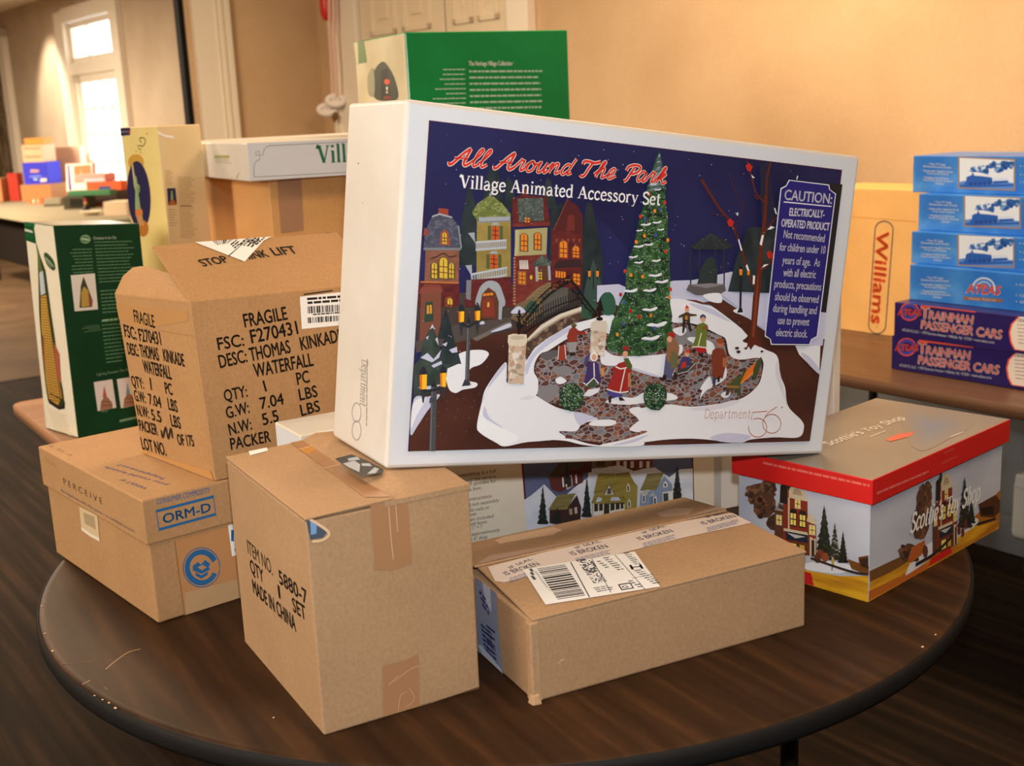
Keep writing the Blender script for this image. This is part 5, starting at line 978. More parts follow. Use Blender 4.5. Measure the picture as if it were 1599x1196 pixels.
# figures
SK = C(214, 160, 128); BOOT = C(52, 34, 32)
d.at(940, 450, 4.125)
P([(20, 640), (118, 660), (122, 698), (60, 700), (25, 680)], C(78, 66, 136)); P([(95, 485), (140, 470), (182, 500), (178, 560), (162, 665), (110, 672), (62, 662), (22, 648), (50, 580), (72, 520)], C(156, 44, 44)); P([(130, 452), (160, 450), (186, 500), (180, 530), (145, 500)], C(84, 92, 52)); P([(95, 490), (60, 510), (48, 525), (74, 530), (100, 512)], C(150, 40, 42))
for q in ([(140, 520), (122, 600), (108, 668)], [(22, 648), (62, 662), (110, 672), (162, 664)], [(78, 505), (110, 520), (150, 512)]): Ln(q, 8, C(226, 214, 204))
Ds(141, 424, 17, 21, SK); P([(120, 392), (135, 372), (160, 376), (170, 395), (150, 404), (128, 404)], C(150, 46, 46)); P([(124, 404), (130, 398), (160, 398), (162, 412), (150, 406)], C(84, 50, 36)); P([(158, 545), (176, 545), (178, 625), (158, 640)], C(176, 122, 72)); P([(32, 700), (52, 698), (50, 735), (34, 735)], BOOT); P([(98, 700), (118, 700), (140, 722), (104, 722)], BOOT)
P([(400, 430), (470, 440), (470, 500), (440, 560), (470, 570), (400, 580), (385, 560)], C(88, 88, 124)); P([(412, 350), (430, 325), (465, 328), (488, 380), (480, 440), (455, 490), (410, 470), (402, 420)], C(142, 100, 72)); P([(440, 400), (478, 430), (475, 510), (430, 520), (425, 460)], C(106, 102, 70)); Ds(424, 330, 17, 20, SK); P([(412, 305), (420, 286), (445, 282), (462, 300), (460, 322), (440, 316)], C(170, 40, 38)); P([(385, 555), (405, 560), (402, 590), (372, 590)], BOOT); P([(450, 540), (470, 545), (474, 585), (452, 585)], BOOT)
P([(470, 550), (480, 525), (560, 500), (590, 470), (596, 486), (560, 530), (500, 554)], C(58, 60, 64)); Ln([(475, 552), (540, 535), (592, 480)], 5, C(190, 190, 196)); P([(478, 510), (500, 460), (520, 440), (555, 446), (556, 490), (520, 515)], C(64, 58, 110)); P([(500, 480), (530, 470), (530, 510), (495, 520)], C(176, 56, 44)); Ds(537, 426, 15, 17, SK); P([(522, 415), (548, 392), (556, 420)], C(206, 64, 40))
P([(585, 395), (590, 375), (650, 375), (664, 408), (620, 420)], C(170, 38, 40)); P([(604, 235), (640, 222), (668, 240), (660, 300), (660, 380), (620, 372), (568, 382), (590, 320), (592, 270)], C(104, 116, 48)); Ln([(628, 290), (618, 330), (606, 378)], 7, C(226, 220, 206)); Ln([(568, 378), (610, 378), (660, 384)], 7, C(226, 220, 206)); Ds(638, 198, 17, 21, SK); P([(618, 200), (620, 178), (640, 168), (656, 182), (656, 200), (640, 184)], C(66, 76, 104)); P([(630, 245), (668, 240), (672, 262), (634, 270)], C(130, 84, 50)); P([(618, 420), (636, 418), (642, 448), (622, 448)], BOOT); P([(576, 388), (592, 396), (586, 420), (570, 412)], BOOT)
P([(508, 170), (530, 155), (552, 160), (556, 215), (506, 210)], C(78, 60, 40)); P([(522, 180), (540, 180), (540, 205), (524, 205)], C(180, 130, 60)); P([(512, 165), (484, 180), (480, 194), (512, 186)], C(78, 60, 40)); P([(552, 165), (596, 170), (600, 180), (552, 184)], C(78, 60, 40)); P([(508, 210), (530, 212), (516, 290), (504, 290)], C(48, 42, 42)); P([(530, 210), (552, 212), (568, 276), (552, 282)], C(48, 42, 42)); Ds(535, 140, 14, 16, SK); P([(522, 132), (532, 108), (550, 130)], C(200, 58, 44))
P([(700, 400), (725, 385), (768, 390), (790, 440), (788, 480), (764, 580), (700, 572), (696, 500), (690, 440)], C(122, 58, 40)); Ds(745, 360, 18, 22, C(190, 110, 80)); P([(722, 345), (730, 325), (760, 322), (770, 350), (750, 362)], C(150, 72, 44)); P([(764, 450), (788, 448), (788, 505), (764, 508)], C(170, 104, 58)); P([(700, 570), (722, 575), (716, 628), (700, 625)], C(60, 62, 90)); P([(728, 576), (748, 560), (744, 600), (730, 606)], BOOT); P([(700, 620), (718, 625), (714, 638), (696, 636)], C(120, 60, 50))
P([(874, 620), (880, 560), (960, 490), (1005, 448), (985, 520), (930, 575)], C(220, 112, 40)); Ln([(876, 618), (985, 515)], 4, C(246, 170, 80)); P([(980, 470), (1008, 442), (1018, 460), (985, 560), (955, 590), (960, 520)], C(66, 78, 48)); P([(800, 625), (830, 585), (880, 560), (905, 520), (915, 530), (880, 600), (872, 650), (820, 650)], C(74, 84, 48)); Ds(900, 525, 14, 14, C(70, 62, 44)); P([(790, 640), (820, 640), (800, 685), (780, 690)], C(80, 66, 56)); P([(850, 650), (878, 645), (880, 690), (860, 692)], C(70, 78, 50)); P([(788, 625), (868, 628), (866, 642), (790, 640)], C(150, 110, 54))
d.at(630, 450, 4.124)
P([(1042, 310), (1060, 265), (1085, 250), (1110, 265), (1108, 345), (1050, 352)], C(142, 54, 42)); P([(1105, 270), (1165, 285), (1172, 298), (1108, 300)], C(136, 50, 40)); P([(1048, 350), (1108, 345), (1098, 412), (1055, 414)], C(150, 146, 146)); Ds(1086, 244, 15, 15, C(96, 64, 46)); P([(1070, 240), (1085, 226), (1106, 236), (1104, 246)], C(88, 96, 50)); P([(1056, 414), (1096, 412), (1098, 432), (1062, 436)], BOOT); P([(990, 372), (1028, 366), (1042, 380), (1036, 458), (984, 466)], C(150, 62, 50)); Ln([(990, 372), (984, 460)], 5, C(226, 216, 204)); Ln([(1028, 368), (1036, 455)], 5, C(226, 216, 204)); Ln([(1164, 296), (1170, 276)], 8, SK)
P([(1148, 610), (1165, 540), (1180, 480), (1215, 470), (1245, 485), (1262, 600), (1240, 612), (1215, 575), (1165, 622)], C(70, 52, 104)); P([(1175, 610), (1215, 580), (1232, 630), (1180, 640)], C(60, 88, 62)); Ln([(1215, 480), (1218, 570)], 8, C(228, 222, 218)); Ln([(1148, 608), (1168, 620), (1215, 575), (1245, 612)], 8, C(228, 222, 218)); Ds(1215, 440, 25, 32, C(232, 226, 222)); Ds(1216, 444, 15, 20, SK); P([(1160, 445), (1190, 410), (1180, 470), (1165, 500), (1150, 490)], C(84, 62, 116)); P([(1180, 640), (1196, 640), (1194, 676), (1180, 676)], C(150, 62, 44)); P([(1258, 520), (1280, 510), (1282, 560), (1262, 565)], C(200, 140, 80)); P([(1145, 690), (1180, 650), (1256, 640), (1240, 670), (1190, 694)], C(222, 222, 232))
# stars
d.at(0, 0, 1); rd = random.Random(8); l = d.nx()
for _ in range(150):
    x, y = rd.uniform(655, 1300), rd.uniform(205, 560)
    if (x-650)*.12+195 < y and not (1190 < x and y > 270): d.disc(x, y, rd.choice((.45, .55, .8)), .6, C(198, 200, 226), 5, l)
for _ in range(40): d.disc(rd.uniform(660, 760), rd.uniform(560, 690), .5, .5, C(190, 180, 182), 5, l)
# titles
d.at(630, 180, 3.807); TR_ = C(212, 56, 44); TW = C(236, 228, 220)
d.stroked('All Around The Park', (250, 296), (1545, 412), 100, TW, SCRIPT, 1.38, .42, False, None, 1.5); d.stroked('All Around The Park', (250, 296), (1545, 412), 100, TR_, SCRIPT, .95, .42, False, None, 1.5)
d.stroked('Village Animated Accessory Set', (322, 434), (1515, 538), 72, C(236, 234, 236), SERIF, 1.05)
# caution panel
d.at(960, 220, 3.5175); CB = C(42, 38, 118); CW = C(226, 224, 236)
def notch(o):
    return [(940+o, 215+o), (1160-o, 241+o), (1164-o, 268), (1197-o, 292+o*.5), (1096-o, 1078-o), (1066-o, 1090-o*.3), (1055-o, 1122-o), (842+o, 1120-o), (836+o, 1088), (808+o, 1074-o), (895+o, 262+o), (925+o*.5, 246+o)]
P(notch(0), CW); P(notch(5), CB)
d.text('CAUTION:', (915, 324), (1172, 347), 58, CW, .02); Ln([(912, 337), (1172, 362)], 6, CW); d.text('ELECTRICALLY-', (942, 412), (1132, 424), 44, CW, .03); d.text('OPERATED PRODUCT', (898, 472), (1158, 494), 44, CW, .03)
for s_, a, b in (('Not recommended', (910, 534), (1132, 558)), ('for children under 10', (888, 604), (1136, 622)), ('years of age.  As', (903, 676), (1106, 692)), ('with all electric', (908, 744), (1084, 756)), ('products, precautions', (860, 806), (1113, 824)), ('should be observed', (862, 876), (1098, 892)), ('during handling and', (852, 940), (1088, 953)), ('use to prevent', (878, 1006), (1048, 1016)), ('electric shock.', (868, 1072), (1038, 1081))): d.text(s_, a, b, 46, CW, .012)
# maker's mark
d.at(940, 450, 4.125); DR = C(166, 96, 84)
d.stroked('Department', (640, 834), (938, 834), 60, DR, PEN, .34, 0, False)
Ln([(1045, 788), (950, 796), (946, 842)], 5, DR); Ln([(985+58*math.cos(a), 893-60*math.sin(a)) for a in (math.radians(x) for x in range(120, -205, -13))], 5, DR); Ln([(1075+58*math.cos(a), 868-60*math.sin(a)) for a in (math.radians(x) for x in range(0, 361, 12))], 5, DR); Ln([(1022, 845), (1050, 800), (1108, 760)], 5, DR, True); Ds(1140, 764, 5, 5, DR, 8)
m.build('printed_picture', t)

# --- D: low box with wooden village kit picture, behind the carton
c = Crate(-.304, 1.66, .0008, 31.0, .765, .10, .28)
t = thing('model_kit_box', 'long low cream box with printed snowy houses, half hidden under the large tilted white box', 'box', c.base())
CREAM = noisy('cream_print', (226, 216, 196), (218, 206, 184), (10, 10, 10), .42, .35)
m = MB(); m.hexa(c.P8(), [CREAM, IV, CREAM, WB, CREAM, WB], .002)
d = Draw(m, c.R()).at(720, 690, 3.634); TXT = mat('grey_text', (70, 66, 62), .5)
for s_, a, b in (('and assembling is a full', (-80, 208), (195, 172)), ('weekend - keep the set as a', (-110, 245), (195, 202)), ('whole, with goodies for', (-70, 262), (198, 228)), ('the box.', (20, 285), (116, 266)), ('Instructions', (40, 335), (172, 314)), ('included and not assembly', (-100, 390), (215, 338)), ('needs no nails or', (-20, 408), (160, 378)), ('glue', (20, 425), (84, 414)), ('Screen included', (0, 458), (182, 428)), ('with bows', (40, 478), (145, 460)), ('scale 1" = 1\'', (10, 508), (122, 486)), ('Assembled up approximately', (-110, 560), (218, 506)), ('x 6" x 4" deep', (0, 570), (148, 545))): d.text(s_, a, b, 20, TXT)
P, Ln, Ds = d.poly, d.line, d.disc
P([(330, -60), (1310, -160), (1322, 330), (372, 530)], C(92, 22, 34)); P([(342, -60), (1302, -155), (1313, 330), (380, 525)], noisy('blue_dusk_print', (96, 106, 140), (74, 82, 116), (8, 8, 12), .4, .35))
SN = noisy('kit_snow_print', (222, 226, 236), (186, 196, 216), (14, 14, 14), .4, .35)
P([(372, 530), (355, 330), (400, 300), (470, 240), (560, 330), (640, 260), (720, 200), (720, 155), (830, 140), (960, 180), (1040, 150), (1100, 145), (1180, 200), (1240, 155), (1313, 150), (1316, 340), (700, 480)], SN)
GR = noisy('wood_shingle_print', (150, 134, 62), (128, 112, 52), (20, 20, 200), .5, .3); GR2 = noisy('wood_shingle_print2', (140, 130, 84), (118, 108, 66), (20, 20, 200), .5, .3); DKH = C(62, 44, 42)
d2 = lambda x, y, a, b: firtree(d, x, y, a, b, C(38, 44, 42), C(70, 78, 74), int(x), 8)
P([(495, 205), (560, 110), (690, 115), (690, 230), (560, 285), (510, 270)], C(92, 48, 48)); P([(490, 205), (530, 150), (590, 100), (720, 60), (720, 120), (640, 160), (560, 200)], C(74, 66, 58)); P([(590, 240), (592, 190), (625, 178), (632, 250), (600, 270)], C(210, 206, 204)); P([(600, 262), (602, 200), (622, 192), (628, 250)], C(62, 50, 44)); Ln([(575, 200), (580, 255)], 10, C(220, 216, 214)); Ln([(650, 185), (654, 235)], 10, C(220, 216, 214)); P([(545, 200), (600, 165), (690, 150), (700, 60), (740, 60), (740, 170)], C(84, 40, 42))
P([(850, 140), (860, 60), (1080, 40), (1085, 140), (1000, 165), (880, 170)], C(104, 50, 48)); l = d.nx()
for x in (880, 920, 960, 1010, 1050): P([(x, 110), (x+18, 108), (x+18, 145), (x, 148)], C(214, 210, 206), lay=l)
P([(735, 70), (845, 50), (850, 140), (780, 150), (740, 130)], C(112, 96, 78)); P([(765, 135), (765, 110), (815, 105), (815, 140)], C(70, 54, 48))
P([(830, 140), (900, 132), (980, 165), (1040, 150), (1100, 145), (1150, 190), (1010, 240), (880, 180)], SN)
d2(462, 460, 245, 66); d2(712, 420, 195, 66); d2(1225, 330, 130, 74); d2(600, 235, 90, 40)
# cottage, yellow villa, blue house
P([(500, 460), (500, 385), (600, 375), (655, 300), (680, 370), (676, 445), (560, 472)], DKH); P([(492, 385), (545, 300), (650, 290), (600, 382)], GR2); P([(610, 380), (628, 376), (630, 410), (614, 414)], C(170, 150, 120)); P([(640, 372), (656, 368), (658, 404), (644, 408)], C(190, 180, 160)); P([(508, 460), (545, 370), (570, 455)], C(36, 44, 40))
P([(742, 330), (760, 280), (940, 180), (1000, 250), (995, 385), (880, 400), (745, 418)], C(150, 138, 70)); P([(750, 292), (775, 180), (870, 178), (870, 280)], GR); P([(866, 280), (872, 180), (950, 170), (990, 245), (940, 240), (925, 282)], GR); P([(800, 300), (838, 222), (875, 298)], GR2); P([(812, 300), (838, 246), (864, 298)], C(206, 200, 184)); P([(826, 296), (830, 262), (848, 262), (850, 294)], C(80, 86, 96)); P([(735, 345), (755, 305), (920, 300), (935, 330), (890, 345)], GR); P([(760, 340), (775, 312), (800, 318), (790, 338)], SN); P([(845, 335), (850, 312), (890, 312), (905, 330)], SN)
P([(748, 415), (748, 352), (925, 342), (925, 395)], C(58, 52, 40)); l = d.nx()
for x in (750, 778, 805, 842, 872, 900, 922): Ln([(x, 350), (x, 412-(x-750)*.1)], 7, C(222, 218, 210), lay=l)
P([(748, 395), (802, 388), (802, 412), (748, 418)], C(222, 218, 210)); P([(845, 390), (925, 375), (925, 396), (845, 406)], C(222, 218, 210)); 
for x, y in ((945, 260), (950, 350)): P([(x-8, y+22), (x-8, y-10), (x, y-28), (x+10, y-12), (x+10, y+18)], C(222, 218, 206)); P([(x-4, y+18), (x-4, y-8), (x, y-18), (x+5, y-8), (x+6, y+14)], C(74, 78, 84))
P([(1010, 360), (1015, 290), (1100, 270), (1150, 190), (1195, 240), (1200, 330), (1105, 362), (1030, 370)], C(128, 148, 176)); P([(1012, 275), (1055, 180), (1150, 172), (1105, 272)], GR2); P([(1015, 300), (1030, 275), (1060, 268), (1056, 300)], C(188, 184, 176)); P([(1062, 308), (1085, 280), (1105, 310)], C(170, 176, 184)); P([(1070, 360), (1070, 310), (1100, 306), (1100, 354)], C(104, 124, 156)); P([(1088, 355), (1088, 312), (1106, 308), (1108, 350)], C(226, 224, 220)); P([(1092, 350), (1092, 318), (1102, 316), (1103, 346)], C(60, 64, 72)); P([(1026, 345), (1026, 300), (1042, 298), (1043, 340)], C(226, 224, 220)); P([(1030, 340), (1030, 304), (1038, 303), (1039, 336)], C(60, 64, 72)); P([(1142, 345), (1140, 285), (1200, 275), (1200, 332)], C(222, 220, 214)); P([(1146, 340), (1144, 292), (1172, 288), (1174, 334)], C(66, 72, 80)); P([(1144, 258), (1146, 232), (1158, 222), (1168, 232), (1168, 254)], C(226, 224, 220)); P([(1150, 252), (1151, 236), (1158, 230), (1162, 250)], C(60, 64, 72))
m.build('body', t)

# --- F: plain white upright box behind
c = Crate(.366, 2.065, 0, 24, .258, .13, .372)
t = thing('white_carton', 'plain white carton standing upright between the tilted village box and the brown table', 'box', c.base())
m = MB(); m.hexa(c.P8(z1=c.h-.003), noisy('plain_white_board', (222, 214, 206), (214, 206, 198), (8, 8, 8), .5, .3), .0015); m.build('body', t)
m = MB(); q = c.P8(c.w-.012, c.w+.002, -.002, c.d, 0, c.h); m.hexa(q, noisy('plain_white_board2', (226, 214, 198), (216, 202, 184), (8, 8, 8), .5, .3), .001); m.slab([c.p(c.w-.012, -.002, c.h+.0005), c.p(c.w+.002, -.002, c.h+.0005), c.p(c.w+.002, c.d, c.h+.0005), c.p(c.w-.012, c.d, c.h+.0005)], .002, mat('brown_cut_edge', (128, 92, 60), .8)); m.build('side_flap', t)

# --- N: tan carton under the flat village box, V, heritage box
c = Crate(-.565, 2.955, .0005, 29, .75, .78, .577)
t = thing('cardboard_carton', 'tall tan carton on the folding table under the flat white box with green lettering', 'box', c.base())
m = MB(); m.hexa(c.P8(), KN, .003); d = Draw(m, c.R()).at(170, 180, 3.9975)
d.poly([(1050, 400), (1200, 385), (1215, 720), (1075, 740), (1060, 560)], mat('grey_brown_tape', (176, 132, 98), .5)); recyc(d, 1372, 800, 62, 1.0)
m.build('body', t)
c = Crate(-.5863, 2.85, .5778, 28.41, .86, .72, .0885)
t = thing('flat_village_box', 'flat white box with green lettering lying on the tall tan carton', 'box', c.base())
m = MB(); m.hexa(c.P8(), IV, .003)
d = Draw(m, c.R()).at(170, 180, 3.9975); GN = mat('green_lettering', (26, 106, 76), .45); GO = mat('grey_outline', (132, 140, 138), .5)
d.poly([(862, 172), (1560, 150), (1560, 380), (884, 408)], WB)
d.stroked('Village', (1305, 300), (1660, 282), 108, GN, SERIF, 1.1)
d.line([(905, 385), (905, 320), (915, 290), (942, 275), (942, 248), (962, 248), (968, 215), (985, 196), (1010, 190), (1700, 155)], 4, GO); d.line([(905, 386), (1700, 345)], 4, GO); d.line([(915, 228), (938, 224), (942, 248), (918, 250)], 4, GO, False, True)
d = Draw(m, c.L()).at(170, 180, 3.9975); d.rows((395, 210), (440, 208), (400, 345), 12, mat('faint_grey_print', (186, 178, 160), .6), .5, .4, 3); d.line([(660, 258), (752, 258)], 8, C(150, 156, 96)); d.rows((660, 272), (770, 280), (664, 295), 3, mat('faint_grey_print', (186, 178, 160), .6), .5, .3, 5); d.line([(485, 345), (470, 310), (490, 295), (488, 330), (512, 345)], 4, C(110, 124, 110), True); d.line([(795, 395), (812, 360)], 3, C(140, 150, 110)); d.line([(352, 205), (372, 265)], 3, C(130, 124, 104))
m.build('body', t)
c = Crate(-.2211, 3.05, .6663, 26.606, .4532, .36, .2421)
GREEN = noisy('green_gloss_print', (26, 142, 74), (24, 130, 66), (6, 6, 6), .24, .5); SILV = noisy('shiny_cream_film', (226, 218, 190), (206, 196, 164), (7, 7, 5), .16, .6, .35)
t = thing('collectible_box', 'dark green box with white lettering behind the top of the tilted village box', 'box', c.base())
m = MB(); m.hexa(c.P8(), [GREEN, GREEN, GREEN, GREEN, GREEN, SILV], .003)
d = Draw(m, c.R()).at(480, 0, 3.807); WT = mat('print_white', (226, 232, 222), .4)
d.text('The Heritage Village Collection', (960, 390), (1215, 388), 27, WT, .035); d.text('\u00ae', (1216, 378), (1225, 378), 8, WT)
PT = mat('print_pale_green', (176, 206, 178), .4)
d.rows((962, 430), (1406, 428), (968, 650), 7, PT, .3, .1, 4); d.rows((735, 418), (935, 416), (745, 620), 8, PT, .25, .45, 6, True)
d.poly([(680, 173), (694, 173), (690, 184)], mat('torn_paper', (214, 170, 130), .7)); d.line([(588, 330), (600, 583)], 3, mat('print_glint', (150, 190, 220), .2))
m.build('body', t)
m = MB(); d = Draw(m, c.L(), lay=.0008).at(480, 0, 3.807)
d.poly([(275, 255), (335, 236), (354, 370), (290, 382)], C(92, 124, 60)); d.poly([(276, 256), (300, 250), (306, 378), (292, 382)], C(196, 190, 150)); d.poly([(400, 420), (440, 370), (470, 380), (520, 470), (535, 590), (410, 590), (395, 500)], C(58, 62, 46), True); d.poly([(440, 420), (480, 400), (495, 590), (440, 590)], C(34, 34, 28)); d.disc(475, 486, 17, 17, C(214, 84, 46), 12); d.rect(470, 515, 480, 535, C(226, 220, 200)); d.disc(475, 548, 6, 8, C(220, 206, 180), 8); d.rect(455, 570, 500, 590, C(120, 40, 34)); d.poly([(360, 450), (395, 410), (400, 560), (365, 560)], C(150, 146, 116), True)
m.build('printed_picture', t)

# --- S: statue box
c = Crate(-.8494, 3.07, 0, 45, .121, .186, .7128)
t = thing('statue_box', 'tall pale yellow box with statue in navy oval behind the green skyscraper box', 'box', c.base())
YEL = noisy('pale_yellow_print', (240, 222, 152), (234, 214, 140), (9, 9, 9), .38, .4); TNP = noisy('tan_print', (226, 204, 160), (220, 196, 150), (9, 9, 9), .35, .45)
m = MB(); m.hexa(c.P8(), [TNP, KN, TNP, YEL, TNP, YEL], .002)
d = Draw(m, c.R()).at(170, 180, 3.9975)
d.poly([(362, 455), (415, 455), (424, 555), (370, 562)], C(36, 40, 78)); d.poly([(388, 470), (396, 470), (402, 530), (386, 530)], C(140, 170, 130)); d.poly([(375, 545), (400, 520), (420, 550), (418, 560), (374, 562)], C(170, 100, 50))
d.rows((430, 390), (535, 392), (448, 765), 30, mat('tan_small_print', (172, 140, 92), .6), .3, .35, 5); d.rows((350, 350), (400, 350), (356, 440), 8, mat('tan_small_print', (172, 140, 92), .6), .3, .35, 6); d.rows((370, 590), (420, 590), (380, 690), 7, mat('tan_small_print', (172, 140, 92), .6), .25, .45, 7); d.line([(445, 567), (515, 567)], 7, C(150, 120, 84))
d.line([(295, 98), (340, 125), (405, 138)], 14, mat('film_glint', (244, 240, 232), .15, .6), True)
d = Draw(m, c.L(), lay=.0006).at(0, 180, 5.435)
d.poly([(1014, 108), (1105, 100), (1105, 168), (1018, 176)], C(44, 44, 78)); d.line([(1030, 142), (1080, 138)], 8, C(120, 120, 140)); d.disc(1092, 140, 6, 16, C(200, 60, 56), 8)
d.disc(1155, 400, 66, 70, C(206, 160, 68), 20); d.disc(1180, 680, 98, 292, C(40, 40, 82), 30, rot=-.07); d.disc(1215, 960, 46, 70, C(186, 120, 50), 16)
VG = C(150, 176, 128)
d.poly([(1120, 420), (1130, 412), (1146, 520), (1150, 640), (1140, 600)], C(214, 190, 150)); d.poly([(1140, 520), (1158, 515), (1168, 580), (1188, 600), (1186, 650), (1176, 660), (1196, 800), (1150, 800), (1150, 640)], VG); d.disc(1150, 530, 10, 14, VG, 8); d.poly([(1165, 600), (1190, 600), (1188, 655), (1170, 655)], C(120, 150, 110)); d.poly([(1150, 800), (1208, 796), (1214, 845), (1152, 850)], C(214, 130, 66)); d.poly([(1155, 848), (1208, 845), (1226, 940), (1180, 930)], C(200, 150, 100)); d.line([(1165, 620), (1178, 790)], 5, C(110, 140, 100))
d.line([(1205, 235), (1185, 200), (1215, 190), (1238, 215), (1215, 260), (1180, 255)], 6, C(96, 92, 50), True); d.line([(1170, 250), (1180, 285), (1200, 290)], 5, C(96, 92, 50), True); d.disc(1160, 305, 5, 5, C(90, 90, 60), 6); d.disc(1195, 315, 5, 5, C(90, 90, 60), 6); d.disc(1250, 158, 4, 8, C(200, 60, 56), 6)
m.build('body', t)

# --- T: skyscraper box
zt0 = TZ+.0008
tb0, tb3 = atz(122.6, 684, zt0), atz(71.5, 668.6, zt0)
tt0 = onplane(83.5, 352, tb0+Vector((0, -.004, 0)), (0, 1, 0)); tt3 = onplane(37.5, 346, tb0, pn(tb3, tb0, tt0))
a41 = math.radians(38); er = Vector((math.cos(a41), math.sin(a41), 0)); tt1 = onplane(217.5, 349, tb0, pn(tb0, tb0+er, tt0)); er = tt1-tt0; erb = Vector((math.cos(a41), math.sin(a41), 0))*er.length
t = thing('skyscraper_box', 'tall dark green and cream box with lit skyscraper picture at the table corner', 'box', (tb0+tb3)/2+erb/2)
CRW = noisy('cream_white_print', (246, 238, 216), (240, 230, 206), (9, 9, 9), .42, .35); DG = noisy('deep_green_print', (8, 54, 26), (10, 60, 30), (9, 9, 9), .55, .2)
m = MB(); m.hexa([tb0, tb0+erb, tb3+erb, tb3, tt0, tt1, tt3+er, tt3], [DG, noisy('green_top', (150, 156, 138), (196, 196, 190), (6, 6, 6), .2, .5), DG, CRW, DG, CRW], .002)
d = Draw(m, [tb0, tb0+erb, tt1, tt0]).at(0, 320, 3.146); PG = mat('print_soft_green', (150, 186, 150), .5)
d.disc(422, 168, 26, 22, C(120, 160, 120), 14); d.disc(422, 168, 20, 16, C(90, 130, 92), 12); d.line([(404, 165), (440, 172)], 5, C(200, 216, 196)); d.text('Christmas in the City', (462, 170), (574, 166), 15, C(190, 212, 188), .02)
PG2 = mat('print_dim_green', (96, 140, 100), .5)
d.rows((466, 185), (660, 180), (490, 380), 13, PG2, .28, .2, 4); d.rows((345, 222), (455, 218), (352, 335), 8, PG2, .28, .2, 5, True); d.rows((495, 425), (600, 418), (506, 530), 7, PG2, .3, .2, 6); d.rows((500, 575), (600, 565), (525, 775), 12, PG2, .28, .2, 7); d.rows((505, 570), (580, 562), (505, 570), 1, PG, .9, 0, 8); d.rows((400, 600), (490, 590), (410, 625), 4, PG2, .3, .4, 9, True)
d.poly([(348, 345), (468, 335), (484, 512), (368, 522)], C(226, 222, 212)); d.poly([(412, 350), (398, 400), (392, 505), (455, 500), (458, 470), (430, 395)], C(60, 66, 40)); d.poly([(414, 400), (400, 430), (402, 500), (440, 496), (436, 420)], C(196, 160, 74)); d.poly([(436, 430), (456, 470), (456, 498), (440, 498)], C(140, 76, 60)); l = d.nx()
for i in range(8): d.line([(402, 425+i*9), (438, 422+i*9)], 2, C(150, 116, 50), lay=l)
d.text('Lighting Between The Sky', (478, 838), (640, 812), 14, PG, .01)
for x, cc in ((462, (190, 96, 84)), (576, (120, 160, 168))):
    o = (x-462)*-.13
    d.poly([(x, 870+o), (x+92, 855+o), (x+112, 995+o), (x+20, 1012+o)], C(228, 218, 212)); d.poly([(x+52, 885+o), (x+44, 945+o), (x+66, 942+o)], C(*cc)); d.poly([(x+32, 1008+o), (x+36, 968+o), (x+52, 940+o), (x+72, 945+o), (x+92, 975+o), (x+94, 998+o)], C(160, 116, 84)); d.line([(x+36, 965+o), (x+90, 965+o)], 4, C(110, 84, 62)); d.line([(x+34, 985+o), (x+94, 982+o)], 4, C(110, 84, 62))
d.rows((590, 1060), (680, 1040), (590, 1066), 2, PG, .7, .2, 3); d.rows((500, 1018), (535, 1014), (500, 1018), 1, PG2, .6, 0, 3)
d = Draw(m, [tb3, tb0, tt0, tt3], lay=.0006).at(0, 320, 3.146)
d.poly([(105, 78), (165, 92), (178, 180), (115, 162)], C(16, 84, 44)); d.poly([(105, 78), (170, 90), (172, 105), (108, 96)], C(30, 104, 60)); d.poly([(112, 110), (160, 122), (162, 132), (114, 122)], C(206, 214, 190)); d.poly([(112, 128), (165, 140), (168, 158), (116, 148)], C(22, 92, 50))
OUT = C(52, 62, 34)
d.poly([(168, 100), (176, 170), (195, 230), (222, 300), (236, 400), (252, 520), (270, 640), (285, 760), (310, 900), (318, 975), (290, 990), (235, 945), (222, 860), (205, 700), (190, 500), (188, 380), (184, 230)], OUT); d.poly([(175, 170), (190, 215), (205, 290), (214, 400), (200, 410), (192, 330), (184, 230)], C(100, 116, 58)); d.poly([(192, 310), (210, 300), (222, 405), (198, 415)], C(196, 206, 214))
d.poly([(198, 418), (226, 412), (240, 520), (258, 640), (272, 760), (296, 935), (285, 968), (240, 935), (226, 850), (212, 700), (200, 540)], C(198, 152, 66)); d.poly([(226, 412), (240, 520), (258, 640), (276, 760), (308, 930), (296, 935), (262, 700), (236, 530)], C(150, 110, 52)); d.poly([(262, 640), (290, 700), (300, 850), (280, 830)], C(176, 96, 74)); d.poly([(205, 600), (214, 620), (222, 800), (210, 720)], C(150, 84, 64)); l = d.nx()
for i in range(40):
    f = i/39; y = 425+f*500; x0 = 200+f*38; x1 = 228+f*70; d.line([(x0, y+f*10), (x1, y+2+f*22)], 3.2, C(104, 72, 36), lay=l)
l = d.nx()
for k in range(4): d.line([(206+k*6, 430), (246+k*14, 940)], 2, C(230, 190, 92), lay=l)
d.poly([(236, 930), (250, 950), (300, 975), (318, 945), (318, 985), (290, 992), (240, 958)], C(44, 40, 34)); d.line([(245, 905), (310, 940)], 5, C(70, 50, 34))
d.poly([(216, 225), (232, 222), (262, 255), (270, 292), (256, 298), (228, 270)], C(56, 84, 52), True); d.line([(224, 240), (262, 282)], 5, C(176, 196, 160)); d.line([(222, 250), (252, 286)], 3, C(176, 196, 160))
d.rows((235, 985), (335, 1030), (268, 1095), 9, mat('cream_faint_print', (214, 196, 160), .6), .25, .25, 4)
m.build('body', t)
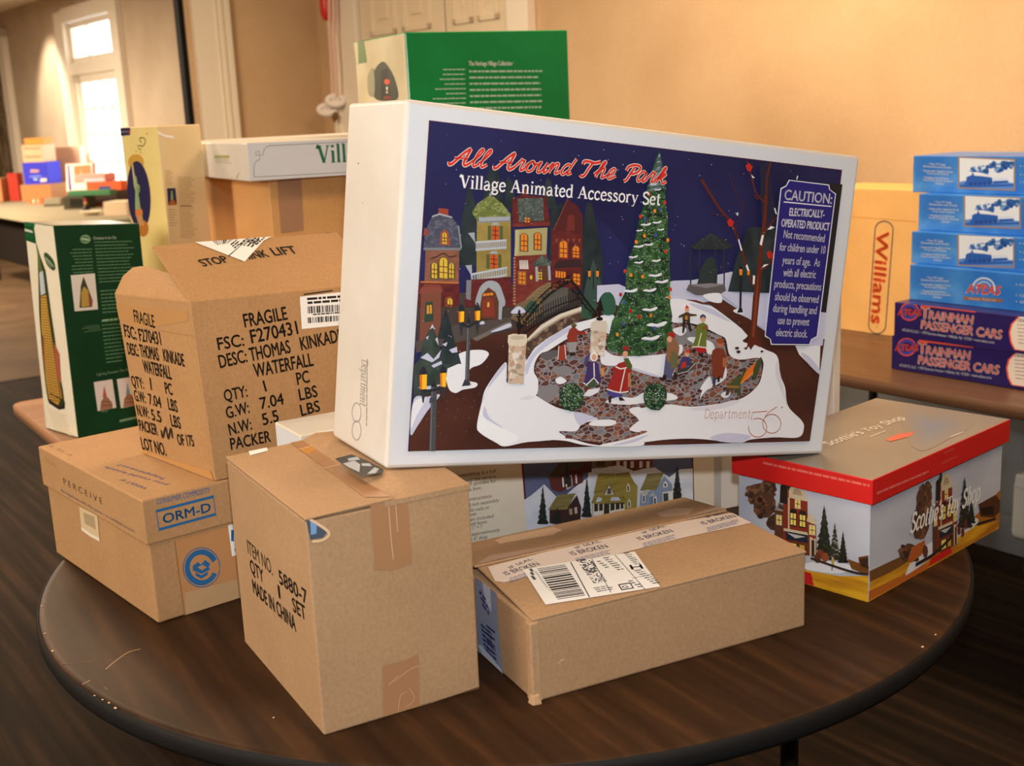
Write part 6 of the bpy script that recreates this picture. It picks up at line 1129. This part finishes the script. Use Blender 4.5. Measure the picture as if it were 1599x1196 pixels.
# --- right-hand table: orange carton, train boxes
c = Crate(.985, 3.765, 0, -53, .43, .2, .437)
t = thing('orange_carton', 'orange carton with upright red lettering leaning by the wall behind the blue train boxes', 'box', c.base())
KO = card('orange_board', (234, 186, 116), (226, 176, 106)); m = MB(); m.hexa(c.P8(), KO, .003)
d = Draw(m, c.R()).at(1300, 220, 2.99); OR_ = C(226, 96, 50); BO = C(66, 62, 84)
d.poly([(60, 350), (390, 375), (390, 378), (60, 353)], mat('flap_seam', (206, 146, 66), .8)); d.text('Williams', (208, 420), (180, 848), 58, OR_, .05)
N = 14; el = [(240-24+44*math.cos(a), 0) for a in (0,)]
top_ = [(241+42*math.cos(math.radians(180-180*i/N))+0, 415-40*math.sin(math.radians(180-180*i/N))) for i in range(N+1)]; bot = [(209+40*math.cos(math.radians(-180*i/N)), 858+42*math.sin(math.radians(180*i/N))) for i in range(N+1)]
d.line(top_+bot, 5, BO, False, True); d.text("'", (205, 878), (211, 878), 14, BO)
m.build('body', t)
AB = noisy('train_blue_print', (40, 116, 208), (88, 158, 228), (9, 9, 9), .32, .45, lo=.38, hi=.7, c3=(56, 132, 216)); AN = noisy('train_navy_print', (44, 32, 104), (36, 26, 90), (9, 9, 9), .3, .45)
WP = mat('train_white_print', (226, 236, 246), .4); ORR = mat('train_orange_print', (238, 92, 62), .4); PALEB = C(150, 190, 232); GOLDF = C(150, 132, 120)
def loco(d, x0, y0, sl):
    """steam locomotive with a smoke plume, drawn in a frame 265 wide and 150 tall"""
    q = lambda a, b: (x0+a, y0+b+sl*a)
    D1, D2, D3 = C(34, 92, 178), C(88, 138, 206), C(190, 214, 240)
    P = lambda pts, mm, sm=False: d.poly([q(*p) for p in pts], mm, sm)
    P([(0, 0), (268, 0), (268, 150), (0, 150)], GOLDF); P([(8, 7), (260, 7), (260, 143), (8, 143)], C(222, 232, 244))
    P([(8, 118), (60, 108), (260, 112), (260, 143), (8, 143)], D2); P([(8, 132), (260, 118), (260, 128), (60, 143), (8, 143)], D1)
    rd = random.Random(5)
    for cc, n, r0 in ((C(64, 122, 202), 22, 17), (D1, 16, 12), (C(120, 166, 222), 12, 8)):
        l = d.nx()
        for i in range(n):
            f = rd.random(); d.disc(*q(min(250, 66+190*f+rd.uniform(-8, 8)), max(18, 62-34*f+rd.uniform(-16, 18))), r0*rd.uniform(.6, 1.1), r0*rd.uniform(.5, .9), cc, 9, l)
    P([(50, 82), (78, 70), (110, 72), (135, 80), (100, 90), (60, 90)], C(226, 236, 248), True)
    P([(38, 128), (40, 95), (58, 86), (120, 88), (160, 92), (162, 118), (70, 134)], D1); P([(64, 92), (64, 78), (74, 76), (76, 90)], D1); P([(162, 94), (230, 90), (236, 108), (164, 116)], C(206, 222, 244)); P([(165, 108), (235, 102), (236, 112), (166, 122)], D1); l = d.nx()
    for i in range(5): d.disc(*q(60+i*22, 126-i*2), 9, 9, C(24, 70, 150), 8, l)
    P([(36, 134), (28, 124), (40, 118), (56, 132)], D1)
def atlas_mark(d, x, y, s_, navy=False):
    A = ORR
    f = lambda r, w_, mm, a0=-20, a1=200: d.line([(x+r*math.cos(math.radians(a0+(a1-a0)*i/16))*s_, y-r*.95*math.sin(math.radians(a0+(a1-a0)*i/16))*s_) for i in range(17)], w_*s_, mm)
    if navy: f(46, 6, ORR, 0, 360); f(34, 14, C(70, 70, 170), 0, 360); f(14, 8, C(150, 40, 70), 0, 360)
    else: f(52, 9, C(190, 214, 240), -15, 195); f(34, 9, C(150, 190, 232), 0, 180); f(18, 8, C(214, 90, 70), 0, 180)
    o = 4*s_
    if not navy: d.text('ATLAS', (x-81*s_, y+19*s_), (x+75*s_, y+29*s_), 43*s_, WP, .045, .2)
    else: d.text('ATLAS', (x-60*s_, y+17*s_), (x+58*s_, y+20*s_), 32*s_, C(44, 32, 104), .1, .2)
    d.text('ATLAS', (x-(80 if not navy else 60)*s_, y+(18 if not navy else 17)*s_), (x+(74 if not navy else 58)*s_, y+(28 if not navy else 20)*s_), (42 if not navy else 32)*s_, ORR, .04, .2)
    if not navy: d.poly([(x-95*s_, y+36*s_), (x+88*s_, y+48*s_), (x+86*s_, y+64*s_), (x-92*s_, y+52*s_)], C(150, 100, 62)); d.text('Master Railway', (x-70*s_, y+50*s_), (x+60*s_, y+58*s_), 9*s_, WP, .02)
def bullets(d, x, y, xr=None):
    for k, (a, b, s_) in enumerate(((35, 0, '\u2022 True "O" Scale'), (12, 12, 'Dimensions and Details'), (5, 32, '\u2022 Separately Applied Grab'), (30, 44, 'Irons and Details'), (10, 64, '\u2022 Weighted Underframe'), (10, 76, 'With Full Brake System'), (70, 90, 'Details'))):
        L = {0: 80, 1: 130, 2: 145, 3: 100, 4: 120, 5: 140, 6: 38}[k]; d.text(s_, (x+a, y+b+a*.03), (x+a+L, y+b+(a+L)*.05), 9.5, WP, .03)
    d.lay += .00002
def trainbox(kind, c, label, mark, yoff, grp):
    t = thing('train_box', label, 'box', c.base(), grp)
    m = MB(); m.hexa(c.P8(), AB if kind != 'n' else AN, .002)
    d = Draw(m, c.R()).at(1300, 220, 2.99)
    if kind == 'l':
        bullets(d, mark[0], mark[1]); loco(d, mark[2], mark[3], .045)
        for k, yy in enumerate((60, 100, 135)): d.text('\u2022 Op', (mark[2]+290, mark[3]+yy-10), (mark[2]+340, mark[3]+yy-6), 11, WP, .03)
    if kind == 'a':
        bullets(d, mark[0], mark[1]); atlas_mark(d, mark[2], mark[3], 1.0)
        for yy in (45, 95, 125): d.text('\u2022 Op', (mark[2]+150, mark[3]-60+yy), (mark[2]+205, mark[3]-55+yy), 11, WP, .03)
    if kind == 'n':
        x, y = mark; atlas_mark(d, x+82, y+62, .92, True); OI = ORR
        for mm, bo in ((WP, .055), (OI, .02)):
            d.text('T', (x+135, y+90), (x+172, y+95), 56, mm, bo); d.text('RAINMAN', (x+172, y+96), (x+375, y+122), 42, mm, bo, .1); d.text('PASSENGER CARS', (x+135, y+140), (x+510, y+190), 42, mm, bo, .12)
        d.line([(x+138, y+32), (x+392, y+62)], 9, ORR)
        d.text('ATLAS O, LLC. \u2022 378 Florence Avenue \u2022 Hillside, NJ \u2022 07205 \u2022 www.atlaso.com', (x+48, y+152), (x+478, y+212), 13, WP, .012)
        d.poly([(x+900, y+60), (x+650, y+62), (x+590, y+75), (x+555, y+120), (x+545, y+160), (x+552, y+205), (x+570, y+240), (x+900, y+290)], ORR); d.poly([(x+900, y+64), (x+650, y+68), (x+596, y+80), (x+563, y+122), (x+553, y+160), (x+560, y+205), (x+576, y+238), (x+900, y+282)], C(244, 232, 220))
        d.rows((x+585, y+108), (x+900, y+140), (x+590, y+210), 7, mat('train_small_print', (176, 160, 160), .5), .3, .1, 4); d.text('TRAINMAN', (x+585, y+104), (x+690, y+112), 12, C(90, 80, 110), .02)
    m.build('body', t); return t
def tr(x, y, z, h): return Crate(x, y, z, -53, .62, .2, h)
trainbox('n', tr(1.0067, 3.1293, .0006, .0897), 'navy train box at the bottom of the stack, resting on the brown table', (265, 900), 0, None)
trainbox('n', tr(1.0075, 3.117, .0905, .0902), 'navy train box second from the bottom of the stack, touching the lowest blue box', (278, 735), 0, None)
trainbox('a', tr(1.0552, 3.1484, .181, .0918), 'blue train box with red logo and no locomotive picture', (402, 640, 706, 690), 0, None)
trainbox('l', tr(1.0662, 3.1750, .273, .0835), 'blue locomotive train box resting on the one with red logo', (402, 467, 583, 433), 0, 'blue train boxes with locomotive picture')
trainbox('l', tr(1.0905, 3.1990, .3567, .0945), 'blue locomotive train box between two others alike, set slightly to the right', (440, 287, 612, 250), 0, 'blue train boxes with locomotive picture')
trainbox('l', tr(1.095, 3.265, .4514, .0955), 'blue locomotive train box at the top of the stack', (412, 110, 586, 72), 0, 'blue train boxes with locomotive picture')
# pale heater standing against the wall under that table
p = onplane(1598, 850, R2(0, RC-.16, 0), N2); s_ = p.dot(EW)
t = thing('wall_heater', 'low white wall heater on the floor under the brown table', 'heater', R2(s_+.1, RC-.14, 0))
HW = mat('heater_white', (206, 206, 200), .35, .4)
m = MB()
sA = onplane(1577, 800, R2(0, RC-.2, 0), N2).dot(EW)
m.hexa([R2(sA, RC-.2, .1), R2(sA+.6, RC-.2, .1), R2(sA+.6, RC-.07, .1), R2(sA, RC-.07, .1), R2(sA, RC-.2, .29), R2(sA+.6, RC-.2, .29), R2(sA+.6, RC-.07, .29), R2(sA, RC-.07, .29)], HW, .02, 4); m.build('casing', t)
m = MB()
for k in range(2):
    m = MB(); m.hexa([R2(sA+.05+k*.45, RC-.19, 0), R2(sA+.1+k*.45, RC-.19, 0), R2(sA+.1+k*.45, RC-.08, 0), R2(sA+.05+k*.45, RC-.08, 0), R2(sA+.05+k*.45, RC-.19, .11), R2(sA+.1+k*.45, RC-.19, .11), R2(sA+.1+k*.45, RC-.08, .11), R2(sA+.05+k*.45, RC-.08, .11)], HW, .004); m.build('foot', t)
m = MB(); m.hexa([R2(sA+.01, RC-.206, .265), R2(sA+.59, RC-.206, .265), R2(sA+.59, RC-.1, .265), R2(sA+.01, RC-.1, .265), R2(sA+.01, RC-.2, .31), R2(sA+.59, RC-.2, .31), R2(sA+.59, RC-.1, .31), R2(sA+.01, RC-.1, .31)], HW, .008); m.build('top_grille', t)

# --- cords hanging beside the door casing
ck = RC-.1
hp = lambda x, y: onplane(x, y, R2(0, ck, 0), N2)
t = thing('hanging_cord', 'pale cord pair hanging at the door casing with red tag and two white ring ends', 'cord', hp(515, 100))
CD = mat('pale_cord', (226, 190, 170), .35, .4); RDT = mat('red_plastic', (206, 52, 44), .35, .4); RW = mat('white_plastic', (238, 228, 220), .4, .35)
for a, b in (((513, -60), (519, 152)), ((519, -60), (526, 150))):
    m = MB(); m.tube([hp(*a), hp((a[0]+b[0])/2-1, 60), hp(b[0]-1, 110), hp(*b)], .009, CD, 8); m.build('cord', t)
m = MB(); p = hp(509, 8); m.lathe(p-Vector((0, 0, .085)), [(0, 0), (.02, .005), (.034, .04), (.036, .09), (.03, .15), (.02, .18), (0, .185)], RDT, 20, (0, 0, 1)); m.build('red_tag', t)
ax = (CC-hp(520, 160)).normalized()
for (x, y) in ((524, 157), (511, 171)):
    m = MB(); m.torus(hp(x, y)+ax*(.05 if y > 160 else 0), .045, .017, ax, RW, .55); m.torus(hp(x, y)+ax*(.05 if y > 160 else 0), .015, .012, ax, RW, .8, 16); m.build('ring_end', t)
m = MB(); m.tube([hp(524, 176), hp(523, 184), hp(522, 190)], [.012, .02, .004], mat('brown_tip', (120, 92, 54), .5), 10); m.build('tip', t)

# --- far room: cloth covered table with goods
fa_, fb_ = atz(125, 349, TZ), atz(10, 324, TZ)
dv = -EW; nv = N2.copy()
t = thing('long_table', 'long table with pale cloth edge under the window loaded with boxes', 'table', fa_+dv*1.5+nv*.35-Vector((0, 0, TZ)))
CL = mat('pale_cloth', (158, 146, 120), .8, .1); USHADE = mat('under_table_shade', (26, 20, 15), .9, .1)
m = MB(); L4 = 3.6; Q = lambda a, b, z: fa_+dv*a+nv*b+Vector((0, 0, z))
pts = [(.0, .12), (.05, .03), (.15, 0), (L4, 0), (L4, .78), (0, .78)]
m.poly([Q(a, b, 0) for a, b in pts][::-1], CL); rows = [[Q(a, b, z) for a, b in pts] for z in (0, -.065)]; m.grid(rows, CL, False, True); m.build('tabletop', t)
m = MB(); rows = [[Q(.05+(a-.05)*.99, .05+(b)*.9, z) for a, b in ((.05, .12), (.12, .06), (L4, .06))] for z in (-.05, -.5)]; m.grid(rows, USHADE, False); m.build('skirt', t)  # dark sheet standing in for the shadow beneath the table
for a, b in ((.2, .15), (.2, .65), (3.3, .15), (3.3, .65)):
    m = MB(); m.tube([Q(a, b, -.04), Q(a, b, -TZ)], .018, STEEL); m.build('leg', t)
DBG = 0
def farbox(name, label, x0, x1, yt, yb, col, Y=None, z=0, dep=.25, yaw=-12, tilt=0, cat='box', side=None, grp=None, draw=None, rim=None):
    """a box on the long table: its front face spans the given part of the view at its own distance"""
    xm = (x0+x1)/2
    pb = atz(xm, yb, TZ) if Y is None else None
    if Y is None: Y = pb.y
    f = lambda x, y: onplane(x, y, (0, Y, 0), (0, 1, 0))
    a, b, tp, bt = f(x0, (yt+yb)/2), f(x1, (yt+yb)/2), f(xm, yt), f(xm, yb)
    w_, h_ = (b-a).length, tp.z-bt.z
    zb = bt.z if z is None else TZ+z
    R = Matrix.Rotation(math.radians(yaw), 3, 'Z'); o = Vector(((a.x+b.x)/2, Y, zb))
    p = lambda u, v, q: o + R @ Vector((u, v, q))
    t = thing(name, label, cat, o, grp); m = MB()
    P8 = [p(-w_/2, 0, 0), p(w_/2, 0, 0), p(w_/2, dep, 0), p(-w_/2, dep, 0)]; P8 += [v+Vector((0, 0, h_)) for v in P8]
    if tilt: 
        k = math.radians(tilt); P8[4:] = [v + R @ Vector((0, math.sin(k)*h_, -h_*(1-math.cos(k)))) for v in P8[4:]]
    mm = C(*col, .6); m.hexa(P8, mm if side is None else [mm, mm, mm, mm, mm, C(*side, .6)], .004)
    if draw:
        d = Draw(m, [P8[0], P8[1], P8[5], P8[4]], px=[(0, 0), (1, 0), (1, 1), (0, 1)], lay=.002, step=.001); d.k = w_; draw(d)
    m.build('body', t); print('FAR', name, [round(v.dot(N2), 2) for v in P8[:4]]) if DBG else None
    return t, h_, Y
def dr_blue(d):
    d.rows((.12, .88), (.9, .88), (.12, .88), 1, C(150, 160, 240), .02, 0); d.poly([(.3, .55), (.66, .55), (.68, .66), (.34, .7)], C(206, 150, 140)); d.poly([(.22, .34), (.8, .34), (.72, .4), (.3, .4)], C(130, 150, 240)); d.poly([(.42, .2), (.56, .18), (.58, .28), (.4, .28)], C(170, 200, 220)); d.poly([(.68, .1), (.95, .12), (.95, .26), (.7, .26)], C(230, 214, 200))
def dr_pink(d):
    for y in (.82, .34): d.text('FRAGILE', (.12, y-.08), (.88, y-.06), .12, C(176, 140, 124), .02)
def dr_red(d):
    d.poly([(.0, .0), (1, 0), (1, 1), (0, 1)], C(240, 230, 210)); d.poly([(.08, .05), (.2, .05), (.14, .95), (.06, .95)], C(88, 60, 150)); d.poly([(.32, .28), (.98, .32), (.94, .94), (.3, .92)], C(232, 112, 44)); d.disc(.6, .48, .08, .12, C(246, 196, 90)); d.poly([(.52, .5), (.58, .86), (.64, .5)], C(240, 160, 96))
def dr_or(d): d.poly([(.3, .15), (.42, .15), (.42, .8), (.3, .8)], C(232, 212, 190)); d.poly([(.66, .15), (.72, .15), (.72, .8), (.66, .8)], C(232, 212, 190))
_, h1, Y1 = farbox('brown_carton', 'small brown carton under the bright blue box on the far table', 30, 83, 288, 315, (178, 122, 72), dep=.3, side=(200, 148, 92))
Y2 = Y1+.03
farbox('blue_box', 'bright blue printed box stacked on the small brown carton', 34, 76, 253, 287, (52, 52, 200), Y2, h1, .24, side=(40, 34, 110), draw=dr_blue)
_, h2, _ = farbox('blue_box', '', 34, 76, 253, 287, (52, 52, 200), Y2, h1, .24) if False else (0, 0, 0)
hb = onplane(55, 253, (0, Y2, 0), (0, 1, 0)).z-onplane(55, 287, (0, Y2, 0), (0, 1, 0)).z
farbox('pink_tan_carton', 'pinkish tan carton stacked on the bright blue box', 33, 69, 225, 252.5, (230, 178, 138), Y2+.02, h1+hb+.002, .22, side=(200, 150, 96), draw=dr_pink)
hc = onplane(55, 225, (0, Y2+.02, 0), (0, 1, 0)).z-onplane(55, 252.5, (0, Y2+.02, 0), (0, 1, 0)).z
farbox('orange_box', 'flat orange box topmost of the stack on the far table', 36, 68, 215, 225, (226, 142, 56), Y2+.03, h1+hb+hc+.004, .18)
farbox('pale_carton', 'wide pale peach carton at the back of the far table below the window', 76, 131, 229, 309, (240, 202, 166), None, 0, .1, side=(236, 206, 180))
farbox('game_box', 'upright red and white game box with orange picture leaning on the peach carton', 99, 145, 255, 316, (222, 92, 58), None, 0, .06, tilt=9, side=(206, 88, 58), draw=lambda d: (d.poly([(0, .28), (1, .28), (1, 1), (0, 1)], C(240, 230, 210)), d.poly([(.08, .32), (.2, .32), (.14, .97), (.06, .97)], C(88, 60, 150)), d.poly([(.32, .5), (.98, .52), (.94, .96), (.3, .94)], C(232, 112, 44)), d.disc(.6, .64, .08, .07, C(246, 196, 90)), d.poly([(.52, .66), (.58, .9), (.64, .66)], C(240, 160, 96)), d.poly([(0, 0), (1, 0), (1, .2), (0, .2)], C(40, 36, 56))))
_, h3, Y3 = farbox('dark_box', 'dark brown box under the green flat box near the table corner', 140, 184, 298, 322, (64, 44, 34), None, 0, .3, draw=lambda d: d.poly([(0, .0), (1, .0), (1, .12), (0, .12)], C(190, 40, 46)))
farbox('orange_red_box', 'long orange red box lying on the dark brown box beside the window', 132, 192, 284, 298, (232, 94, 42), Y3+.02, h3+.001, .2, draw=lambda d: d.poly([(.34, .0), (.7, .0), (.68, .5), (.36, .5)], C(60, 84, 130)))
h4 = onplane(160, 284, (0, Y3, 0), (0, 1, 0)).z-onplane(160, 298, (0, Y3, 0), (0, 1, 0)).z
farbox('pink_book', 'pink and white book lying on the long orange red box', 115, 166, 273, 285, (240, 160, 146), Y3+.05, h3+h4+.004, .2, draw=lambda d: d.poly([(.3, .0), (1, .0), (1, .4), (.3, .4)], C(226, 206, 214)))
_, h5, Y5 = farbox('olive_tin', 'dark olive tin box under the green flat box at the front of the far table', 97, 133, 307, 327, (60, 54, 30), None, 0, .2, draw=lambda d: d.poly([(.3, .2), (.95, .2), (.95, .8), (.35, .85)], C(28, 24, 14)))
farbox('green_flat_box', 'thin green box bridging the olive tin and the dark brown box', 102, 175, 299, 307, (62, 116, 72), Y5+.03, h5+.001, .12)
farbox('orange_white_box', 'little orange and white box before the small brown carton', 44, 67, 309, 319, (236, 112, 56), None, 0, .06, draw=dr_or)
farbox('grey_tray', 'small grey tray beside the little orange and white box', 67, 96, 310, 322, (136, 128, 104), None, 0, .1, draw=lambda d: d.poly([(0, 0), (1, 0), (1, .25), (0, .25)], C(60, 54, 40)))
farbox('cream_box', 'cream box at the near corner of the far table by the statue box', 160, 200, 315, 337, (238, 212, 176), None, 0, .2)
farbox('red_box', 'small red box left of the blue box on the far table', 10, 28, 256, 300, (176, 48, 30), Y1+.25, 0, .1)
farbox('brown_book_box', 'brown box at the far end of the cloth covered table', -22, 4, 279, 316, (196, 130, 84), None, 0, .2)
farbox('orange_bag', 'orange bag resting on the brown box at the far end', -12, 9, 263, 279, (240, 150, 90), Y1+.2, h1*1.55, .1) if False else None
# little nutcracker figure and a pale dish on the corner of the far table
pf_ = atz(135, 328, TZ); t = thing('figurine', 'tiny red hatted soldier figurine at the near corner of the far table', 'figurine', pf_)
kf = .0052*1.0
m = MB(); m.lathe(pf_, [(0, 0), (.03, 0), (.03, .02), (.022, .022), (.02, .05)], C(30, 24, 22), 16); m.build('base', t)
m = MB(); m.lathe(pf_+Vector((0, 0, .02)), [(.016, 0), (.02, .03), (.014, .035), (0, .036)], C(200, 130, 50), 16); m.build('body', t)
m = MB(); m.lathe(pf_+Vector((0, 0, .055)), [(0, 0), (.012, .004), (.012, .02), (0, .022)], C(226, 170, 130), 16); m.build('head', t)
m = MB(); m.lathe(pf_+Vector((0, 0, .074)), [(.014, 0), (.014, .018), (.008, .026), (0, .027)], C(150, 30, 36), 16); m.build('hat', t)
pd = atz(142, 336, TZ); t = thing('pale_dish', 'oval cream dish in front of the tiny soldier figurine', 'dish', pd)
m = MB(); m.lathe(pd, [(0, .002), (.05, .0), (.085, .03), (.088, .034), (.083, .032), (.05, .006), (0, .006)], C(236, 222, 196), 28); m.build('bowl', t)
